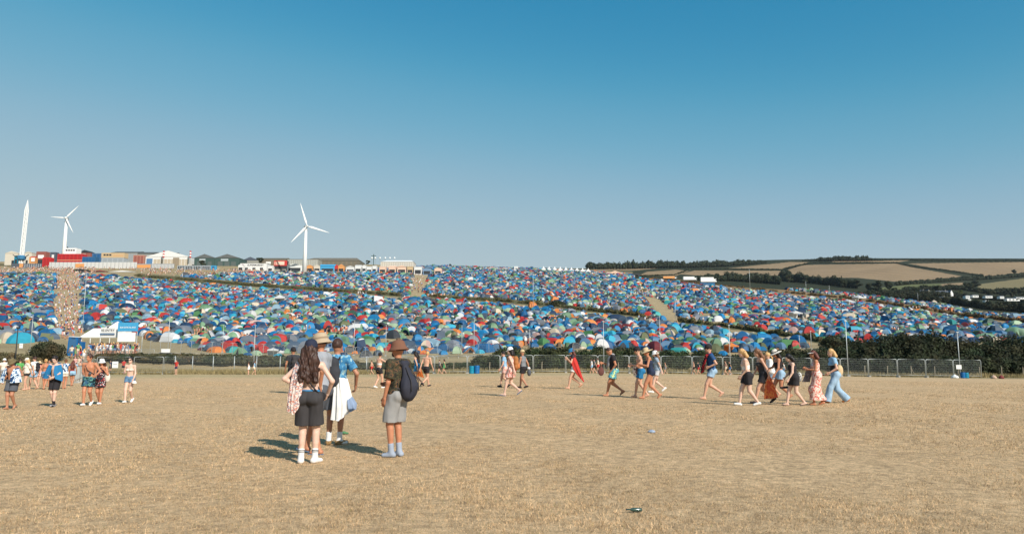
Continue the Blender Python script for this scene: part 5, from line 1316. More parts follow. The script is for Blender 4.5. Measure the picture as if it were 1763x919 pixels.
boxy('long_white_screen',84,236,457.5,451.3,625,.4,rgb('screen_white',(206,206,204)),'long pale screen fence below the containers','fence',[('orange_panel',.30,.40,.1,.75,ORG,.12)]+multi('panel_seam',22,.0,1,.0,1,rgb('seam_grey',(150,152,154)),.06,.9),None,None)
boxy('long_white_screen',236,300,459.5,454.0,622,.4,rgb('screen_grey',(150,154,158)),'grey slatted screen below the white marquee','fence',multi('slat',16,.4,1,.05,.9,rgb('screen_white',(206,206,204)),.1,.5)+[('orange_panel',.0,.36,.1,.8,ORG,.15)],None,None)
boxy('long_dark_screen',20,72,459,453.5,625,.4,rgb('screen_dark',(84,90,100)),'dark screen fence under the rides','fence',[('orange_panel',.25,.38,.1,.95,ORG,.15)]+multi('slat',8,.4,1,.05,.9,rgb('screen_grey',(150,154,158)),.1,.5),None,None)
for k, (a, b_, c, lab) in enumerate([(305,318,'g','grey toilet cabins, first block of the row'),(319,332,'g','grey toilet cabins, second block of the row'),(333,346,'g','grey toilet cabins, third block of the row'),(347,362,'g','grey toilet cabins, last grey block'),(363,371,'b','bright blue cabin closing the toilet row')]):
    boxy('toilet_block',a,b_,464.5,457,600,3,GRYC if c == 'g' else SKYB,lab,'toilet cabin',multi('door',4 if c == 'g' else 1,.05,.95,.05,.85,LINE if c == 'g' else BLUC,.06,.4),None,'toilet cabins below the hangars')
sm = boxy('market_marquee',413,459,464.5,453,600,10,CANV,'long white market marquee with a dark lettered front','marquee',multi('opening',3,.1,.95,.0,.42,DARKP,.06,.6),('ridge_x',1.5,CANV),'stalls in front of the hangars')
hgt = HC+float(e_of(453))*600 - sm.location.z
text_obj('SUPERMARKET', 2.1, LINE, sm, (1.8,-.12,hgt*.74), sx=.98)
MB().lathe([(0,.02),(.9,.02),(1.0,0)], 14, Matrix.Translation((-9.0,-.1,hgt*.72)) @ Matrix.Rotation(R(90),4,'X')).build('round_emblem', rgb('emblem', (150,120,130)), sm)
ST = 'stalls in front of the hangars'
rs = boxy('red_sign_stall',471,494,465,448.5,598,4,DARKP,'dark bar stall under a big red and cream sign','stall',[('sign_board',0,1,.52,1.0,REDS,.2),('cream_panel',.28,.80,.60,.92,rgb('cream_panel',(232,206,184)),.28),('counter',.05,.95,.0,.22,GREYW,.2)]+multi('scroll',2,.03,.26,.6,.9,rgb('cream_panel',(232,206,184)),.26,.5),None,ST)
STALLS = [(410,418,461,455,CANV,'small white tent left of the market marquee'),(461,469,463,457,CANV,'small white kiosk between marquee and red sign'),(494,520,463,454,CANV,'white canopy row left of the turbine'),(528,538,463,456,ORG,'orange food stall right of the turbine'),(540,551,463,456,CREAMP,'cream food stall right of the turbine'),
 (551,576,466,455,SKYB,'sky blue double stall with dark openings'),(576,582,466,456,REDS,'narrow red stall beside the sky blue one'),(582,592,466,455,ORG,'orange top stall with brown front'),(596,610,464,458,CANV,'white awning stall left of the pale vans'),(611,622,463,456,CANV,'white van-like stall below the trees'),(624,630,461,456,CANV,'tiny white kiosk below the trees'),
 (631,640,465,458.5,CANV,'white sloping canopy left of the peach stalls'),(641,648,462,457,CANV,'white box stall below the mast'),(653,664,464,458,PEACH,'first peach canvas stall of three'),(669,681,465,457,PEACH,'second peach canvas stall of three'),(684,699,465,457,PEACH,'third and widest peach canvas stall'),(701,711,464,458,TAN,'tan pointed stall beside the peach ones'),(713,726,464,458,CANV,'white marquee at the top of the pale path'),
 (728,742,465,461,rgb('stall_blue',(120,150,180)),'bluish stall above the pale path'),(748,760,465,461,PEACH,'small pinkish stall right of the pale path'),(780,792,466,462.5,CANV,'white tent on the upper slope, first of four'),(842,858,463,460,CANV,'white tent on the upper slope near the dark post'),(860,882,465,461.5,CANV,'long white tent on the skyline slope'),(885,892,462,458,CANV,'tiny white skyline tent left of the far wood'),
 (126,150,470,463,DARKP,'black open stage at the top of the crowded track'),(160,182,472,465,rgb('stall_red',(140,80,76)),'dark red roofed bar beside the crowded track'),(186,234,474,466,CANV,'row of white bar roofs beside the crowded track')]
for a, b_, rb, rt, m_, lab in STALLS:
    Yp = 590 if rt > 452 else 640
    if a > 770: Yp = 820
    if a < 240: Yp = 540
    boxy('market_stall' if a > 400 else 'bar_tent',a,b_,rb,rt+ (rb-rt)*.25,Yp,5,m_,lab,'stall',[('opening',.1,.9,.12,.62,DARKP,.08)],('ridge_x' if a % 2 else 'gable_front',(rb-rt)*.3,m_),ST)
for k in range(9):     # white pagodas along the skyline
    px = 936 + k * 9.6; X, Yy, Z = at_dist(px, 472, 820); s = 5.2 * 820/850
    r = empty('pagoda_tent', (X, Yy, Z)); e = s/2
    V = [(-e,-e,2.6),(e,-e,2.6),(e,e,2.6),(-e,e,2.6),(-e*.4,-e*.4,3.6),(e*.4,-e*.4,3.6),(e*.4,e*.4,3.6),(-e*.4,e*.4,3.6),(0,0,6.2)]
    MB().add(V, [[0,1,5,4],[1,2,6,5],[2,3,7,6],[3,0,4,7]], [[4,5,8],[5,6,8],[6,7,8],[7,4,8]]).build('roof', CANV, r); MB().box((-e,-e,-1),(e,e,2.59)).build('side_wall', CANV, r)
    tag(r, 'white pagoda tent on the skyline, ' + ['leftmost of nine','second of nine','third of nine','fourth of nine','fifth of nine','sixth of nine','seventh of nine','eighth of nine','rightmost of nine'][k], 'pagoda tent', 'white pagoda tents on the skyline')
boxy('big_top',1046,1072,474,470,760,10,PEACH,'pale cream big top tent at the wood end','marquee',[],('gable_front',4,PEACH))
boxy('black_stage',1081,1102,475,470.5,740,5,DARKP,'black stage box on the skyline slope','stage',[('opening',.1,.9,.1,.8,LINE,.1)])
def lorry(px0, px1, rb, rt, Yp, m, lab):
    X, Yy, Z = at_dist((px0+px1)/2, rb, Yp); w = (px1-px0)/FPX*Yp; h = (rb-rt)/FPX*Yp
    Z = HC+float(e_of(rb))*Yp; r = empty('lorry', (X, Yy, Z))
    MB().box((-w/2,0,.9),(w*.32,2.6,h)).build('trailer_box', m, r); MB().box((w*.34,.2,.8),(w/2,2.5,h*.72)).build('cab', WHITEP, r); MB().box((-w/2,.2,.55),(w/2,2.4,.88)).build('chassis', DARKP, r)
    MB().box((w*.44,.12,h*.42),(w*.5+.02,2.58,h*.64)).build('windscreen', DARKP, r)
    for q in (-.4,-.3,.12,.42):
        MB().lathe([(0,-.2),(.5,-.2),(.52,0),(.5,.2),(0,.2)],12,Matrix.Translation((w*q,.25,.5)) @ Matrix.Rotation(R(90),4,'X')).build('wheel', DARKP, r, True)
    tag(r, lab, 'lorry', 'lorries parked above the campsite')
lorry(1142,1166,481,475.5,560,ORG,'orange and white lorry parked above the campsite'); lorry(1177,1200,483.5,476,555,WHITEP,'white lorry trailer beside the orange lorry'); lorry(1207,1234,487,477,548,WHITEP,'largest white lorry parked by the blue strip')
boxy('blue_tarp_wall',1206,1231,488.5,486.3,535,1,BLUC,'low blue wall in front of the largest white lorry','wall',[('blue_seam',.48,.5,0,1,LINE,.05)])
# valley village
VH = 'houses in the valley'
def house(px0, px1, rb, rt, rr_, Yp, wallm, roofm, lab, gable=None, cat='house'):
    X, Yy, Z = at_dist((px0+px1)/2, rb, Yp); w = (px1-px0)/FPX*Yp; z0 = HC+float(e_of(rb))*Yp; h = (rb-rt)/FPX*Yp; rh = (rt-rr_)/FPX*Yp; d = 8
    r = empty('house', (X, Yy, z0)); V = [(-w/2,0,-2),(w/2,0,-2),(w/2,d,-2),(-w/2,d,-2),(-w/2,0,h),(w/2,0,h),(w/2,d,h),(-w/2,d,h),(-w/2,d/2,h+rh),(w/2,d/2,h+rh)]
    MB().add(V, [[0,1,5,4],[2,3,7,6]], []).add(np.array(V), [[0,4,7,3],[1,2,6,5]], [[4,8,7],[5,6,9]]).build('wall', wallm, r)
    o = .25; Vr = [(-w/2-o,-o,h-.1),(w/2+o,-o,h-.1),(w/2+o,d/2,h+rh+.12),(-w/2-o,d/2,h+rh+.12),(w/2+o,d+o,h-.1),(-w/2-o,d+o,h-.1)]
    MB().add(Vr, [[0,1,2,3],[3,2,4,5]]).build('roof', roofm, r)
    for q in range(3): MB().box((-w*.38+q*w*.3,-.06,h*.35),(-w*.38+q*w*.3+w*.09,.02,h*.75)).build('window', DARKP, r)
    MB().box((w*.3,d/2-.5,h+rh-.4),(w*.36,d/2+.5,h+rh+1.4)).build('chimney', STONE, r)
    if gable:
        g_ = [(w/2+.05,-1.5,0),(w/2+4.2,-1.5,0),(w/2+4.2,-1.5,h),(w/2+.05,-1.5,h),(w/2+2.1,-1.5,h+rh*1.15)]
        MB().add(g_, [[0,1,2,3]], [[3,2,4]]).build('gable_wall', gable, r)
        MB().add([(w/2-.1,-1.7,h-.1),(w/2+2.1,-1.7,h+rh*1.2),(w/2+2.1,d,h+rh*1.2),(w/2-.1,d,h-.1),(w/2+4.4,-1.7,h-.1),(w/2+4.4,d,h-.1)], [[0,1,2,3],[1,4,5,2]]).build('gable_roof', roofm, r)
    tag(r, lab, cat, VH)
house(1578,1596,507,503,499,980,STONE,SLATE,'long stone house with a pale pointed gable',CREAMP); house(1613,1635,510,505,500,960,STONE,SLATE,'stone house with a bright white end gable',WHITEP); house(1519,1543,509,506,502.5,930,STONE,rgb('barn_roof',(110,110,112)),'low barn with a grey roof among valley trees',rgb('barn_gable',(150,120,90)),'barn')
house(1604,1634,515,512,510.5,900,SLATE,SLATE,'long low slate-roofed outbuilding below the stone house',None,'outbuilding')
CH = 'white chalets in the valley'
for px0, px1, rb, rt, lab in [(1663,1670,514,509,'first white chalet from the tree clump'),(1675,1685,512,508,'second white chalet, with a dark roof'),(1697,1709,513,509,'third chalet, low and long'),(1722,1729,514,510,'small chalet between bushes'),(1734,1756,518,513.5,'largest chalet, split in two levels'),(1750,1763,515,511.5,'chalet beyond the largest one at the frame edge'),(1667,1672,517,514.5,'tiny white annex below the first chalet'),(1697,1702,520,517,'small white caravan below the third chalet')]:
    boxy('chalet',px0,px1,rb,rt,880,6,WHITEP,lab,'chalet',multi('window',3,.1,.9,.35,.75,DARKP,.06,.5),('ridge_x',1.2,SLATE),CH,False)
# litter in the near field
GLASSG = mat('green_bottle', (.035,.075,.06), .15, .1, 20, spec=.6)
X, Yy, Z = hit(1122, 881); b = MB().lathe([(0,0),(.034,.002),(.037,.02),(.037,.14),(.03,.17),(.014,.2),(.013,.25),(0,.25)], 14, Matrix.Translation((0,0,.045)) @ Matrix.Rotation(R(-78),4,'Z') @ Matrix.Rotation(R(86),4,'X'))
o = b.build('crushed_bottle', GLASSG, None, True, (X-.1, Yy, Z)); o.scale = (.6,.5,.5); MB().lathe([(0,.248),(.017,.25),(.017,.27),(0,.27)], 10, Matrix.Translation((0,0,.045)) @ Matrix.Rotation(R(-78),4,'Z') @ Matrix.Rotation(R(86),4,'X')).build('cap', DARKP, o); tag(o, 'dark green bottle lying in the dry grass near the bottom edge', 'bottle')
X, Yy, Z = hit(1122, 744); b = MB().lathe([(0,0),(.07,.0),(.075,.02),(.05,.045),(.03,.05),(0,.055)], 12); o = b.build('crumpled_packet', rgb('packet', (150,165,185), var=.3, scale=30), None, False, (X, Yy, Z)); tag(o, 'crumpled pale blue packet in the middle of the field', 'litter')
X, Yy, Z = hit(591, 748); b = MB().tube([(-.1,0,.03),(0,.02,.04),(.1,0,.03)],[.02,.03,.015],8); tag(b.build('green_wrapper', rgb('wrap', (80,130,90)), None, True, (X, Yy, Z)), 'small green wrapper behind the legs of the floral shirt man', 'litter')
# ---------------------------------------------------------------- people: one smooth surface per body, clothes grown over it
v3 = lambda *a: np.array(a, float)
def nrm(v): return v / (np.linalg.norm(v) + 1e-9)
def smin(a, b, k):
    h = np.clip(.5 + .5 * (b - a) / k, 0, 1)
    return b * (1 - h) + a * h - k * h * (1 - h)
class Sdf:
    def __init__(s): s.P = []; s.cut = []; s.sub = []; s.noise = None
    def cone(s, a, b, ra, rb, k=.03, cuts=(), flat=None):
        s.P.append(('c', v3(*a), v3(*b), ra, rb, k, cuts, flat)); return s
    def ell(s, c, r, M=None, k=.03, cuts=()):
        s.P.append(('e', v3(*c), v3(*r), np.eye(3) if M is None else M, None, k, cuts, None)); return s
    def bounds(s, pad):
        lo, hi = [], []
        for p in s.P:
            if p[0] == 'c': r = max(p[3], p[4]); lo.append(np.minimum(p[1], p[2]) - r); hi.append(np.maximum(p[1], p[2]) + r)
            else: r = np.abs(p[3]) @ p[2]; lo.append(p[1] - r); hi.append(p[1] + r)
        return np.min(lo, 0) - pad, np.max(hi, 0) + pad
    def mesh(s, name, h):
        lo, hi = s.bounds(3 * h); n = np.ceil((hi - lo) / h).astype(int) + 1
        ax = [lo[i] + h * np.arange(n[i]) for i in range(3)]
        D = np.full(tuple(n), .5, np.float32)
        for p in s.P:
            k = p[5]; pad = k + 2.5 * h
            if p[0] == 'c': r = max(p[3], p[4]); l, u = np.minimum(p[1], p[2]) - r - pad, np.maximum(p[1], p[2]) + r + pad
            else: r = np.abs(p[3]) @ p[2]; l, u = p[1] - r - pad, p[1] + r + pad
            i0 = np.clip(((l - lo) / h).astype(int), 0, n); i1 = np.clip(((u - lo) / h).astype(int) + 2, 0, n)
            if np.any(i1 <= i0): continue
            X, Y, Z = np.meshgrid(ax[0][i0[0]:i1[0]], ax[1][i0[1]:i1[1]], ax[2][i0[2]:i1[2]], indexing='ij')
            Q = np.stack([X, Y, Z], -1)
            if p[0] == 'c':
                ba = p[2] - p[1]; q = Q - p[1]; t = np.clip((q @ ba) / max(ba @ ba, 1e-9), 0, 1)
                w = q - t[..., None] * ba
                if p[7] is not None:
                    fd, fs = p[7]; c = w @ fd; w = w + (c * (1 / fs - 1))[..., None] * fd
                d = np.linalg.norm(w, axis=-1) - (p[3] + (p[4] - p[3]) * t)
                if p[7] is not None: d = d * .8
            else:
                w = (Q - p[1]) @ p[3]; k0 = np.linalg.norm(w / p[2], axis=-1); k1 = np.linalg.norm(w / (p[2] ** 2), axis=-1)
                d = k0 * (k0 - 1) / np.maximum(k1, 1e-6)
            for pt, nn in p[6]: d = np.maximum(d, (Q - pt) @ nn)
            sl = tuple(slice(i0[i], i1[i]) for i in range(3))
            D[sl] = smin(D[sl], d, k)
        G = None
        if s.cut or s.sub or s.noise:
            G = np.stack(np.meshgrid(*ax, indexing='ij'), -1)
            if s.noise:
                amp, fr, sd = s.noise; D += (amp * (.6 * vnoise(G.reshape(-1, 3) * np.array([1, 1, .8]), fr, sd) + .7 * vnoise(G.reshape(-1, 3) * np.array([1, 1, .22]), fr * 2.6, sd + 7))).reshape(D.shape)
            for pt, nn in s.cut: D = np.maximum(D, (G - pt) @ nn)
            for c, r in s.sub:
                w = (G - c) / r; k0 = np.linalg.norm(w, axis=-1); D = np.maximum(D, (1 - k0) * min(r))
        return surface_nets(name, D, lo, h)
def surface_nets(name, D, lo, h, smooth=True, raw=False):
    S = D < 0
    c = [S[i:S.shape[0]-1+i, j:S.shape[1]-1+j, k:S.shape[2]-1+k] for i in (0, 1) for j in (0, 1) for k in (0, 1)]
    a = c[0].copy(); o = c[0].copy()
    for q in c[1:]: a &= q; o |= q
    m = o & ~a; idx = np.full(m.shape, -1, np.int64); I = np.argwhere(m)
    if len(I) == 0: I = np.zeros((0, 3), int)
    idx[m] = np.arange(len(I))
    offs = [(i, j, k) for i in (0, 1) for j in (0, 1) for k in (0, 1)]
    acc = np.zeros((len(I), 3)); cnt = np.zeros(len(I))
    val = [D[I[:, 0]+i, I[:, 1]+j, I[:, 2]+k].astype(float) for i, j, k in offs]
    for e0 in range(8):
        for e1 in range(e0+1, 8):
            d = np.array(offs[e1]) - np.array(offs[e0])
            if np.abs(d).sum() != 1: continue
            cr = (val[e0] < 0) != (val[e1] < 0); t = val[e0] / (val[e0] - val[e1] + 1e-12)
            p = np.array(offs[e0]) + t[:, None] * d
            acc[cr] += p[cr]; cnt[cr] += 1
    V = lo + h * (I + acc / np.maximum(cnt, 1)[:, None])
    F = []
    for axi in range(3):
        sl0 = [slice(1, -1)] * 3; sl1 = [slice(1, -1)] * 3
        sl0[axi] = slice(0, -1); sl1[axi] = slice(1, None)
        A, B = S[tuple(sl0)], S[tuple(sl1)]; x = np.argwhere(A != B)
        if len(x) == 0: continue
        inside = A[x[:, 0], x[:, 1], x[:, 2]]
        P = x.copy(); 
        for q in range(3):
            if q != axi: P[:, q] += 1
        u, w = (axi + 1) % 3, (axi + 2) % 3
        def cell(du, dw):
            z = P.copy(); z[:, u] += du; z[:, w] += dw
            z = np.minimum(z, np.array(idx.shape) - 1); return idx[z[:, 0], z[:, 1], z[:, 2]]
        q = np.stack([cell(-1, -1), cell(0, -1), cell(0, 0), cell(-1, 0)], 1)
        q = np.where(inside[:, None], q, q[:, ::-1]); F.append(q[(q >= 0).all(1)])
    F = np.concatenate(F) if F else np.zeros((0, 4), int)
    if raw: return V, F
    return mesh_np(name, V, F, smooth)
def join_raw(name, L, mids=None):
    n = 0; VV, FF, MI = [], [], []
    for k, (V, F) in enumerate(L): VV.append(V); FF.append(F + n); MI.append(np.full(len(F), 0 if mids is None else mids[k])); n += len(V)
    return mesh_np(name, np.concatenate(VV), np.concatenate(FF), True, midx=None if mids is None else np.concatenate(MI))
def ik(a, t, l1, l2, pole):
    d = t - a; L = np.linalg.norm(d); L2 = min(L, (l1 + l2) * .999); u = d / max(L, 1e-6)
    if L > L2: t = a + u * L2
    x = (l1*l1 - l2*l2 + L2*L2) / (2*L2); y = math.sqrt(max(l1*l1 - x*x, 1e-6))
    p = pole - (pole @ u) * u; p = nrm(p); return a + u*x + p*y, t
def rotm(ax, deg):
    return np.array(Matrix.Rotation(R(deg), 3, ax))

class Body:
    """joint positions of one figure, 1.75 tall, facing +Y, right hand side +X"""
    def __init__(b, fem=False, stride=0.0, lead='L', lift=.10, lean=3, hands=None, elbows=None, head=(0, 0), spread=.10, feet=None, build=1.0, bob=0.0, twist=0):
        b.fem, b.build = fem, build
        sh = (.165 if fem else .19) * (1 + (build-1)*.5)
        hipw = .085
        sg = {'L': -1, 'R': 1}
        if feet is None:
            if stride:
                stride = stride*.86; lift = lift*.8
                f = {lead: (sg[lead]*.05, stride, .082, 8, 0)}; o = 'R' if lead == 'L' else 'L'
                f[o] = (sg[o]*.05, -stride*1.05, .082 + lift, -38 if lift > .06 else -12, 0)
            else: f = {'L': (-spread, 0, .082, 0, 8), 'R': (spread, 0.02, .082, 0, -8)}
        else: f = feet
        b.feet = f
        zp = 9
        for q in 'LR':
            x, y, z = f[q][:3]; dx = x - sg[q]*hipw
            zp = min(zp, z + math.sqrt(max((.842*.996)**2 - dx*dx - y*y, .3)))
        zp += .03 - bob
        b.P = v3(0, 0, zp); M = rotm('X', -lean)
        b.u = M @ v3(0, 0, 1); b.f = M @ v3(0, 1, 0); b.r = rotm('Z', twist) @ v3(1, 0, 0); b.fw = nrm(np.cross(b.u, b.r)); 
        b.M = np.stack([b.r, b.fw, b.u], 1)
        b.C = b.P + b.u*.36; b.N = b.P + b.u*.535
        b.S = {q: b.P + b.u*.475 + b.r*sg[q]*sh for q in 'LR'}
        b.hip, b.knee, b.ank = {}, {}, {}
        for q in 'LR':
            x, y, z = f[q][:3]; b.hip[q] = b.P + v3(sg[q]*hipw, 0, -.03)
            b.knee[q], b.ank[q] = ik(b.hip[q], v3(x, y, z), .435, .41, v3(sg[q]*.12, 1, .1))
        hands = hands or {}; elbows = elbows or {}
        b.el, b.wr = {}, {}
        for q in 'LR':
            dflt = b.S[q] + v3(sg[q]*.07, .04, -.53)
            if stride: dflt = b.S[q] + v3(sg[q]*.06, (.17 if q != lead else -.2), -.50)
            t = v3(*hands[q]) if q in hands else dflt
            b.el[q], b.wr[q] = ik(b.S[q], t, .29, .255, v3(*elbows.get(q, (sg[q]*.5, -1, -.1))))
        b.HM = b.M @ rotm('Z', head[0]) @ rotm('X', head[1]) if lean < 14 else rotm('X', -lean*.4) @ rotm('Z', head[0]) @ rotm('X', head[1])
        b.H = b.N + b.u*.045 + b.HM[:, 2]*.125 + b.HM[:, 1]*.012
    def hp(b, x, y, z): return b.H + b.HM @ v3(x, y, z)
    def tp(b, x, y, z): return b.P + b.M @ v3(x, y, z)

def foot_frame(b, q):
    pitch, yaw = b.feet[q][3], b.feet[q][4]
    M = rotm('Z', yaw) @ rotm('X', pitch); return M
def body_sdf(b):
    s = Sdf(); g = b.build; fem = b.fem
    for q in 'LR':
        sg = -1 if q == 'L' else 1
        s.cone(b.hip[q], b.knee[q], (.092 if fem else .088)*g, .057*g, .03)
        d = nrm(b.ank[q] - b.knee[q]); back = nrm(np.cross(d, v3(1, 0, 0))); back = back if back[1] < 0 else -back
        s.cone(b.knee[q], b.ank[q], .054*g, .035, .02)
        s.cone(b.knee[q] + d*.07 + back*.018, b.knee[q] + d*.2 + back*.012, .043*g, .036, .03)
        M = foot_frame(b, q); A = b.ank[q]
        s.cone(A + M @ v3(0, -.035, -.045), A + M @ v3(sg*.006, .12, -.056), .036, .027, .02, flat=(M @ v3(1, 0, 0), 1.25))
        s.cone(A, A + M @ v3(0, .06, -.045), .034, .028, .02)
        s.ell(b.hip[q] + v3(sg*-.01, -.045, .01), (.09*g, .085*g, .1), None, .05)
    s.ell(b.tp(0, 0, .02), ((.17 if fem else .155)*g, .108*g, .12), b.M, .04)
    s.ell(b.tp(0, .005, .17), ((.118 if fem else .138)*g, .092*g, .15), b.M, .05)
    s.ell(b.tp(0, 0, .34), ((.138 if fem else .16)*g, .108*g, .17), b.M, .05)
    if fem:
        for sg in (-1, 1): s.ell(b.tp(sg*.062, .088, .33), (.052, .046, .052), b.M, .03)
    else:
        for sg in (-1, 1): s.ell(b.tp(sg*.07, .07, .37), (.075, .04, .06), b.M, .03)
    s.cone(b.tp(-.11, -.02, .46), b.tp(.11, -.02, .46), .055, .055, .05)
    s.cone(b.N - b.u*.05, b.H - b.HM[:, 2]*.05, .056 if not fem else .048, .047 if not fem else .042, .03)
    for q in 'LR':
        s.cone(b.tp(0, -.01, .47), b.S[q], .05, .048 if fem else .056, .05)
        s.cone(b.S[q], b.el[q], (.042 if fem else .051)*g, .035*g, .03)
        s.cone(b.el[q], b.wr[q], .037*g, .025, .02)
    s.ell(b.H, (.077, .097, .118), b.HM, .02); s.ell(b.hp(0, .03, -.06), (.056, .066, .062), b.HM, .03)
    s.cone(b.hp(0, .092, .0), b.hp(0, .116, -.028), .010, .014, .012)
    s.ell(b.hp(0, .088, -.066), (.026, .016, .009), b.HM, .012); s.ell(b.hp(0, .085, -.095), (.025, .02, .018), b.HM, .02)
    for sg in (-1, 1):
        s.ell(b.hp(sg*.079, -.005, -.01), (.010, .022, .033), b.HM, .008)
        s.ell(b.hp(sg*.03, .086, .032), (.026, .014, .009), b.HM, .014)
    return s
def hand_sdf(b, q, curl=28):
    s = Sdf(); sg = -1 if q == 'L' else 1
    w = b.wr[q]; f = nrm(w - b.el[q]); side = nrm(np.cross(f, nrm(b.r*sg))); side = side if side[1] > 0 or abs(side[1]) < .2 else -side
    n = nrm(np.cross(f, side))            # palm normal, towards the body
    if n @ (b.r*sg) > 0: n = -n
    s.cone(w - f*.045, w + f*.01, .026, .025, .02)
    for i in range(4):
        o = side*(1.5 - i)*.0195
        s.cone(w + f*.01 + o*.6, w + f*.085 + o, .0145, .0125, .014)
        L = (.040, .044, .041, .032)[i]; p = w + f*.088 + o; d = f
        for j in range(3):
            a = R(curl * (.6 + .25*j) + 2*i); d = nrm(d*math.cos(a) + n*math.sin(a)); p2 = p + d*L*(1, .68, .52)[j]
            s.cone(p, p2, .0092 - .0008*j, .0086 - .0009*j, .004); p = p2
    p = w + f*.02 + side*.03; d = nrm(f*.75 + side*.62 + n*.25)
    s.cone(w + f*.0 + side*.012, p, .017, .0145, .012); p2 = p + d*.042; s.cone(p, p2, .0125, .0105, .008); s.cone(p2, p2 + nrm(d + f*.6 + n*.3)*.030, .0102, .0085, .004)
    return s
def g_shorts(b, frac=.55, w=.018, flare=.03, waist=.10, low=0.0, noise=.0085, seed=1):
    s = Sdf(); g = b.build; k = .022
    s.ell(b.tp(0, 0, .02), ((.17 if b.fem else .158)*g + w, .108*g + w, .13), b.M, k)
    for q in 'LR':
        sg = -1 if q == 'L' else 1
        s.ell(b.hip[q] + v3(sg*-.01, -.045, .01), (.09*g + w, .088*g + w, .105), None, k)
        e = b.hip[q] + (b.knee[q] - b.hip[q]) * frac
        d = nrm(b.knee[q] - b.hip[q]); rt = (.092 if b.fem else .088)*g; re = rt + (.057*g - rt)*frac
        s.cone(b.hip[q], b.hip[q] + (b.knee[q] - b.hip[q])*min(frac + .12, 1.25), rt + w, re + w + flare, k, [(e, nrm(d + v3(0, 0, -.35)))])
    s.cut = [(b.tp(0, 0, waist), b.u)]; s.noise = (noise, 2.6, seed); return s
def g_trousers(b, w=.02, flare=.05, seed=1):
    s = g_shorts(b, 1.2, w, .01, .12, seed=seed); s.P = [p for p in s.P]
    for q in 'LR':
        d = nrm(b.ank[q] - b.knee[q])
        s.cone(b.hip[q], b.knee[q], .11, .085 + flare*.3, .03); s.cone(b.knee[q], b.ank[q] + d*.05, .082 + flare*.3, .075 + flare, .03, [(b.ank[q] + d*.035, d)])
    s.noise = (.006, 2.2, seed); return s
def g_top(b, sleeve=.45, w=.014, hem=-.02, neck=.0, loose=.0, seed=2, low_back=None, noise=.0085, width=None):
    s = Sdf(); g = b.build; k = .04
    s.ell(b.tp(0, 0, .03), ((.165 if b.fem else .155)*g + w + loose, .11*g + w + loose*.6, .13), b.M, k)
    s.ell(b.tp(0, .005, .17), ((.122 if b.fem else .14)*g + w + loose, .094*g + w + loose*.7, .16), b.M, k)
    s.ell(b.tp(0, 0, .34), ((.14 if b.fem else .162)*g + w + loose*.5, .11*g + w, .17), b.M, k)
    if b.fem:
        for sg in (-1, 1): s.ell(b.tp(sg*.062, .09, .33), (.056 + w*.5, .05 + w*.5, .056), b.M, .03)
    else:
        for sg in (-1, 1): s.ell(b.tp(sg*.07, .07, .37), (.075 + w, .04 + w, .06), b.M, .03)
    if sleeve is not None:
        s.cone(b.tp(-.11, -.02, .46), b.tp(.11, -.02, .46), .055 + w, .055 + w, k)
        for q in 'LR':
            e = b.S[q] + (b.el[q] - b.S[q])*sleeve; d = nrm(b.el[q] - b.S[q])
            s.cone(b.tp(0, -.01, .465), b.S[q], .05 + w, .052 + w, k)
            if sleeve > 0: s.cone(b.S[q], b.S[q] + (b.el[q] - b.S[q])*min(sleeve + .15, 1.1), (.042 if b.fem else .051)*g + w, .037*g + w + .014, .02, [(e, d)])
    s.cut = [(b.tp(0, 0, hem), -b.u), (b.tp(0, 0, .562 if sleeve is not None else .40), b.u)]
    if sleeve is not None: s.cone(b.tp(0, -.015, .47), b.tp(0, -.005, .56), .078 + w, .056 + w*.6, .03)
    if neck: s.sub.append((b.tp(0, .06, .53), (.07, .09, .07)))
    s.noise = (noise, 2.4, seed); return s
def g_dress(b, hem=.45, w=.014, flare=.06, top=.40, straps=True, seed=3, sleeve=None):
    """hem: fraction down the thigh-knee line (over 1: towards the ankle)"""
    s = g_top(b, sleeve, w, -.3, seed=seed); s.cut = [(b.tp(0, 0, top if sleeve is None else .562), b.u)]; k = .08
    s.ell(b.tp(0, 0, .02), (.17 + w, .115 + w, .14), b.M, k)
    for q in 'LR':
        sg = -1 if q == 'L' else 1
        K = b.knee[q]; H_ = b.hip[q]
        if hem <= 1: e = H_ + (K - H_)*hem; s.cone(H_, H_ + (K-H_)*(hem+.1), .095 + w, .075 + w + flare, k)
        else: s.cone(H_, K, .095 + w, .07 + w + flare*.5, k); s.cone(K, K + (b.ank[q]-K)*(hem-1), .07 + w + flare*.5, .075 + w + flare, k)
    mk = (b.knee['L'] + b.knee['R'])/2; ma = (b.ank['L'] + b.ank['R'])/2
    if hem <= 1: s.cone(b.P, b.P + (mk-b.P)*hem, .13, .10 + flare, k)
    else: s.cone(b.P, mk, .13, .11 + flare, k); s.cone(mk, mk + (ma-mk)*(hem-1), .11 + flare, .11 + flare, k)
    zl = (b.P[2]-.03) + (min(b.knee['L'][2], b.knee['R'][2]) - b.P[2])*hem if hem <= 1 else min(b.knee['L'][2], b.knee['R'][2])*(2-hem) + .10*(hem-1)
    s.cut.append((v3(0, 0, zl), v3(0, 0, -1))); s.noise = (.008 if flare > .05 else .005, 1.8, seed)
    if straps and sleeve is None:
        for sg in (-1, 1): s.P.append(('c', b.tp(sg*.075, .105, .36), b.tp(sg*.085, .0, .515), .012, .012, .01, (), None)); s.P.append(('c', b.tp(sg*.085, .0, .515), b.tp(sg*.07, -.10, .36), .012, .012, .01, (), None))
        s.cut[0] = (b.tp(0, 0, .6), b.u); s.sub.append((b.tp(0, .0, .53), (.16, .3, .115)))
        s.sub = []; s.P = [p if p[0] == 'e' or p[3] <= .013 else p for p in s.P]
    return s
def strap_tops(s): return s
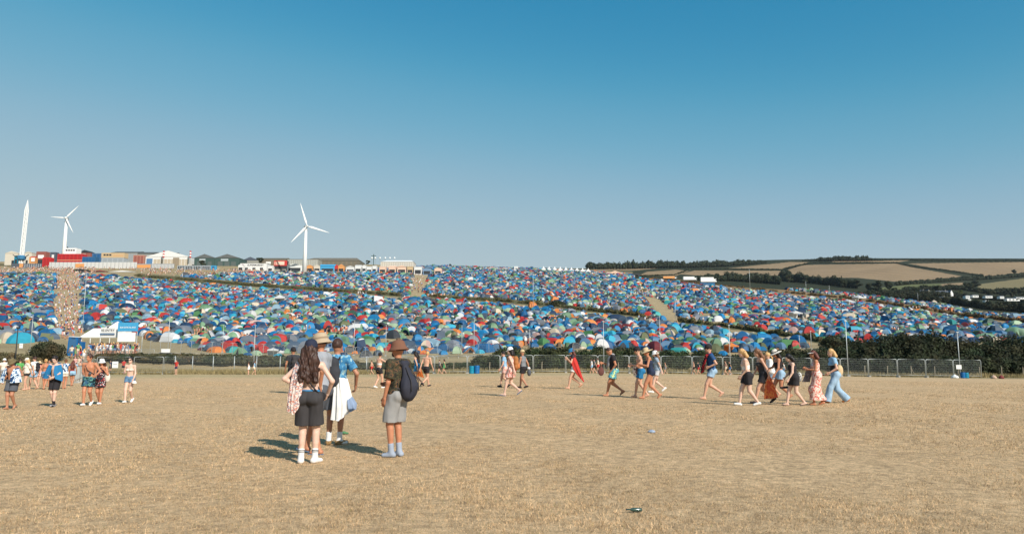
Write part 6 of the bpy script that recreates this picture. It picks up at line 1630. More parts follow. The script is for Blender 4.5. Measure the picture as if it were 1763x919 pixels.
def g_band(b, z0, z1, w=.008):
    s = g_top(b, None, w, z0, noise=.001); s.cut = [(b.tp(0, 0, z0), -b.u), (b.tp(0, 0, z1), b.u)]; return s
def curls(b, seed=5, n=170, L=.34):
    g = np.random.default_rng(seed); m = MB()
    for _ in range(n):
        t = g.uniform(0, 1); sx = g.uniform(-1, 1)
        p = b.hp(sx*.095, -.075 + .02*abs(sx), .04 - .1*t) if t < .4 else b.N + b.r*sx*(.085 + .05*t) - b.fw*(.10 + .045*t) + b.u*(.04 - .34*(t-.3))
        ln = g.uniform(.06, .16); rr = g.uniform(.006, .013); ph = g.uniform(0, 6.28); out = b.r*sx*.25 - b.fw*.12
        pts = []
        for i in range(11):
            f = i/10; a = ph + f*9
            pts.append(p + out*ln*f - b.u*ln*f + b.r*math.cos(a)*rr + b.fw*math.sin(a)*rr)
        m.tube(pts, [.0055 - .003*(i/10) for i in range(11)], 4)
    return np.concatenate(m.V), np.concatenate(m.Q)
def g_foot(b, q, kind):
    s = Sdf(); M = foot_frame(b, q); A = b.ank[q]; sg = -1 if q == 'L' else 1
    if kind == 'shoe':
        s.cone(A + M @ v3(0, -.04, -.046), A + M @ v3(0, .135, -.053), .043, .036, .02, flat=(M @ v3(1, 0, 0), 1.15)); s.cone(A + M @ v3(0, -.01, -.02), A + M @ v3(0, .07, -.045), .045, .034, .02)
        s.cut = [(A + M @ v3(0, 0, .005), M @ v3(0, -.3, 1)), (A + M @ v3(0, 0, -.083), M @ v3(0, 0, -1))]
    elif kind == 'sock':
        d = nrm(b.knee[q] - A)
        s.cone(A + M @ v3(0, -.036, -.045), A + M @ v3(sg*.006, .125, -.054), .041, .033, .02, flat=(M @ v3(1, 0, 0), 1.2)); s.cone(A, A + M @ v3(0, .06, -.045), .039, .033, .02)
        s.cone(A - d*.01, A + d*.2, .042, .049, .02, [(A + d*.13, d)])
    elif kind == 'flipflop':
        s.cone(A + M @ v3(0, -.05, -.082), A + M @ v3(0, .14, -.082), .038, .042, .01, [(A + M @ v3(0, 0, -.072), M @ v3(0, 0, 1)), (A + M @ v3(0, 0, -.090), M @ v3(0, 0, -1))])
        s.cone(A + M @ v3(-.03, .05, -.06), A + M @ v3(.0, .105, -.045), .008, .006, .01); s.cone(A + M @ v3(.03, .05, -.06), A + M @ v3(.0, .105, -.045), .008, .006, .01)
    return s
def g_hair(b, style, seed=5):
    s = Sdf(); M = b.HM
    s.ell(b.hp(0, -.014, .018), (.090, .106, .118), M, .02)
    s.sub = [(b.hp(0, .115, -.035), (.085, .085, .105))]
    if style == 'short':
        s.cut = [(b.hp(0, 0, -.035), -M[:, 2])]; s.noise = (.004, 9, seed)
    elif style == 'cropped':
        s.P = []; s.ell(b.hp(0, -.012, .022), (.081, .098, .108), M, .02); s.cut = [(b.hp(0, 0, .0), -M[:, 2])]; s.noise = (.002, 9, seed)
    elif style == 'bun':
        s.cut = [(b.hp(0, 0, -.06), -M[:, 2])]; s.ell(b.hp(0, -.10, .085), (.045, .045, .04), M, .015); s.noise = (.003, 9, seed)
    elif style == 'pony':
        s.cone(b.hp(0, -.1, .03), b.hp(0, -.15, -.14), .035, .026, .03); s.cone(b.hp(0, -.15, -.14), b.hp(0, -.12, -.27), .026, .01, .02); s.noise = (.004, 8, seed)
    elif style in ('long', 'curly', 'bob'):
        L = {'long': .36, 'curly': .34, 'bob': .13}[style]; cr = style == 'curly'
        for sx in (-.055, 0, .055):
            p0 = b.hp(sx, -.07, -.02); p1 = b.N + b.r*sx*1.5 - b.fw*.085 + b.u*(.0 if style != 'bob' else .04); p2 = b.N + b.r*sx*(2.0 if cr else 1.3) - b.fw*.125 - b.u*(L - .05)
            s.cone(p0, p1, .062, .058, .04)
            if style != 'bob': s.cone(p1, p2, .055, .040 if cr else .022, .04)
        s.noise = (.014 if cr else .005, 6.5 if cr else 7, seed)
        if cr:
            g = np.random.default_rng(seed)
            for _ in range(70):
                t = g.uniform(0, 1); sx = g.uniform(-1, 1)
                c = b.hp(sx*.085, -.06, .03 - .08*t*2) if t < .35 else b.N + b.r*sx*(.09 + .06*t) - b.fw*(.09 + .05*t) + b.u*(.05 - .42*(t-.3))
                s.ell(c + g.normal(0, .012, 3), (.026, .024, .032), None, .012)
    return s
HAT_PROF = {
 'bucket': [(0,.112),(.04,.110),(.068,.100),(.086,.078),(.098,.04),(.105,.010),(.120,-.012),(.146,-.040),(.143,-.044),(.116,-.018),(.101,.0),(.098,.02),(.086,.085),(0,.112)],
 'wide': [(0,.135),(.045,.137),(.075,.12),(.088,.08),(.097,.02),(.15,.005),(.205,-.012),(.208,-.018),(.15,-.003),(.092,.01),(.082,.07),(0,.12)],
 'cap': [(0,.125),(.045,.12),(.08,.095),(.098,.05),(.101,.01),(.100,-.008),(.095,-.008),(.094,.04),(.07,.09),(0,.115)],
}
def add_hat(b, kind, m, root, band=None, nm='hat', tilt=-6, size=1.0):
    o = b.hp(0, -.008, .035 if kind == 'cap' else .018); MM = Matrix(np.vstack([np.hstack([b.HM @ rotm('X', tilt), o[:, None]]), [0, 0, 0, 1]]))
    sc = Matrix.Diagonal((size*.93, size*1.12, size, 1))
    h = MB(); h.lathe(HAT_PROF[kind], 28, MM @ sc)
    if kind == 'cap':
        V = []; 
        for i in range(9):
            a = R(-62 + i*15.5); x, y = math.sin(a), math.cos(a)
            V += [(x*.095, y*.105, .004), (x*.098, y*(.105) + .085*max(y, .1)**.6, -.012), (x*.098, y*(.105) + .085*max(y, .1)**.6, -.018), (x*.095, y*.105, -.004)]
        V = np.array(V) @ np.array(MM)[:3,:3].T + np.array(MM)[:3,3]
        h.add(V, [[i*4+j, i*4+(j+1)%4, (i+1)*4+(j+1)%4, (i+1)*4+j] for i in range(8) for j in range(4)])
    o_ = h.build(nm, m, root, True)
    if band is not None: MB().lathe([(.1035,.012),(.1015,.045),(.095,.045)] if kind != 'wide' else [(.1,.01),(.095,.05),(.088,.05)], 28, MM @ sc).build('hat_band', band, o_, True)
    return o_
def sheet(rows, thick=.012, nu=22, nv=22, fold=.012, nf=5, seed=0, wave_dir=None):
    """cloth between given lines of points (top to bottom); folds run down it"""
    rows = [np.asarray(r, float) for r in rows]
    def res(P, n):
        P = np.asarray(P); d = np.r_[0, np.cumsum(np.linalg.norm(np.diff(P, axis=0), axis=1))]; d /= d[-1]; q = np.linspace(0, 1, n)
        return np.stack([np.interp(q, d, P[:, i]) for i in range(3)], 1)
    G = np.stack([res(r, nu) for r in rows]); q = np.linspace(0, len(rows)-1, nv); i = np.clip(q.astype(int), 0, len(rows)-2); t = (q - i)[:, None, None]; t = t*t*(3-2*t)*.5 + t*.5
    G = G[i]*(1-t) + G[i+1]*t
    du = np.gradient(G, axis=1); dv = np.gradient(G, axis=0); N = np.cross(du, dv); N /= np.linalg.norm(N, axis=2)[..., None] + 1e-9
    g = np.random.default_rng(seed); u = np.linspace(0, 1, nu)[None]; v = np.linspace(0, 1, nv)[:, None]
    w = np.sin(u*nf*6.283 + g.uniform(0, 6) + .8*np.sin(v*3 + g.uniform(0, 6)))*.7 + .3*np.sin(u*nf*13 + 4*v)
    G = G + N*(w*fold*(.35 + .65*v))[..., None]
    A, B = G + N*thick/2, G - N*thick/2; V = np.concatenate([A.reshape(-1, 3), B.reshape(-1, 3)]); m = nu*nv
    I = np.arange(m).reshape(nv, nu); Q = np.stack([I[:-1, :-1], I[:-1, 1:], I[1:, 1:], I[1:, :-1]], -1).reshape(-1, 4)
    F = [Q[:, ::-1], Q + m]
    for e in (I[0], I[-1], I[:, 0], I[:, -1]): F.append(np.stack([e[:-1], e[1:], e[1:] + m, e[:-1] + m], 1))
    return V, np.concatenate(F)
def add_sheet(name, rows, m, parent, **k):
    V, F = sheet(rows, **k); return link(name, mesh_np(name, V, F, True), m, parent)

SKIN = {}
def skin(name, c):
    m = mat('skin_' + name, tuple(v*.85 for v in lin(c)), .5, .06, 9, 0, spec=.35); b_ = m.node_tree.nodes['Principled BSDF']
    b_.inputs['Subsurface Weight'].default_value = .12; b_.inputs['Subsurface Radius'].default_value = (.02, .008, .004); b_.inputs['Subsurface Scale'].default_value = .5
    return m
SK_PALE = skin('pale', (228,190,170)); SK_FAIR = skin('fair', (218,170,144)); SK_TAN = skin('tan', (188,134,106)); SK_ORG = skin('orange_tan', (198,136,104)); SK_BRN = skin('brown', (140,94,70))  # SK_ORG: one even, more orange skin tone
def cl(name, c, **k): k.setdefault('var', .10); k.setdefault('scale', 6); k.setdefault('rough', .85); return mat('cloth_' + name, tuple(min(.8, v*.9) for v in lin(c)), **k)
HAIRM = lambda n_, c: mat('hair_' + n_, lin(c), .55, .45, 28, spec=.4)
H_BRN, H_DRK, H_BLD, H_BLK, H_AUB, H_LBR = HAIRM('brown', (62,40,32)), HAIRM('dark', (36,27,25)), HAIRM('blonde', (196,156,104)), HAIRM('black', (22,20,22)), HAIRM('auburn', (92,48,38)), HAIRM('light_brown', (120,84,58))
EYE_W = mat('eye_dark', (.03, .02, .015), .3, 0, 5, spec=.6)

def make_person(label, px, row, hpx, heading, b, skinm, parts, h=.015, hand_h=None, curl=28, mh=None, group=None, name='person', face=False, glasses=False, ymin=4):
    X, Y, Z = hit(px, row, ymin, 120)
    depth = Y*cT + (Z + .8 - HC)*sT
    H = hpx / FPX * depth * 1.0
    top = b.H[2] + .125
    sc = H / top * (mh or 1)
    r = empty(name, (X, Y, Z), R(heading), sc)
    L = [surface_nets_raw(body_sdf(b), h)]
    for q in 'LR': L.append(surface_nets_raw(hand_sdf(b, q, curl), hand_h or h*.42))
    body = link('body', join_raw('body', L), skinm, r)
    for nm, s, m, *rest in parts:
        if isinstance(s, Sdf): link(nm, s.mesh(nm, rest[0] if rest else h*.9), m, r)
        elif isinstance(s, tuple): link(nm, mesh_np(nm, s[0], s[1], True), m, r)
    if face:
        for sg in (-1, 1): MB().lathe([(0,-.006),(.012,0),(0,.006)], 8, Matrix.Translation(Vector(b.hp(sg*.03,.091,.012)))).build('eye', EYE_W, r)
        e = Sdf(); e.ell(b.hp(0, .098, -.062), (.026, .008, .006), b.HM, .005); link('mouth', e.mesh('mouth', .006), mat('lips', lin((150,80,72)), .5, .05), r)
    if glasses:
        e = Sdf()
        for sg in (-1, 1): e.ell(b.hp(sg*.034, .098, .012), (.031, .012, .022), b.HM, .004); e.cone(b.hp(sg*.062, .09, .018), b.hp(sg*.082, .0, .012), .005, .005, .004)
        e.cone(b.hp(-.02, .104, .018), b.hp(.02, .104, .018), .005, .005, .004); link('sunglasses', e.mesh('sunglasses', .006), DARKP, r)
    tag(r, label, 'person', group)
    return r
def surface_nets_raw(s, h):
    s._raw = True; lo = None
    D = s.mesh_raw(h); return D
def _mesh_raw(s, h):
    global surface_nets
    keep = surface_nets; box = {}
    def cap(name, D, lo, hh, smooth=True, raw=False): box['r'] = keep(name, D, lo, hh, True, True); return None
    surface_nets = cap
    try: s.mesh('x', h)
    finally: surface_nets = keep
    return box['r']
Sdf.mesh_raw = _mesh_raw
def held(name, root, label, cat, group=None):
    """a thing carried by a person: its own top-level object at the person's place"""
    r = empty(name, root.location, root.rotation_euler.z, root.scale.x); return tag(r, label, cat, group)
def backpack(root, b, m, m2, label, w=.15, hgt=.25, dz=0, droop=0, name='backpack', h=.014):
    r = held(name, root, label, 'backpack')
    s = Sdf()
    if droop:
        s.cone(b.tp(-.02, -.13, .46), b.tp(.02, -.22, .12), .05, w*.98, .04, flat=(b.fw, .82)); s.cone(b.tp(.02, -.2, .16), b.tp(.03, -.20, .03), w*.85, w*.8, .05, flat=(b.fw, .85)); s.cone(b.tp(-.05,-.12,.48), b.tp(.05,-.12,.48), .035, .035, .03)
        s.noise = (.013, 2.3, 3); link('bag_body', s.mesh('bag_body', h*.75), m, r)
        for x0, x1 in ((-.05, -.07), (.05, .11)): MB().tube([b.tp(x0, -.19, .42), b.tp(x1, -.315, .22), b.tp(x1, -.33, .06)], [.008]*3, 5).build('seam', m2, r, True)
    else:
        for z_, k_ in ((.40, .8), (.26, 1), (.12, 1)): s.ell(b.tp(0, -.19, z_+dz), (w*k_, .095, hgt*.5), b.M, .05)
        s.noise = (.009, 2.5, 3); link('bag_body', s.mesh('bag_body', h*.8), m, r)
        s = Sdf(); s.ell(b.tp(0, -.27, .14+dz), (w*.75, .05, hgt*.42), b.M, .02); s.noise = (.006, 3, 4); link('front_pocket', s.mesh('front_pocket', h*.8), m2, r)
    for sg in (-1, 1):
        t = MB(); t.tube([b.tp(sg*.07, -.13, .46+dz*.3), b.tp(sg*.095, -.03, .545), b.tp(sg*.105, .10, .46), b.tp(sg*.125, .125, .30), b.tp(sg*.16, .03, .14), b.tp(sg*.10, -.14, .08)], [.018]*6, 6); t.build('strap', m2, r, True)
    return r
def xbody(root, b, m, side, label, z_end=.02, bag=None, name='crossbody_bag', bm=None):
    """strap from one shoulder to the other hip; side = shoulder"""
    r = held(name, root, label, 'bag'); sg = 1 if side == 'R' else -1
    t = MB(); t.tube([b.tp(-sg*.165, -.02, z_end), b.tp(-sg*.10, -.118, z_end+.10), b.tp(0, -.13, .25), b.tp(sg*.08, -.115, .40), b.tp(sg*.10, -.02, .53), b.tp(sg*.08, .11, .42), b.tp(0, .135, .28), b.tp(-sg*.10, .125, z_end+.1), b.tp(-sg*.165, .0, z_end)], [.013]*9, 6); t.build('strap', m, r, True)
    s = Sdf()
    if bag: c, rr = bag; s.ell(b.tp(*c), rr, b.M, .02)
    else: s.ell(b.tp(-sg*.17, .06, z_end-.02), (.05, .09, .07), b.M, .02)
    link('pouch', s.mesh('pouch', .014), bm or m, r); return r
# ---------------------------------------------------------------- the near figures
BLK = cl('black', (44,42,46)); BLK2 = cl('washed_black', (62,60,62)); CHAR = cl('charcoal', (58,60,66)); GRY = cl('grey_marl', (150,150,150)); WHT = cl('white', (236,236,234)); OFFW = cl('off_white', (224,216,204)); NAVY = cl('navy', (40,50,74))
LBL = cl('light_blue', (150,190,222)); DENIM = cl('denim', (96,132,166), var=.25, scale=10); LDEN = cl('light_denim', (156,186,212), var=.18, scale=9); BLU = cl('strong_blue', (40,120,170)); REDC = cl('red', (196,58,52)); ORGC = cl('orange_cloth', (232,128,62)); BEI = cl('beige', (186,166,140)); OLV = cl('olive', (116,104,76)); BRNH = cl('brown_hat', (124,86,68)); BRNB = cl('brown_canvas', (172,112,66)); STRAW = cl('straw', (214,188,148)); SOCK = cl('sock_white', (230,228,226)); SOCKB = cl('sock_blue_grey', (158,168,184)); GREYD = cl('dark_grey', (84,88,96))
FLORAL = pattern_mat('floral_red_white', [(222,206,198),(214,196,188),(196,140,124),(140,140,150),(218,204,196),(190,124,108)], 62); FLBLUE = pattern_mat('floral_blue', [(52,106,148),(110,160,188),(60,122,164),(150,180,184),(70,132,172)], 24); CAMO = pattern_mat('camouflage', [(40,40,36),(72,68,50),(52,50,40),(104,78,56),(36,38,36)], 15, kind='noise')
PINKF = pattern_mat('pink_floral', [(228,196,184),(222,182,170),(196,92,78),(230,206,196),(208,134,124)], 27); TIE = pattern_mat('tie_dye_blue', [(220,228,234),(46,92,138),(200,214,226),(30,60,100)], 5, kind='noise'); SWIM = pattern_mat('palm_print', [(30,50,70),(96,150,130),(38,70,110),(50,90,100),(24,30,40)], 9, kind='noise'); DOTS = pattern_mat('dark_floral', [(40,36,44),(48,42,50),(150,60,60),(200,190,190),(40,38,46)], 30); BAGP = pattern_mat('printed_tote', [(222,206,196),(228,214,204),(96,70,74),(224,208,198)], 20); AQUA = pattern_mat('aqua_print', [(40,130,170),(120,200,190),(52,120,170),(200,220,150)], 12, kind='noise'); REDBLK = pattern_mat('red_black_towel', [(176,40,44),(30,26,30),(190,50,50),(34,28,32)], 6, kind='noise'); LEOP = pattern_mat('speckled_bag', [(200,200,196),(70,70,72),(160,160,158)], 34)
N1, N2 = .0105, .0135
STUDS = []

# woman with curly hair, back to us
b = Body(fem=True, spread=.10, lean=1, head=(-8, 6), hands={'L': (-.165, .03, 1.09), 'R': (.235, .14, 1.00)}, elbows={'L': (-1, -.35, -.15), 'R': (1, -.5, -.4)}, feet={'L': (-.095, 0, .082, 0, 12), 'R': (.10, .03, .082, 0, -22)})
P1 = make_person('woman with long curly hair and navy cap seen from behind, hand on hip', 529, 797, 207, 0, b, SK_PALE, [
 ('shorts', g_shorts(b, .86, .026, .028, .10), BLK2), ('waistband', g_band(b, .085, .115, .012), BLU), ('hair', g_hair(b, 'curly'), H_BRN, .0085), ('curls', curls(b), H_BRN),
 ('sock', g_foot(b, 'L', 'sock'), SOCK), ('sock', g_foot(b, 'R', 'sock'), SOCK)], N1, .006, 38)
add_hat(b, 'cap', cl('navy_cap', (42,48,68)), P1, None, 'cap', -4)
for q in 'LR':
    A = b.ank[q]; d = nrm(b.knee[q] - A)
    for z in (.085, .105):
        MB().lathe([(.0475,-.005),(.0485,0),(.0475,.005)], 20, Matrix.Translation(Vector(A + d*z))).build('sock_stripe', BLK, P1, True)
r = held('patterned_shirt', P1, 'red and white flowered shirt hanging over the curly-haired woman\'s shoulder', 'shirt')
S_ = b.S['L']
add_sheet('cloth', [[S_+v3(.02,.12,-.10), S_+v3(-.03,.11,-.1), S_+v3(-.09,.05,-.12)], [S_+v3(.09,-.0,.075), S_+v3(.01,.0,.075), S_+v3(-.055,-.01,.04)], [S_+v3(.12,-.10,-.02), S_+v3(.03,-.10,-.0), S_+v3(-.075,-.07,-.05)], [S_+v3(.10,-.15,-.30), S_+v3(.01,-.16,-.32), S_+v3(-.10,-.12,-.32)], [S_+v3(.07,-.155,-.55), S_+v3(-.02,-.17,-.60), S_+v3(-.11,-.14,-.58)], [S_+v3(.05,-.15,-.62), S_+v3(-.02,-.16,-.72), S_+v3(-.09,-.14,-.66)]], FLORAL, r, fold=.012, nf=4)
add_sheet('sleeve', [[S_+v3(-.05,-.02,-.1), S_+v3(-.10,-.04,-.1)], [S_+v3(-.07,-.14,-.45), S_+v3(-.12,-.12,-.45)], [S_+v3(-.08,-.15,-.68), S_+v3(-.13,-.13,-.66)]], FLORAL, r, fold=.008, nf=2, seed=3)
xbody(P1, b, BLK, 'L', 'thin black crossbody bag strap on the curly-haired woman\'s bare back', .03)

# person with beige bucket hat behind her
b = Body(spread=.05, lean=2, head=(-4, -2), hands={'L': (-.20, -.10, .98), 'R': (.16, .24, 1.0)}, elbows={'L': (-.6, -1, -.2)}, feet={'L': (-.06, -.03, .082, 0, 0), 'R': (.06, .24, .11, 10, 0)}, build=.92)
P2 = make_person('tall person in beige bucket hat mostly hidden behind the curly-haired woman', 549, 781, 204, 74, b, SK_ORG, [
 ('shorts', g_shorts(b, .85, .028, .03, .08, seed=4), GREYD), ('tshirt', g_top(b, .5, .018, -.06, 1, .01, 4), cl('pale_shirt', (160,164,172))), ('hair', g_hair(b, 'short'), H_DRK, .01)], N1, .006, 30)
add_hat(b, 'bucket', BEI, P2, cl('beige_band', (150,130,108)), 'bucket_hat', -6, 1.12)
for q in 'LR': link('sandal', g_foot(b, q, 'flipflop').mesh('sandal', .009), cl('denim_sandal', (96,116,140)), P2)
r = held('towel', P2, 'small cream towel bunched in the hand behind the curly-haired woman', 'towel'); W_ = b.wr['L']
add_sheet('cloth', [[W_+v3(-.06,.02,.10), W_+v3(.04,.0,.12)], [W_+v3(-.07,.02,-.03), W_+v3(.05,.0,-.03)], [W_+v3(-.05,.03,-.16), W_+v3(.09,.0,-.14)]], OFFW, r, fold=.02, nf=3, thick=.02)

# man in blue flowered shirt with dark backpack
b = Body(spread=.08, lean=2, head=(-6, 0), hands={'R': (.30, .16, .98), 'L': (-.12, .26, 1.12)}, elbows={'R': (1, -.55, -.3), 'L': (-1, -.3, -.5)}, feet={'L': (-.09, -.02, .082, 0, 20), 'R': (.085, .02, .082, 0, -40)}, build=1.02)
P3 = make_person('man in blue flowered shirt and dark backpack seen from behind', 575, 765, 180, -6, b, SK_TAN, [
 ('shorts', g_shorts(b, .78, .026, .025, .08, seed=6), GREYD), ('shirt', g_top(b, .72, .022, -.09, 0, .012, 7), FLBLUE), ('hair', g_hair(b, 'short'), H_BRN, .01),
 ('sock', g_foot(b, 'L', 'sock'), SOCK), ('sock', g_foot(b, 'R', 'sock'), SOCK), ('shoe', g_foot(b, 'L', 'shoe'), cl('tan_black_shoe', (150,120,80), var=.5, scale=30)), ('shoe', g_foot(b, 'R', 'shoe'), cl('tan_black_shoe', (150,120,80)))], N1, .006, 42)
backpack(P3, b, CHAR, BLK, 'charcoal backpack on the man in the blue flowered shirt', .125, .235)
r = held('towel', P3, 'long white towel hanging from the flowered shirt man\'s hip', 'towel')
O_ = b.tp(.13, -.10, .10)
add_sheet('cloth', [[O_+v3(-.10,-.06,.04), O_+v3(.0,-.10,.07), O_+v3(.10,-.0,.05)], [O_+v3(-.09,-.10,-.15), O_+v3(.04,-.14,-.13), O_+v3(.16,-.04,-.10)], [O_+v3(-.10,-.12,-.42), O_+v3(.05,-.17,-.40), O_+v3(.22,-.05,-.30)], [O_+v3(-.12,-.12,-.62), O_+v3(.02,-.15,-.64), O_+v3(.20,-.05,-.48)]], WHT, r, fold=.022, nf=4, thick=.016, nu=34)
add_sheet('blue_corner', [[O_+v3(.15,-.12,-.30), O_+v3(.22,-.07,-.24)], [O_+v3(.17,-.13,-.42), O_+v3(.30,-.06,-.36)], [O_+v3(.20,-.12,-.50), O_+v3(.29,-.06,-.45)]], cl('towel_blue', (136,156,186)), r, fold=.008, nf=2)

# man with brown bucket hat and dark rucksack
b = Body(spread=.085, lean=-1, head=(4, -2), hands={'L': (-.21, .08, .90), 'R': (.14, .26, 1.12)}, elbows={'L': (-.8, -1, -.2), 'R': (1, -.2, -.6)}, feet={'L': (-.085, .03, .082, 0, 14), 'R': (.075, .0, .082, 0, -4)}, build=1.0)
P4 = make_person('man in brown bucket hat, camouflage shirt and long grey shorts', 682, 786, 197, 60, b, SK_ORG, [
 ('shorts', g_shorts(b, .90, .026, .026, .06, seed=9), GRY), ('shirt', g_top(b, .80, .024, -.07, 0, .016, 9), CAMO), ('hair', g_hair(b, 'short'), H_BRN, .01),
 ('sock', g_foot(b, 'L', 'sock'), SOCKB), ('sock', g_foot(b, 'R', 'sock'), SOCKB)], N1, .006, 30, face=True)
add_hat(b, 'bucket', BRNH, P4, None, 'bucket_hat', -6, 1.08)
s = Sdf(); s.ell(b.hp(0,.07,-.085),(.05,.04,.045),b.HM,.02); s.noise=(.004,9,1); s.sub=[(b.hp(0,.12,-.055),(.03,.03,.014))]; link('beard', s.mesh('beard', .009), H_BRN, P4)
RK = cl('rucksack_navy', (52,54,66))
backpack(P4, b, RK, BLK2, 'slouching dark navy rucksack on the man with the brown hat', .15, .25, -.03, .05)

# man with black cap and black pack behind the curly-haired woman, further away
b = Body(stride=.22, lead='R', lift=.04, lean=4, head=(20, 0))
P5 = make_person('man in black cap and dark grey shirt walking away left of the curly hair', 503, 677, 78, 30, b, SK_TAN, [
 ('shorts', g_shorts(b, .8, .025, .025, .08), BLK), ('tshirt', g_top(b, .55, .016, -.05), CHAR), ('hair', g_hair(b, 'short'), H_DRK)], N2)
add_hat(b, 'cap', BLK, P5, None, 'cap'); backpack(P5, b, BLK2, BLK, 'black backpack on the man walking away in black cap', .12, .2)

WK = 'people walking across the field'
def wlk(label, px, row, hpx, head_, fem, sk, parts_fn, stride=.3, lead='L', lift=.12, lean=6, headt=(0, 0), hands=None, elbows=None, hat=None, **k):
    b = Body(fem=fem, stride=stride, lead=lead, lift=lift, lean=lean, head=headt, hands=hands, elbows=elbows, build=k.pop('build', 1.0), feet=k.pop('feet', None), spread=k.pop('spread', .1))
    r = make_person(label, px, row, hpx, head_, b, sk, parts_fn(b), N2, group=WK, **k)
    if hat: add_hat(b, hat[0], hat[1], r, hat[2] if len(hat) > 2 else None, hat[3] if len(hat) > 3 else 'hat')
    return r, b
shoes = lambda b, m, kind='shoe', nm='shoe': [(nm, g_foot(b, 'L', kind), m), (nm, g_foot(b, 'R', kind), m)]
# pair of bathers and the woman in black shorts in the middle
wlk('woman with brown bun, white band top and black shorts walking away', 652, 668, 61, -40, True, SK_FAIR, lambda b: [('shorts', g_shorts(b, .45, .012, .01, .10), BLK), ('band_top', g_band(b, .20, .29), WHT), ('hair', g_hair(b, 'bun'), H_DRK)] + shoes(b, WHT), .22, 'R', .05, 3, (20, 0), {'R': (.2, .3, 1.35)}, {'R': (1, 0, -.6)})
r, b = wlk('woman in blue swimsuit dress leaning beside the bare-backed man', 718, 664, 59, 70, True, SK_FAIR, lambda b: [('swim_dress', g_dress(b, .35, .012, .02), BLU), ('hair', g_hair(b, 'long'), H_DRK)] + shoes(b, BLK), .28, 'L', .12, 8, (-20, -10))
r, b = wlk('bare-backed man in black shorts striding beside the blue swimsuit', 733, 665, 60, -32, False, SK_FAIR, lambda b: [('shorts', g_shorts(b, .5, .02, .02, .08), BLK), ('hair', g_hair(b, 'short'), H_BLD)] + shoes(b, BLK2), .34, 'L', .14, 8, (30, 0))
t = held('orange_towel', r, 'orange towel dangling between the bare-backed man and the woman in blue', 'towel'); O_ = b.wr['L']
add_sheet('cloth', [[O_+v3(-.03,0,.05), O_+v3(.03,.0,.05)], [O_+v3(-.12,.03,-.15), O_+v3(.12,.0,-.2)], [O_+v3(-.26,.05,-.35), O_+v3(.25,.0,-.45)]], ORGC, t, fold=.03, nf=3)
# pink dress woman, hidden man in pale blue, man in grey vest
r, b = wlk('man in pale blue shirt half hidden by the woman in the pink dress', 869, 666, 61, 88, False, SK_FAIR, lambda b: [('shorts', g_shorts(b, .5, .02, .02, .08), PINKF), ('tshirt', g_top(b, .5, .016, -.04), LBL), ('hair', g_hair(b, 'short'), H_DRK)] + shoes(b, BLK), .24, 'R', .08, 5)
r, b = wlk('woman in pink flowered dress and white cap carrying a brown rucksack', 881, 681, 82, 74, True, SK_PALE, lambda b: [('dress', g_dress(b, .48, .014, .05), PINKF), ('hair', g_hair(b, 'bob'), H_DRK)] + [('flip_flop', g_foot(b, 'L', 'flipflop'), BLU), ('flip_flop', g_foot(b, 'R', 'flipflop'), BLU)], .30, 'L', .16, 4, (6, 0), hat=('cap', WHT, None, 'cap'))
backpack(r, b, BRNB, cl('orange_brown', (196,120,70)), 'orange brown rucksack on the woman in the pink dress', .12, .22)
r, b = wlk('man in grey vest, black shorts and beige cap', 901, 668, 65, 62, False, SK_TAN, lambda b: [('shorts', g_shorts(b, .5, .02, .015, .08), BLK), ('vest', g_top(b, 0, .014, -.05, 1), cl('vest_grey', (128,132,138))), ('hair', g_hair(b, 'cropped'), H_BRN), ('beard', Sdf().ell(b.hp(0,.06,-.085),(.055,.05,.05),b.HM,.02), H_DRK)] + shoes(b, BLK), .22, 'R', .06, 3, hat=('cap', STRAW, None, 'cap'), build=1.1)
t = held('shoulder_bag', r, 'grey bag with a white bundle held low behind the man in the grey vest', 'bag'); O_ = b.tp(.12, -.16, -.10)
link('bag_body', Sdf().ell(O_ + v3(0,-.08,-.12), (.09,.1,.16), None, .02).mesh('bag_body', .02), GREYD, t); link('white_bundle', Sdf().ell(O_ + v3(0,-.06,.08), (.07,.08,.06), None, .02).mesh('white_bundle', .02), WHT, t)
# red cape
r, b = wlk('person in blue bucket hat draped in a long red towel cape', 989, 669, 69, 92, True, SK_FAIR, lambda b: [('shorts', g_shorts(b, .4, .018, .02, .1), WHT), ('top', g_top(b, .4, .012, .05), cl('dark_top', (60,50,60))), ('hair', g_hair(b, 'long'), H_AUB)] + [('flip_flop', g_foot(b, 'R', 'flipflop'), BRNB)], .30, 'L', .17, 8, (0, -8), {'L': (-.1, .30, 1.28), 'R': (.1, .30, 1.25)}, {'L': (-.6, -.3, -1), 'R': (.6, -.3, -1)}, hat=('bucket', BLU, None, 'bucket_hat'))
N_ = b.N
t = held('red_towel', r, 'long red towel worn as a cape by the person in blue hat', 'towel')
add_sheet('cloth', [[N_+v3(-.13,.10,-.10), N_+v3(-.19,0,-.06), N_+v3(-.05,-.10,.02), N_+v3(.05,-.10,.02), N_+v3(.19,.0,-.06), N_+v3(.13,.10,-.10)], [N_+v3(-.22,.08,-.3), N_+v3(-.25,-.08,-.3), N_+v3(-.08,-.2,-.28), N_+v3(.08,-.2,-.28), N_+v3(.25,-.08,-.3), N_+v3(.22,.08,-.3)], [N_+v3(-.2,-.02,-.62), N_+v3(-.22,-.2,-.65), N_+v3(-.06,-.32,-.7), N_+v3(.06,-.34,-.7), N_+v3(.22,-.2,-.65), N_+v3(.2,.0,-.6)], [N_+v3(-.12,-.28,-.95), N_+v3(-.1,-.38,-1.05), N_+v3(0,-.48,-1.15), N_+v3(.06,-.5,-1.15), N_+v3(.14,-.42,-1.05), N_+v3(.14,-.3,-.95)]], REDC, t, fold=.02, nf=6, nu=50)
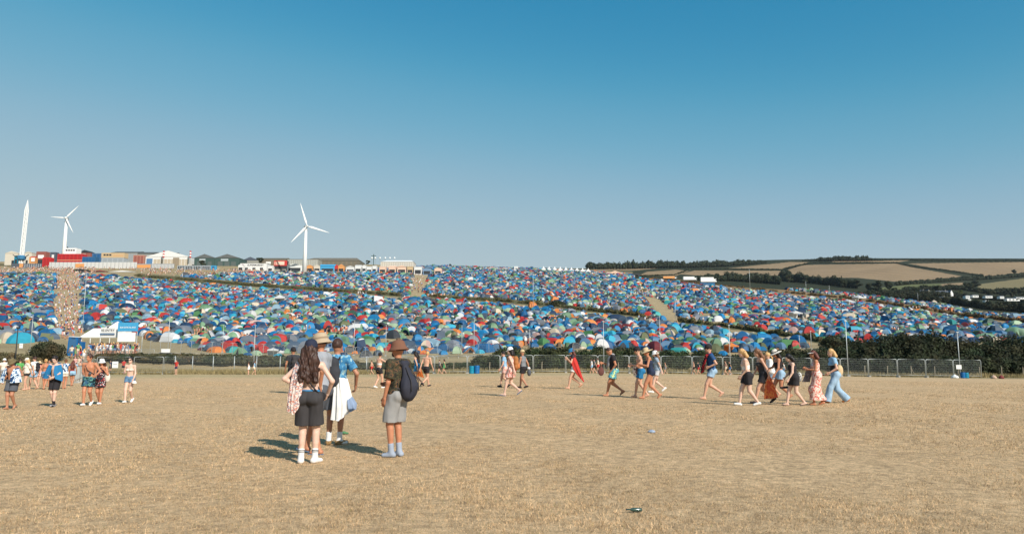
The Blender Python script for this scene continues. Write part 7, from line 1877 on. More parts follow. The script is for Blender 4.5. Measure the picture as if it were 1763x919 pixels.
# phone reader
r, b = wlk('man in black t-shirt looking at his phone, towel round his neck', 1058, 682, 83, 90, False, SK_ORG, lambda b: [('shorts', g_shorts(b, .62, .024, .03, .08), AQUA), ('tshirt', g_top(b, .55, .018, -.05, 0, .008), BLK), ('hair', g_hair(b, 'cropped'), H_BRN), ('flip_flop', g_foot(b, 'L', 'flipflop'), BLK), ('flip_flop', g_foot(b, 'R', 'flipflop'), BLK)], .31, 'L', .15, 8, (0, -28), {'R': (.08, .40, 1.16), 'L': (-.12, .10, .90)}, {'R': (.6, -.6, -.8)}, build=1.08, curl=40)
t = held('neck_towel', r, 'grey towel hanging round the neck of the phone reader', 'towel'); N_ = b.N
add_sheet('cloth', [[N_+v3(-.06,.17,-.42), N_+v3(-.12,.13,-.42)], [N_+v3(-.05,.13,-.1), N_+v3(-.11,.09,-.1)], [N_+v3(-.05,-.02,.06), N_+v3(-.10,-.06,.02)], [N_+v3(0,-.07,.05), N_+v3(0,-.12,.0)], [N_+v3(.05,-.02,.06), N_+v3(.10,-.06,.02)], [N_+v3(.05,.13,-.1), N_+v3(.11,.09,-.1)], [N_+v3(.06,.20,-.5), N_+v3(.12,.16,-.5)]], cl('towel_grey', (170,168,170)), t, fold=.004, nf=1, thick=.02)
t = held('phone', r, 'phone held up by the man in the black t-shirt', 'phone'); w = b.wr['R']; MB().box((-.04,-.005,-.08),(.04,.005,.08), Matrix.Translation(Vector(w + v3(0,.12,.04))) @ Matrix.Rotation(R(-30),4,'X')).build('phone_body', WHT, t)
t = held('carrier_bag', r, 'brown carrier bag hanging from the phone reader\'s front hand', 'bag'); s = Sdf(); s.ell(w + v3(0,.05,-.30), (.05,.11,.15), None, .02); s.cone(w + v3(0,.03,-.02), w + v3(0,.04,-.2), .012, .03, .03); link('bag_body', s.mesh('bag_body', .018), cl('brown_bag', (110,70,66)), t)
# three friends with sunhats
r, b = wlk('bare-chested man in black cap and blue shorts behind the straw hat', 1104, 684, 86, 88, False, SK_FAIR, lambda b: [('shorts', g_shorts(b, .55, .022, .02, .08), BLU), ('hair', g_hair(b, 'short'), H_DRK)], .24, 'L', .05, 6, (0, -10), {'L': (-.12, .30, 1.12), 'R': (.12, .32, 1.10)}, hat=('cap', BLK, None, 'cap'))
t = held('tote_bag', r, 'pale printed tote bag carried by the bare-chested man in black cap', 'bag'); O_ = b.tp(.05,.14,.08)
add_sheet('cloth', [[O_+v3(-.16,0,.14), O_+v3(0,.06,.16), O_+v3(.16,.02,.14)], [O_+v3(-.18,.02,-.08), O_+v3(0,.12,-.1), O_+v3(.18,.03,-.08)], [O_+v3(-.17,.0,-.24), O_+v3(0,.05,-.26), O_+v3(.16,.0,-.24)]], BAGP, t, fold=.015, nf=2, thick=.05)
r, b = wlk('woman in straw hat and navy swimsuit, middle of the three friends', 1121, 686, 86, 90, True, SK_ORG, lambda b: [('swimsuit', g_top(b, None, .012, -.10), NAVY), ('brief', g_shorts(b, .16, .012, .004, .06), NAVY), ('hair', g_hair(b, 'short'), H_DRK), ('strap', Sdf().cone(b.tp(.075,.1,.36), b.tp(.09,-.01,.52), .014, .014, .01).cone(b.tp(.09,-.01,.52), b.tp(.07,-.1,.36), .014, .014, .01), NAVY), ('strap', Sdf().cone(b.tp(-.075,.1,.36), b.tp(-.09,-.01,.52), .014, .014, .01).cone(b.tp(-.09,-.01,.52), b.tp(-.07,-.1,.36), .014, .014, .01), NAVY)], .33, 'L', .09, 8, (0, -8), {'L': (-.12, .36, 1.16), 'R': (.12, .36, 1.12)}, hat=('wide', STRAW, None, 'straw_hat'), build=1.1)
r, b = wlk('woman in white bucket hat and pale grey t-shirt, last of the friends', 1133, 676, 72, 84, True, SK_PALE, lambda b: [('shorts', g_shorts(b, .4, .02, .02, .08), cl('pale_shorts', (206,208,212))), ('tshirt', g_top(b, .55, .018, -.10, 0, .02), cl('blue_grey', (150,168,186))), ('hair', g_hair(b, 'long'), H_LBR)] + shoes(b, WHT), .28, 'L', .16, 6, (0, -4), hat=('bucket', WHT, None, 'bucket_hat'))
xbody(r, b, BLK, 'L', 'black waist bag worn by the woman in the white bucket hat', .0)
# football shirt
r, b = wlk('young man in blue football shirt and black cap walking barefoot', 1227, 687, 93, 88, False, SK_FAIR, lambda b: [('shorts', g_shorts(b, .42, .022, .025, .08), LDEN), ('football_shirt', g_top(b, .62, .02, -.10, 0, .012), cl('football_blue', (44,82,130))), ('hair', g_hair(b, 'short'), H_DRK)], .32, 'L', .17, 5, (0, -4), {'R': (.18, .02, .88), 'L': (-.16, .12, 1.02)}, hat=('cap', BLK, None, 'cap'))
t = held('red_black_towel', r, 'red and black towel slung over the football shirt\'s front', 'towel'); N_ = b.N
add_sheet('cloth', [[N_+v3(-.10,-.02,.02), N_+v3(.0,-.05,.06), N_+v3(.10,-.02,.02)], [N_+v3(-.16,.12,-.08), N_+v3(.0,.13,-.04), N_+v3(.12,.12,-.08)], [N_+v3(-.18,.20,-.3), N_+v3(-.05,.24,-.3), N_+v3(.08,.20,-.3)], [N_+v3(-.16,.24,-.58), N_+v3(-.04,.30,-.62), N_+v3(.06,.24,-.52)]], REDBLK, t, fold=.02, nf=3, thick=.02)
MB().box((-.012,-.05,.0),(.012,.05,.10), Matrix.Translation(Vector(b.S['R'] + v3(.062,.0,-.14)))).build('sleeve_badge', WHT, r)
# large group
r, b = wlk('blonde woman with bare back, black shorts and white trainers', 1289, 698, 97, 80, True, SK_PALE, lambda b: [('shorts', g_shorts(b, .58, .02, .012, .13), BLK), ('crop_top', g_band(b, .18, .30), WHT), ('hair', g_hair(b, 'bob'), H_BLD)] + shoes(b, WHT), .30, 'R', .04, 9, (0, -10), {'R': (.13, .14, .84), 'L': (-.1, .2, .9)}, build=1.12)
r, b = wlk('woman with very long brown hair and black shorts behind the blonde', 1316, 695, 94, 86, True, SK_FAIR, lambda b: [('shorts', g_shorts(b, .55, .02, .012, .10), BLK), ('top', g_top(b, None, .012, .0), BLK2), ('hair', g_hair(b, 'long'), H_LBR)] + shoes(b, BLK), .32, 'L', .12, 10, (0, -10))
t = held('red_bag', r, 'bright red cloth bag slung on the long-haired woman\'s hip', 'bag'); O_ = b.tp(.16,-.04,.18)
s = Sdf(); s.ell(O_, (.07,.13,.20), None, .02); s.noise = (.01, 2, 3); link('bag_body', s.mesh('bag_body', .018), REDC, t); MB().tube([O_+v3(0,0,.18), b.tp(.1,0,.55), b.tp(.0,-.1,.4)], [.012]*3, 5).build('strap', BLK, t)
t = held('orange_cloth', r, 'orange red cloth trailing between the legs of the large group', 'towel'); O_ = b.wr['L']
add_sheet('cloth', [[O_+v3(-.02,-.02,.0), O_+v3(.05,.03,.0)], [O_+v3(-.10,-.12,-.3), O_+v3(.1,.12,-.3)], [O_+v3(-.1,-.22,-.66), O_+v3(.1,.16,-.72)]], pattern_mat('orange_red', [(204,84,58),(220,134,78),(200,92,64)], 6, kind='noise'), t, fold=.03, nf=3)
r, b = wlk('fair woman in loose white shirt and denim shorts, half hidden', 1330, 683, 76, 86, True, SK_FAIR, lambda b: [('shorts', g_shorts(b, .42, .018, .02, .08), LDEN), ('shirt', g_top(b, .95, .026, -.10, 0, .03), WHT), ('hair', g_hair(b, 'pony'), H_BLD)], .26, 'R', .08, 8, (0, -12))
r, b = wlk('woman in white brimmed hat, black top and pale denim shorts', 1345, 687, 84, 86, True, SK_ORG, lambda b: [('shorts', g_shorts(b, .42, .02, .03, .12), LDEN), ('top', g_top(b, None, .012, .16), BLK), ('hair', g_hair(b, 'long'), H_DRK)], .33, 'R', .10, 9, (0, -8), {'R': (.1, .42, 1.05)}, hat=('wide', OFFW, BLK, 'sun_hat'), build=1.08)
r, b = wlk('dark-haired woman in short black dress carrying shoes', 1370, 698, 88, 84, True, SK_PALE, lambda b: [('dress', g_dress(b, .45, .016, .04), BLK), ('hair', g_hair(b, 'bob'), H_BLK)] + shoes(b, BLK2, 'flipflop', 'sandal'), .30, 'R', .05, 10, (0, -14), {'R': (.16, .26, .92)}, {'R': (.6, -1, -.2)}, curl=50, build=1.1)
t = held('carried_shoes', r, 'pair of dark sandals dangling from the woman in black dress', 'shoes'); w = b.wr['R'] + v3(0,.03,-.10)
for sx in (-.02,.06): link('shoe', Sdf().cone(w+v3(sx,-.09,-.22), w+v3(sx,.12,-.24), .04, .03, .02).mesh('shoe', .016), BLK, t); 
MB().tube([w+v3(0,0,.02), w+v3(.02,.05,-.2)],[.012,.012],5).build('shoe_strap', BEI, t)
t = held('speckled_bag', r, 'black and white speckled bag behind the woman in black dress', 'bag'); O_ = b.tp(.12,-.2,.0)
s = Sdf(); s.ell(O_, (.07,.09,.17), None, .02); link('bag_body', s.mesh('bag_body', .018), LEOP, t); MB().tube([O_+v3(0,.02,.15), b.tp(.11,-.0,.54)], [.012]*2, 5).build('strap', BLK, t)
r, b = wlk('woman in long pink and red patterned dress with a white visor', 1409, 697, 93, 80, True, SK_ORG, lambda b: [('dress', g_dress(b, 1.85, .014, .06), PINKF), ('hair', g_hair(b, 'bob'), H_AUB), ('visor', Sdf().ell(b.hp(0,.1,.055), (.085,.07,.012), b.HM, .01).ell(b.hp(0,0,.05), (.092,.11,.02), b.HM, .01), WHT)], .16, 'L', .04, 5, (0, -6), {'R': (.1, .30, 1.18), 'L': (-.1, .30, 1.15)})
t = held('grey_shawl', r, 'grey patterned shawl over the arm of the woman in the long pink dress', 'shawl'); O_ = (b.el['R'] + b.wr['R'])/2
add_sheet('cloth', [[O_+v3(0,-.08,.04), O_+v3(.0,.08,.06)], [O_+v3(.03,-.06,-.2), O_+v3(.03,.14,-.2)], [O_+v3(.03,.0,-.42), O_+v3(.03,.24,-.42)]], cl('shawl', (130,122,124), var=.4, scale=20), t, fold=.02, nf=3, thick=.03)
r, b = wlk('blonde woman in wide pale blue jeans, last of the group', 1441, 693, 92, 86, True, SK_FAIR, lambda b: [('jeans', g_trousers(b, .016, .045), LDEN), ('top', g_top(b, None, .012, .10), BLK), ('shirt', g_top(b, .5, .018, .30), LBL), ('hair', g_hair(b, 'bob'), H_BLD)] + shoes(b, BRNB), .36, 'L', .05, 8, (6, 0), {'R': (.22, -.16, .92), 'L': (-.2, .25, .95)}, build=1.04)
t = held('tan_bag', r, 'cream shoulder bag behind the woman in wide jeans', 'bag'); O_ = b.tp(.10,-.2,.10); s = Sdf(); s.ell(O_, (.05,.10,.18), None, .02); link('bag_body', s.mesh('bag_body', .018), STRAW, t); MB().tube([O_+v3(0,.02,.16), b.tp(.09,.0,.53)], [.012]*2, 5).build('strap', STRAW, t)

# left hand group coming towards us
r, b = wlk('man in olive sunhat with a tie-dye towel over his shoulders', 18, 704, 87, 176, False, SK_TAN, lambda b: [('shorts', g_shorts(b, .72, .028, .03, .08), GREYD), ('hair', g_hair(b, 'short'), H_DRK)], .12, 'R', .08, 6, (0, -24), {'R': (.16, .14, 1.08), 'L': (-.16, .14, 1.08)}, hat=('bucket', OLV, None, 'bucket_hat'), build=1.15, face=True)
t = held('tie_dye_towel', r, 'white and navy tie-dye towel round the olive hat man', 'towel'); N_ = b.N
add_sheet('cloth', [[N_+v3(-.12,.12,-.12), N_+v3(-.24,.02,-.04), N_+v3(-.08,-.1,.03), N_+v3(.08,-.1,.03), N_+v3(.24,.02,-.04), N_+v3(.12,.12,-.12)], [N_+v3(-.10,.2,-.34), N_+v3(-.34,.06,-.3), N_+v3(-.14,-.18,-.28), N_+v3(.14,-.18,-.28), N_+v3(.34,.06,-.3), N_+v3(.10,.2,-.34)], [N_+v3(-.12,.22,-.58), N_+v3(-.42,.08,-.55), N_+v3(-.2,-.16,-.5), N_+v3(.2,-.16,-.5), N_+v3(.42,.08,-.55), N_+v3(.12,.22,-.58)]], TIE, t, fold=.02, nf=6, nu=50, thick=.02)
r, b = wlk('dark-haired young man with a blue towel over his shoulders, looking down', 92, 700, 87, 178, False, SK_PALE, lambda b: [('shorts', g_shorts(b, .78, .026, .02, .08), BLK), ('hair', g_hair(b, 'short'), H_DRK), ('sock', g_foot(b,'L','sock'), BLK), ('sock', g_foot(b,'R','sock'), BLK)] + shoes(b, cl('skate_shoe', (150,150,156), var=.4, scale=30)), .10, 'L', .02, 4, (0, -26), {'R': (.05, .22, 1.02), 'L': (-.05, .24, 1.00)}, {'R': (1, -.2, -.3), 'L': (-1, -.2, -.3)}, face=True, curl=45)
t = held('blue_towel', r, 'plain blue towel over the dark-haired young man\'s shoulders', 'towel'); N_ = b.N
add_sheet('cloth', [[N_+v3(-.04,.13,-.08), N_+v3(-.22,.04,-.03), N_+v3(-.06,-.1,.04), N_+v3(.06,-.1,.04), N_+v3(.22,.04,-.03), N_+v3(.04,.13,-.08)], [N_+v3(-.06,.18,-.3), N_+v3(-.30,.08,-.28), N_+v3(-.12,-.18,-.28), N_+v3(.12,-.18,-.28), N_+v3(.32,.08,-.28), N_+v3(.05,.18,-.3)], [N_+v3(-.14,.20,-.52), N_+v3(-.33,.1,-.6), N_+v3(-.14,-.14,-.6), N_+v3(.14,-.14,-.5), N_+v3(.40,.08,-.5), N_+v3(.12,.2,-.52)]], BLU, t, fold=.02, nf=6, nu=50, thick=.02)
r, b = wlk('bare-chested man with a strap across his chest and palm print shorts', 150, 698, 88, 184, False, SK_ORG, lambda b: [('shorts', g_shorts(b, .62, .024, .025, .06), SWIM), ('hair', g_hair(b, 'short'), H_BRN), ] + shoes(b, WHT), .18, 'R', .08, 3, (-24, 0), {'R': (.12, .20, 1.10), 'L': (-.34, .22, 1.05)}, face=True, build=1.08)
xbody(r, b, CHAR, 'R', 'grey chest bag on the bare-chested man in palm print shorts', .12, ((-.09, .15, .16), (.055, .03, .05)), bm=GREYD)
r, b = wlk('woman in white bucket hat, sunglasses and dark flowered dress', 171, 696, 78, 186, True, SK_ORG, lambda b: [('dress', g_dress(b, .55, .014, .035), DOTS), ('hair', g_hair(b, 'bob'), H_BRN)] + shoes(b, WHT), .10, 'L', .04, 2, (6, 0), {'L': (-.14, .16, 1.36)}, hat=('bucket', WHT, None, 'bucket_hat'), glasses=True, build=1.1)
t = held('tote_bag', r, 'cream tote bag on the shoulder of the woman in dark flowered dress', 'bag'); O_ = b.tp(-.24,.02,.10)
s = Sdf(); s.ell(O_, (.10,.07,.20), None, .03); s.noise = (.008, 2, 4); link('bag_body', s.mesh('bag_body', .018), OFFW, t)
for dy in (-.03,.04): MB().tube([O_+v3(.03,dy,.17), b.S['L']+v3(-.02,dy,.055)], [.011]*2, 5).build('strap', OFFW, t)
r, b = wlk('woman in white bikini top, denim shorts and sunglasses walking towards us', 221, 693, 78, 182, True, SK_PALE, lambda b: [('shorts', g_shorts(b, .32, .016, .02, .10), DENIM), ('bikini_top', g_band(b, .29, .37, .010), OFFW), ('hair', g_hair(b, 'bun'), H_DRK)] + shoes(b, WHT), .20, 'R', .10, 2, (0, 0), {'R': (.12, .22, 1.16)}, glasses=True)
t = held('carried_hat', r, 'white cap held low in the hand of the denim shorts woman', 'cap'); w = b.wr['L']; MB().lathe([(0,.06),(.05,.05),(.075,0),(.09,-.03)], 14, Matrix.Translation(Vector(w + v3(-.04,0,-.12)))).build('crown', WHT, t, True)
MD = 'people further back by the left path'
for lab, px, row, hp_, hd, fem, sk, fn, kw in [
 ('woman in white blouse and black shorts behind the olive hat', 44, 671, 54, 140, True, SK_FAIR, lambda b: [('shorts', g_shorts(b, .3, .016, .01, .1), BLK), ('blouse', g_top(b, .9, .024, -.04, 0, .03), OFFW), ('hair', g_hair(b, 'long'), H_BLD)], dict(stride=.08, lift=.02, hat=('cap', OFFW, None, 'cap'))),
 ('man in white t-shirt and pale blue shorts with a black backpack', 57, 670, 56, 84, False, SK_FAIR, lambda b: [('shorts', g_shorts(b, .55, .022, .02, .08), LBL), ('tshirt', g_top(b, .55, .02, -.06, 0, .012), WHT), ('hair', g_hair(b, 'short'), H_BRN)], dict(stride=.22, lift=.06)),
 ('woman with bare back and denim shorts walking away', 75, 670, 52, 10, True, SK_ORG, lambda b: [('shorts', g_shorts(b, .4, .018, .02, .1), DENIM), ('bikini_top', g_band(b, .29, .33, .008), BLK), ('hair', g_hair(b, 'bun'), H_BLD)], dict(stride=.12, lift=.03)),
 ('woman in patterned top and white shorts, hair tied up', 110, 669, 51, 30, True, SK_ORG, lambda b: [('shorts', g_shorts(b, .4, .02, .02, .1), OFFW), ('top', g_top(b, .2, .014, .0), TIE), ('hair', g_hair(b, 'bun'), H_LBR)], dict(stride=.1, lift=.03)),
 ('girl with bushy dark red hair and a white jumper round her waist', 123, 664, 43, 20, True, SK_ORG, lambda b: [('shorts', g_shorts(b, .45, .02, .02, .1), BLK), ('jumper', g_shorts(b, .3, .04, .02, .1), LBL), ('top', g_top(b, None, .012, .05), cl('rust', (150,70,60))), ('hair', g_hair(b, 'curly'), H_AUB)], dict(stride=.16, lift=.05)),
 ('person in white sunhat and pale shirt at the frame edge', 4, 661, 44, 20, False, SK_FAIR, lambda b: [('shorts', g_shorts(b, .6, .022, .02, .08), GRY), ('tshirt', g_top(b, .5, .02, -.05), OFFW), ('hair', g_hair(b, 'short'), H_DRK)], dict(stride=.1, lift=.02, hat=('bucket', WHT, None, 'bucket_hat'))),
 ('person in green top between the white blouse and the olive hat', 31, 664, 46, 0, False, SK_FAIR, lambda b: [('shorts', g_shorts(b, .6, .022, .02, .08), DENIM), ('tshirt', g_top(b, .5, .02, -.05), cl('leaf_green', (96,168,96))), ('hair', g_hair(b, 'short'), H_BRN)], dict(stride=.1, lift=.02)),
 ('woman in straw hat and pink top behind the white t-shirt', 66, 664, 42, 180, True, SK_FAIR, lambda b: [('shorts', g_shorts(b, .5, .02, .02, .1), PINKF), ('top', g_top(b, .3, .014, .0), cl('pink_top', (214,150,140))), ('hair', g_hair(b, 'long'), H_BRN)], dict(stride=.1, lift=.02, hat=('wide', STRAW, None, 'straw_hat'))),
 ('man with dark hair beside the bare-backed woman', 84, 665, 46, 160, False, SK_TAN, lambda b: [('shorts', g_shorts(b, .6, .022, .02, .08), NAVY), ('tshirt', g_top(b, .5, .02, -.05), cl('sky', (120,170,210))), ('hair', g_hair(b, 'short'), H_BLK)], dict(stride=.1, lift=.02)),
 ]:
    k = dict(kw); hat = k.pop('hat', None)
    b = Body(fem=fem, lean=3, **k); r = make_person(lab, px, row, hp_, hd, b, sk, fn(b), .019, .008, group=MD)
    if hat: add_hat(b, hat[0], hat[1], r, None, hat[3])
    if 'backpack' in lab: backpack(r, b, BLK, BLK2, 'black backpack on the man in white t-shirt at the left', .12, .2)

# ---- small people by the fence and in the crowd: a few poses shared by copies
def crowd_proto(fem, stride, topkind, hairk, hh=.034, lead='L', sl=.5):
    b = Body(fem=fem, stride=stride, lead=lead, lift=.08 if stride > .15 else .0, lean=3)
    L = [surface_nets_raw(body_sdf(b), hh)]; mi = [0]
    for q in 'LR': L.append(surface_nets_raw(Sdf().cone(b.wr[q], b.wr[q] + nrm(b.wr[q]-b.el[q])*.13, .035, .025, .02), hh)); mi.append(0)
    if topkind == 'dress': L.append(surface_nets_raw(g_dress(b, .5, .02, .05), hh)); mi.append(1)
    else:
        L.append(surface_nets_raw(g_shorts(b, .5, .026, .03), hh)); mi.append(2)
        if topkind == 'shirt': L.append(surface_nets_raw(g_top(b, sl, .024, -.04), hh)); mi.append(1)
        elif topkind == 'band': L.append(surface_nets_raw(g_band(b, .22, .34, .02), hh)); mi.append(1)
    L.append(surface_nets_raw(g_hair(b, hairk), hh)); mi.append(3)
    if topkind == 'bare': pass
    return join_raw('crowd_person', L, mi)
PROT = [crowd_proto(False, .22, 'shirt', 'short'), crowd_proto(True, .2, 'shirt', 'long', lead='R'), crowd_proto(False, .0, 'shirt', 'short'), crowd_proto(True, .0, 'dress', 'long'), crowd_proto(False, .25, 'bare', 'short', lead='R'), crowd_proto(True, .2, 'band', 'bun'), crowd_proto(False, .0, 'bare', 'short'), crowd_proto(True, .22, 'dress', 'bob')]
PKIND = ['man', 'woman', 'man', 'woman', 'man', 'woman', 'man', 'woman']; PTOP = ['shirt', 'shirt', 'shirt', 'dress', 'bare', 'crop top', 'bare', 'dress']
CCOL = {'white': (236,236,236), 'black': (44,44,48), 'grey': (140,142,146), 'light blue': (150,186,214), 'navy': (46,56,84), 'red': (194,58,52), 'pink': (226,168,160), 'green': (96,158,104), 'cream': (226,208,182), 'orange': (230,140,76), 'denim': (100,132,164), 'blue': (50,110,168)}
CM = {k: cl('crowd_' + k.replace(' ', '_'), c) for k, c in CCOL.items()}
used_c = set()
def crowd(px, row, X, Y, Z, pi, top, bot, sk, hairm, rz, sc, where, group):
    me = PROT[pi]
    if len(me.materials) == 0:
        for m in (SK_FAIR, WHT, BLK, H_BRN): me.materials.append(m)
    o = bpy.data.objects.new('person', me); COL.objects.link(o)
    for i, m in enumerate((sk, CM[top], CM[bot], hairm)): o.material_slots[i].link = 'OBJECT'; o.material_slots[i].material = m
    o.location = (X, Y, Z); o.rotation_euler = (0, 0, rz); o.scale = (sc, sc, sc)
    t = PTOP[pi]; who = PKIND[pi]
    if t == 'dress': d = 'in %s dress' % top
    elif t == 'bare': d = 'bare-chested in %s shorts' % bot
    else: d = 'in %s %s and %s shorts' % (top, t, bot)
    d = d.replace(' and ', ', ') if len(d.split()) > 6 else d
    for lab in ['tiny %s %s %s' % (who, d, w_) for w_ in where]:
        if lab not in used_c and len(lab.split()) <= 16: break
    if len(lab.split()) > 16: lab = ' '.join(lab.split()[:16])
    used_c.add(lab); return tag(o, lab, 'person', group), (who, d)
HM = {'brown': H_BRN, 'dark': H_DRK, 'blonde': H_BLD, 'black': H_BLK}
FN = 'small people walking along the fence'
for px, row, hp_, pi, top, bot, rz, w_ in [(303,646,25,2,'red','navy',2.8,'by the wire fence end'),(428,646,22,3,'white','blue',1.5,'left of a pair at the pole'),(437,646,23,1,'light blue','cream',-1.2,'right of a pair at the pole'),(640,643,24,4,'pink','red',1.4,'left of the woman with a bun'),
 (757,641,24,0,'grey','black',1.6,'beside the woman in green'),(765,641,25,7,'green','green',1.5,'in front of the fence joint'),(1019,642,24,1,'white','light blue',1.6,'first of a trio at the fence'),(1024,642,24,0,'grey','black',1.6,'second of a trio at the fence'),(1030,642,26,1,'cream','red',1.5,'third of a trio at the fence'),
 (1146,642,20,5,'white','grey',1.4,'alone between sunhats and football shirt'),(1195,642,22,4,'pink','black',1.5,'first of a pair left of the football shirt'),(1203,642,21,0,'navy','red',1.5,'second of a pair left of the football shirt'),(1250,643,24,5,'pink','cream',1.5,'left of a pair by the light pole'),(1257,643,23,0,'black','blue',1.4,'right of a pair by the light pole'),
 (1350,642,22,0,'white','denim',1.4,'between the sun hat and the black dress'),(130,641,20,2,'light blue','denim',0.2,'at the mouth of the path'),(137,637,20,6,'pink','black',0.1,'second at the mouth of the path'),(160,632,20,3,'white','white',3.0,'behind the bare-chested man'),(190,640,22,0,'navy','black',1.4,'in front of the banner fence'),(212,640,23,2,'red','black',0.1,'kneeling by the notice fence')]:
    X, Y, Z = at_dist(px, row, 82.5 if row > 640 else 88); sc = hp_ / FPX * Y / 1.75
    crowd(px, row, X, Y, Z, pi, top, bot, SK_FAIR, H_BRN, rz, sc, [w_], FN)
# queue at the gate (about 45) and the track through the tents (the rest of 300), then the far crowd as one mass
g = np.random.default_rng(99); tops = list(CCOL); wt = np.array([.26,.12,.1,.1,.06,.07,.08,.04,.07,.04,.02,.04]); wt = wt/wt.sum()
bots = ['black','denim','navy','white','grey','light blue','cream','red','blue']; skl = [SK_PALE, SK_FAIR, SK_TAN, SK_ORG]; hl = [H_BRN, H_DRK, H_BLD, H_BLK]
def pick(px, row, Yp, base_where, group, sc=None, rz=None):
    X, Y, Z = (at_dist(px, row, Yp) if Yp else hit(px, row, 90, 900))
    top = tops[g.choice(len(tops), p=wt)]; bot = bots[g.integers(len(bots))]
    return crowd(px, row, X, Y, Z, int(g.choice(8, p=[.24,.2,.16,.1,.08,.06,.06,.1])), top, bot, skl[g.integers(4)], hl[g.integers(4)], float(g.uniform(0, 6.28)) if rz is None else rz, sc or g.uniform(.92, 1.06), base_where, group)
GQ = 'people queueing at the entry marquee'
slots = sorted([(g.uniform(150, 238), g.uniform(104.3, 107.2)) for _ in range(52)])
zones = [(160,'at the canopy corner'),(172,'under the side canopy'),(184,'left of RE-ENTRY'),(196,'below RE-ENTRY'),(208,'under the marquee peak'),(216,'left of blank board'),(228,'under blank board'),(245,'right of blank board')]
for k, (px, Yp) in enumerate(slots):
    z = next(n_ for lim, n_ in zones if px < lim); dep = 'front row' if Yp < 105.2 else 'middle row' if Yp < 106.3 else 'back row'
    pick(px, 600, Yp, ['%s, %s' % (z, dep), 'queueing %s, %s' % (z, dep), 'squeezed %s, %s' % (z, dep)], GQ)
GT = 'people on the crowded track between the tents'
n_tr = 300 - 52 - 20 - 36; rowbands = [(612,640,'at the path mouth',8),(575,606,'on bare ground left of marquee',14),(550,575,'lowest on the track',46),(525,550,'lower middle of the track',44),(505,525,'upper middle of the track',42),(486,505,'top of the track',38)]
def track_x(row):
    l = np.interp(row, [470, 511, 537, 575, 600, 640], [100, 95, 91, 102, 112, 112]); r_ = np.interp(row, [470, 520, 547, 575, 600, 640], [134, 136, 135, 143, 140, 152]); return l, r_
for r0, r1, nm, cnt in rowbands:
    rr_ = sorted(g.uniform(r0, r1, cnt))
    for row in rr_:
        l, r_ = track_x(row); u = g.uniform(.04, .96); px = l + (r_ - l)*u
        side = 'left edge' if u < .25 else 'left half' if u < .5 else 'right half' if u < .75 else 'right edge'
        lv = 'upper part' if row < r0 + (r1-r0)/3 else 'halfway' if row < r0 + 2*(r1-r0)/3 else 'lower part'
        pick(px, row, None, ['%s, %s' % (nm, side), '%s, %s, %s' % (nm, side, lv), '%s, very %s, %s' % (nm, side, lv)], GT)
# the mass of tiny people
def boxes_person():
    m = MB(); m.box((-.15,-.08,0),(-.02,.08,.85)); m.box((.02,-.08,0),(.15,.08,.85)); m.box((-.19,-.11,.78),(.19,.11,1.0)); m.box((-.2,-.11,1.0),(.2,.11,1.46)); m.box((-.29,-.06,.85),(-.2,.06,1.42)); m.box((.2,-.06,.85),(.29,.06,1.42)); m.box((-.09,-.1,1.5),(.09,.1,1.75))
    V = np.concatenate(m.V); Q = np.concatenate(m.Q); part = np.repeat([0,0,1,2,0,0,3], 6); return V, Q, part
BV, BQ, BPt = boxes_person()
pts = []
def scat(n, fn):
    for _ in range(n):
        px, row, Yp = fn(); X, Y, Z = (at_dist(px, row, Yp) if Yp else hit(px, row, 90, 1000)); pts.append((X, Y, Z))
def tr_():
    row = g.uniform(470, 500); l, r_ = track_x(row); return g.uniform(l-2, r_+2), row, None
scat(150, tr_)
scat(420, lambda: (g.uniform(-10, 165), g.uniform(461, 472), None)); scat(160, lambda: (g.uniform(60, 300), g.uniform(459, 466), None)); scat(330, lambda: (g.uniform(240, 470), g.uniform(464, 475), None)); scat(420, lambda: (g.uniform(400, 720), g.uniform(463, 470), None)); scat(60, lambda: (g.uniform(708, 730), g.uniform(470, 505), None))
scat(70, lambda: (g.uniform(1085, 1120), g.uniform(500, 512), None))
for _ in range(70):      # knots of people among the tents
    px, row = g.uniform(0, 1763), g.uniform(500, 600)
    if not (curve(TOPL, px) + 8 < row < curve(BOTL, px) - 3): continue
    X, Y, Z = hit(px, row, 100, 900)
    for _q in range(g.integers(2, 9)): x, y = X + g.normal(0, 1.6), Y + g.normal(0, 1.6); pts.append((x, y, float(ground(x, y))))
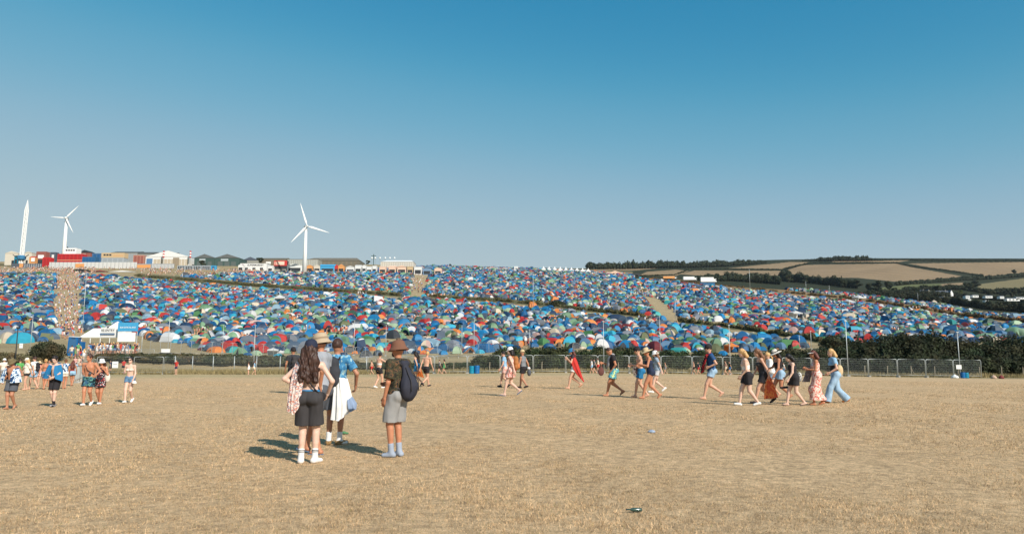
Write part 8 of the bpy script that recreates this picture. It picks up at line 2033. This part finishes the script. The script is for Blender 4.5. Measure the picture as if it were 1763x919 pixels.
P_ = np.array(pts); n = len(P_); a = g.uniform(0, 6.28, n); s_ = g.uniform(.9, 1.08, n); ca, sa = np.cos(a)[:, None], np.sin(a)[:, None]
x = P_[:, :1] + (BV[:, 0]*ca - BV[:, 1]*sa)*s_[:, None]*1.15; y = P_[:, 1:2] + (BV[:, 0]*sa + BV[:, 1]*ca)*s_[:, None]*1.15; z = P_[:, 2:3] + BV[:, 2]*s_[:, None] - .05
V = np.stack([x, y, z], -1).reshape(-1, 3); F = (BQ[None] + (np.arange(n)*len(BV))[:, None, None]).reshape(-1, 4)
skc = np.array([lin((228,174,142))])*.85; tc_ = np.array([lin(c) for c in CCOL.values()])*.85; hc_ = np.array([lin(c) for c in ((74,46,36),(38,28,26),(180,140,96),(230,226,220))])
cols_ = np.zeros((n, 4, 3)); cols_[:, 0] = skc*g.uniform(.35, .9, (n, 1)); cols_[:, 1] = tc_[g.integers(len(tc_), size=n)]; cols_[:, 2] = np.where(g.uniform(0,1,(n,1)) < .15, skc, tc_[g.choice(len(tc_), n, p=wt)]); cols_[:, 3] = hc_[g.integers(4, size=n)]
cf = cols_[:, BPt]; 
tag(link('far_crowd', mesh_np('far_crowd', V, F, False, ccol=np.repeat(cf.reshape(-1, 3), 4, 0)), attr_mat('crowd_mixed', .8, 0, .05, 2)), 'hundreds of tiny people thronging the top of the track and the stalls', 'crowd', kind='stuff')
print('crowd mass', n)

# ---------------------------------------------------------------- the air: a faint summer haze
hz = bpy.data.materials.new('haze_air'); hz.use_nodes = True; hn = hz.node_tree.nodes; hn.remove(hn['Principled BSDF'])
pv = hn.new('ShaderNodeVolumePrincipled'); pv.inputs['Color'].default_value = (.80, .88, .96, 1); pv.inputs['Density'].default_value = .00003; pv.inputs['Anisotropy'].default_value = .2
hz.node_tree.links.new(pv.outputs[0], hn['Material Output'].inputs['Volume'])
zlo = float(gme_lo) - 1.0; zhi = max(345.0, float(gme_hi) + 30)
tag(MB().box((-5300,-5300,zlo),(5300,5300,zhi)).build('haze', hz), 'thin pale summer haze over the whole place', 'haze', kind='stuff')
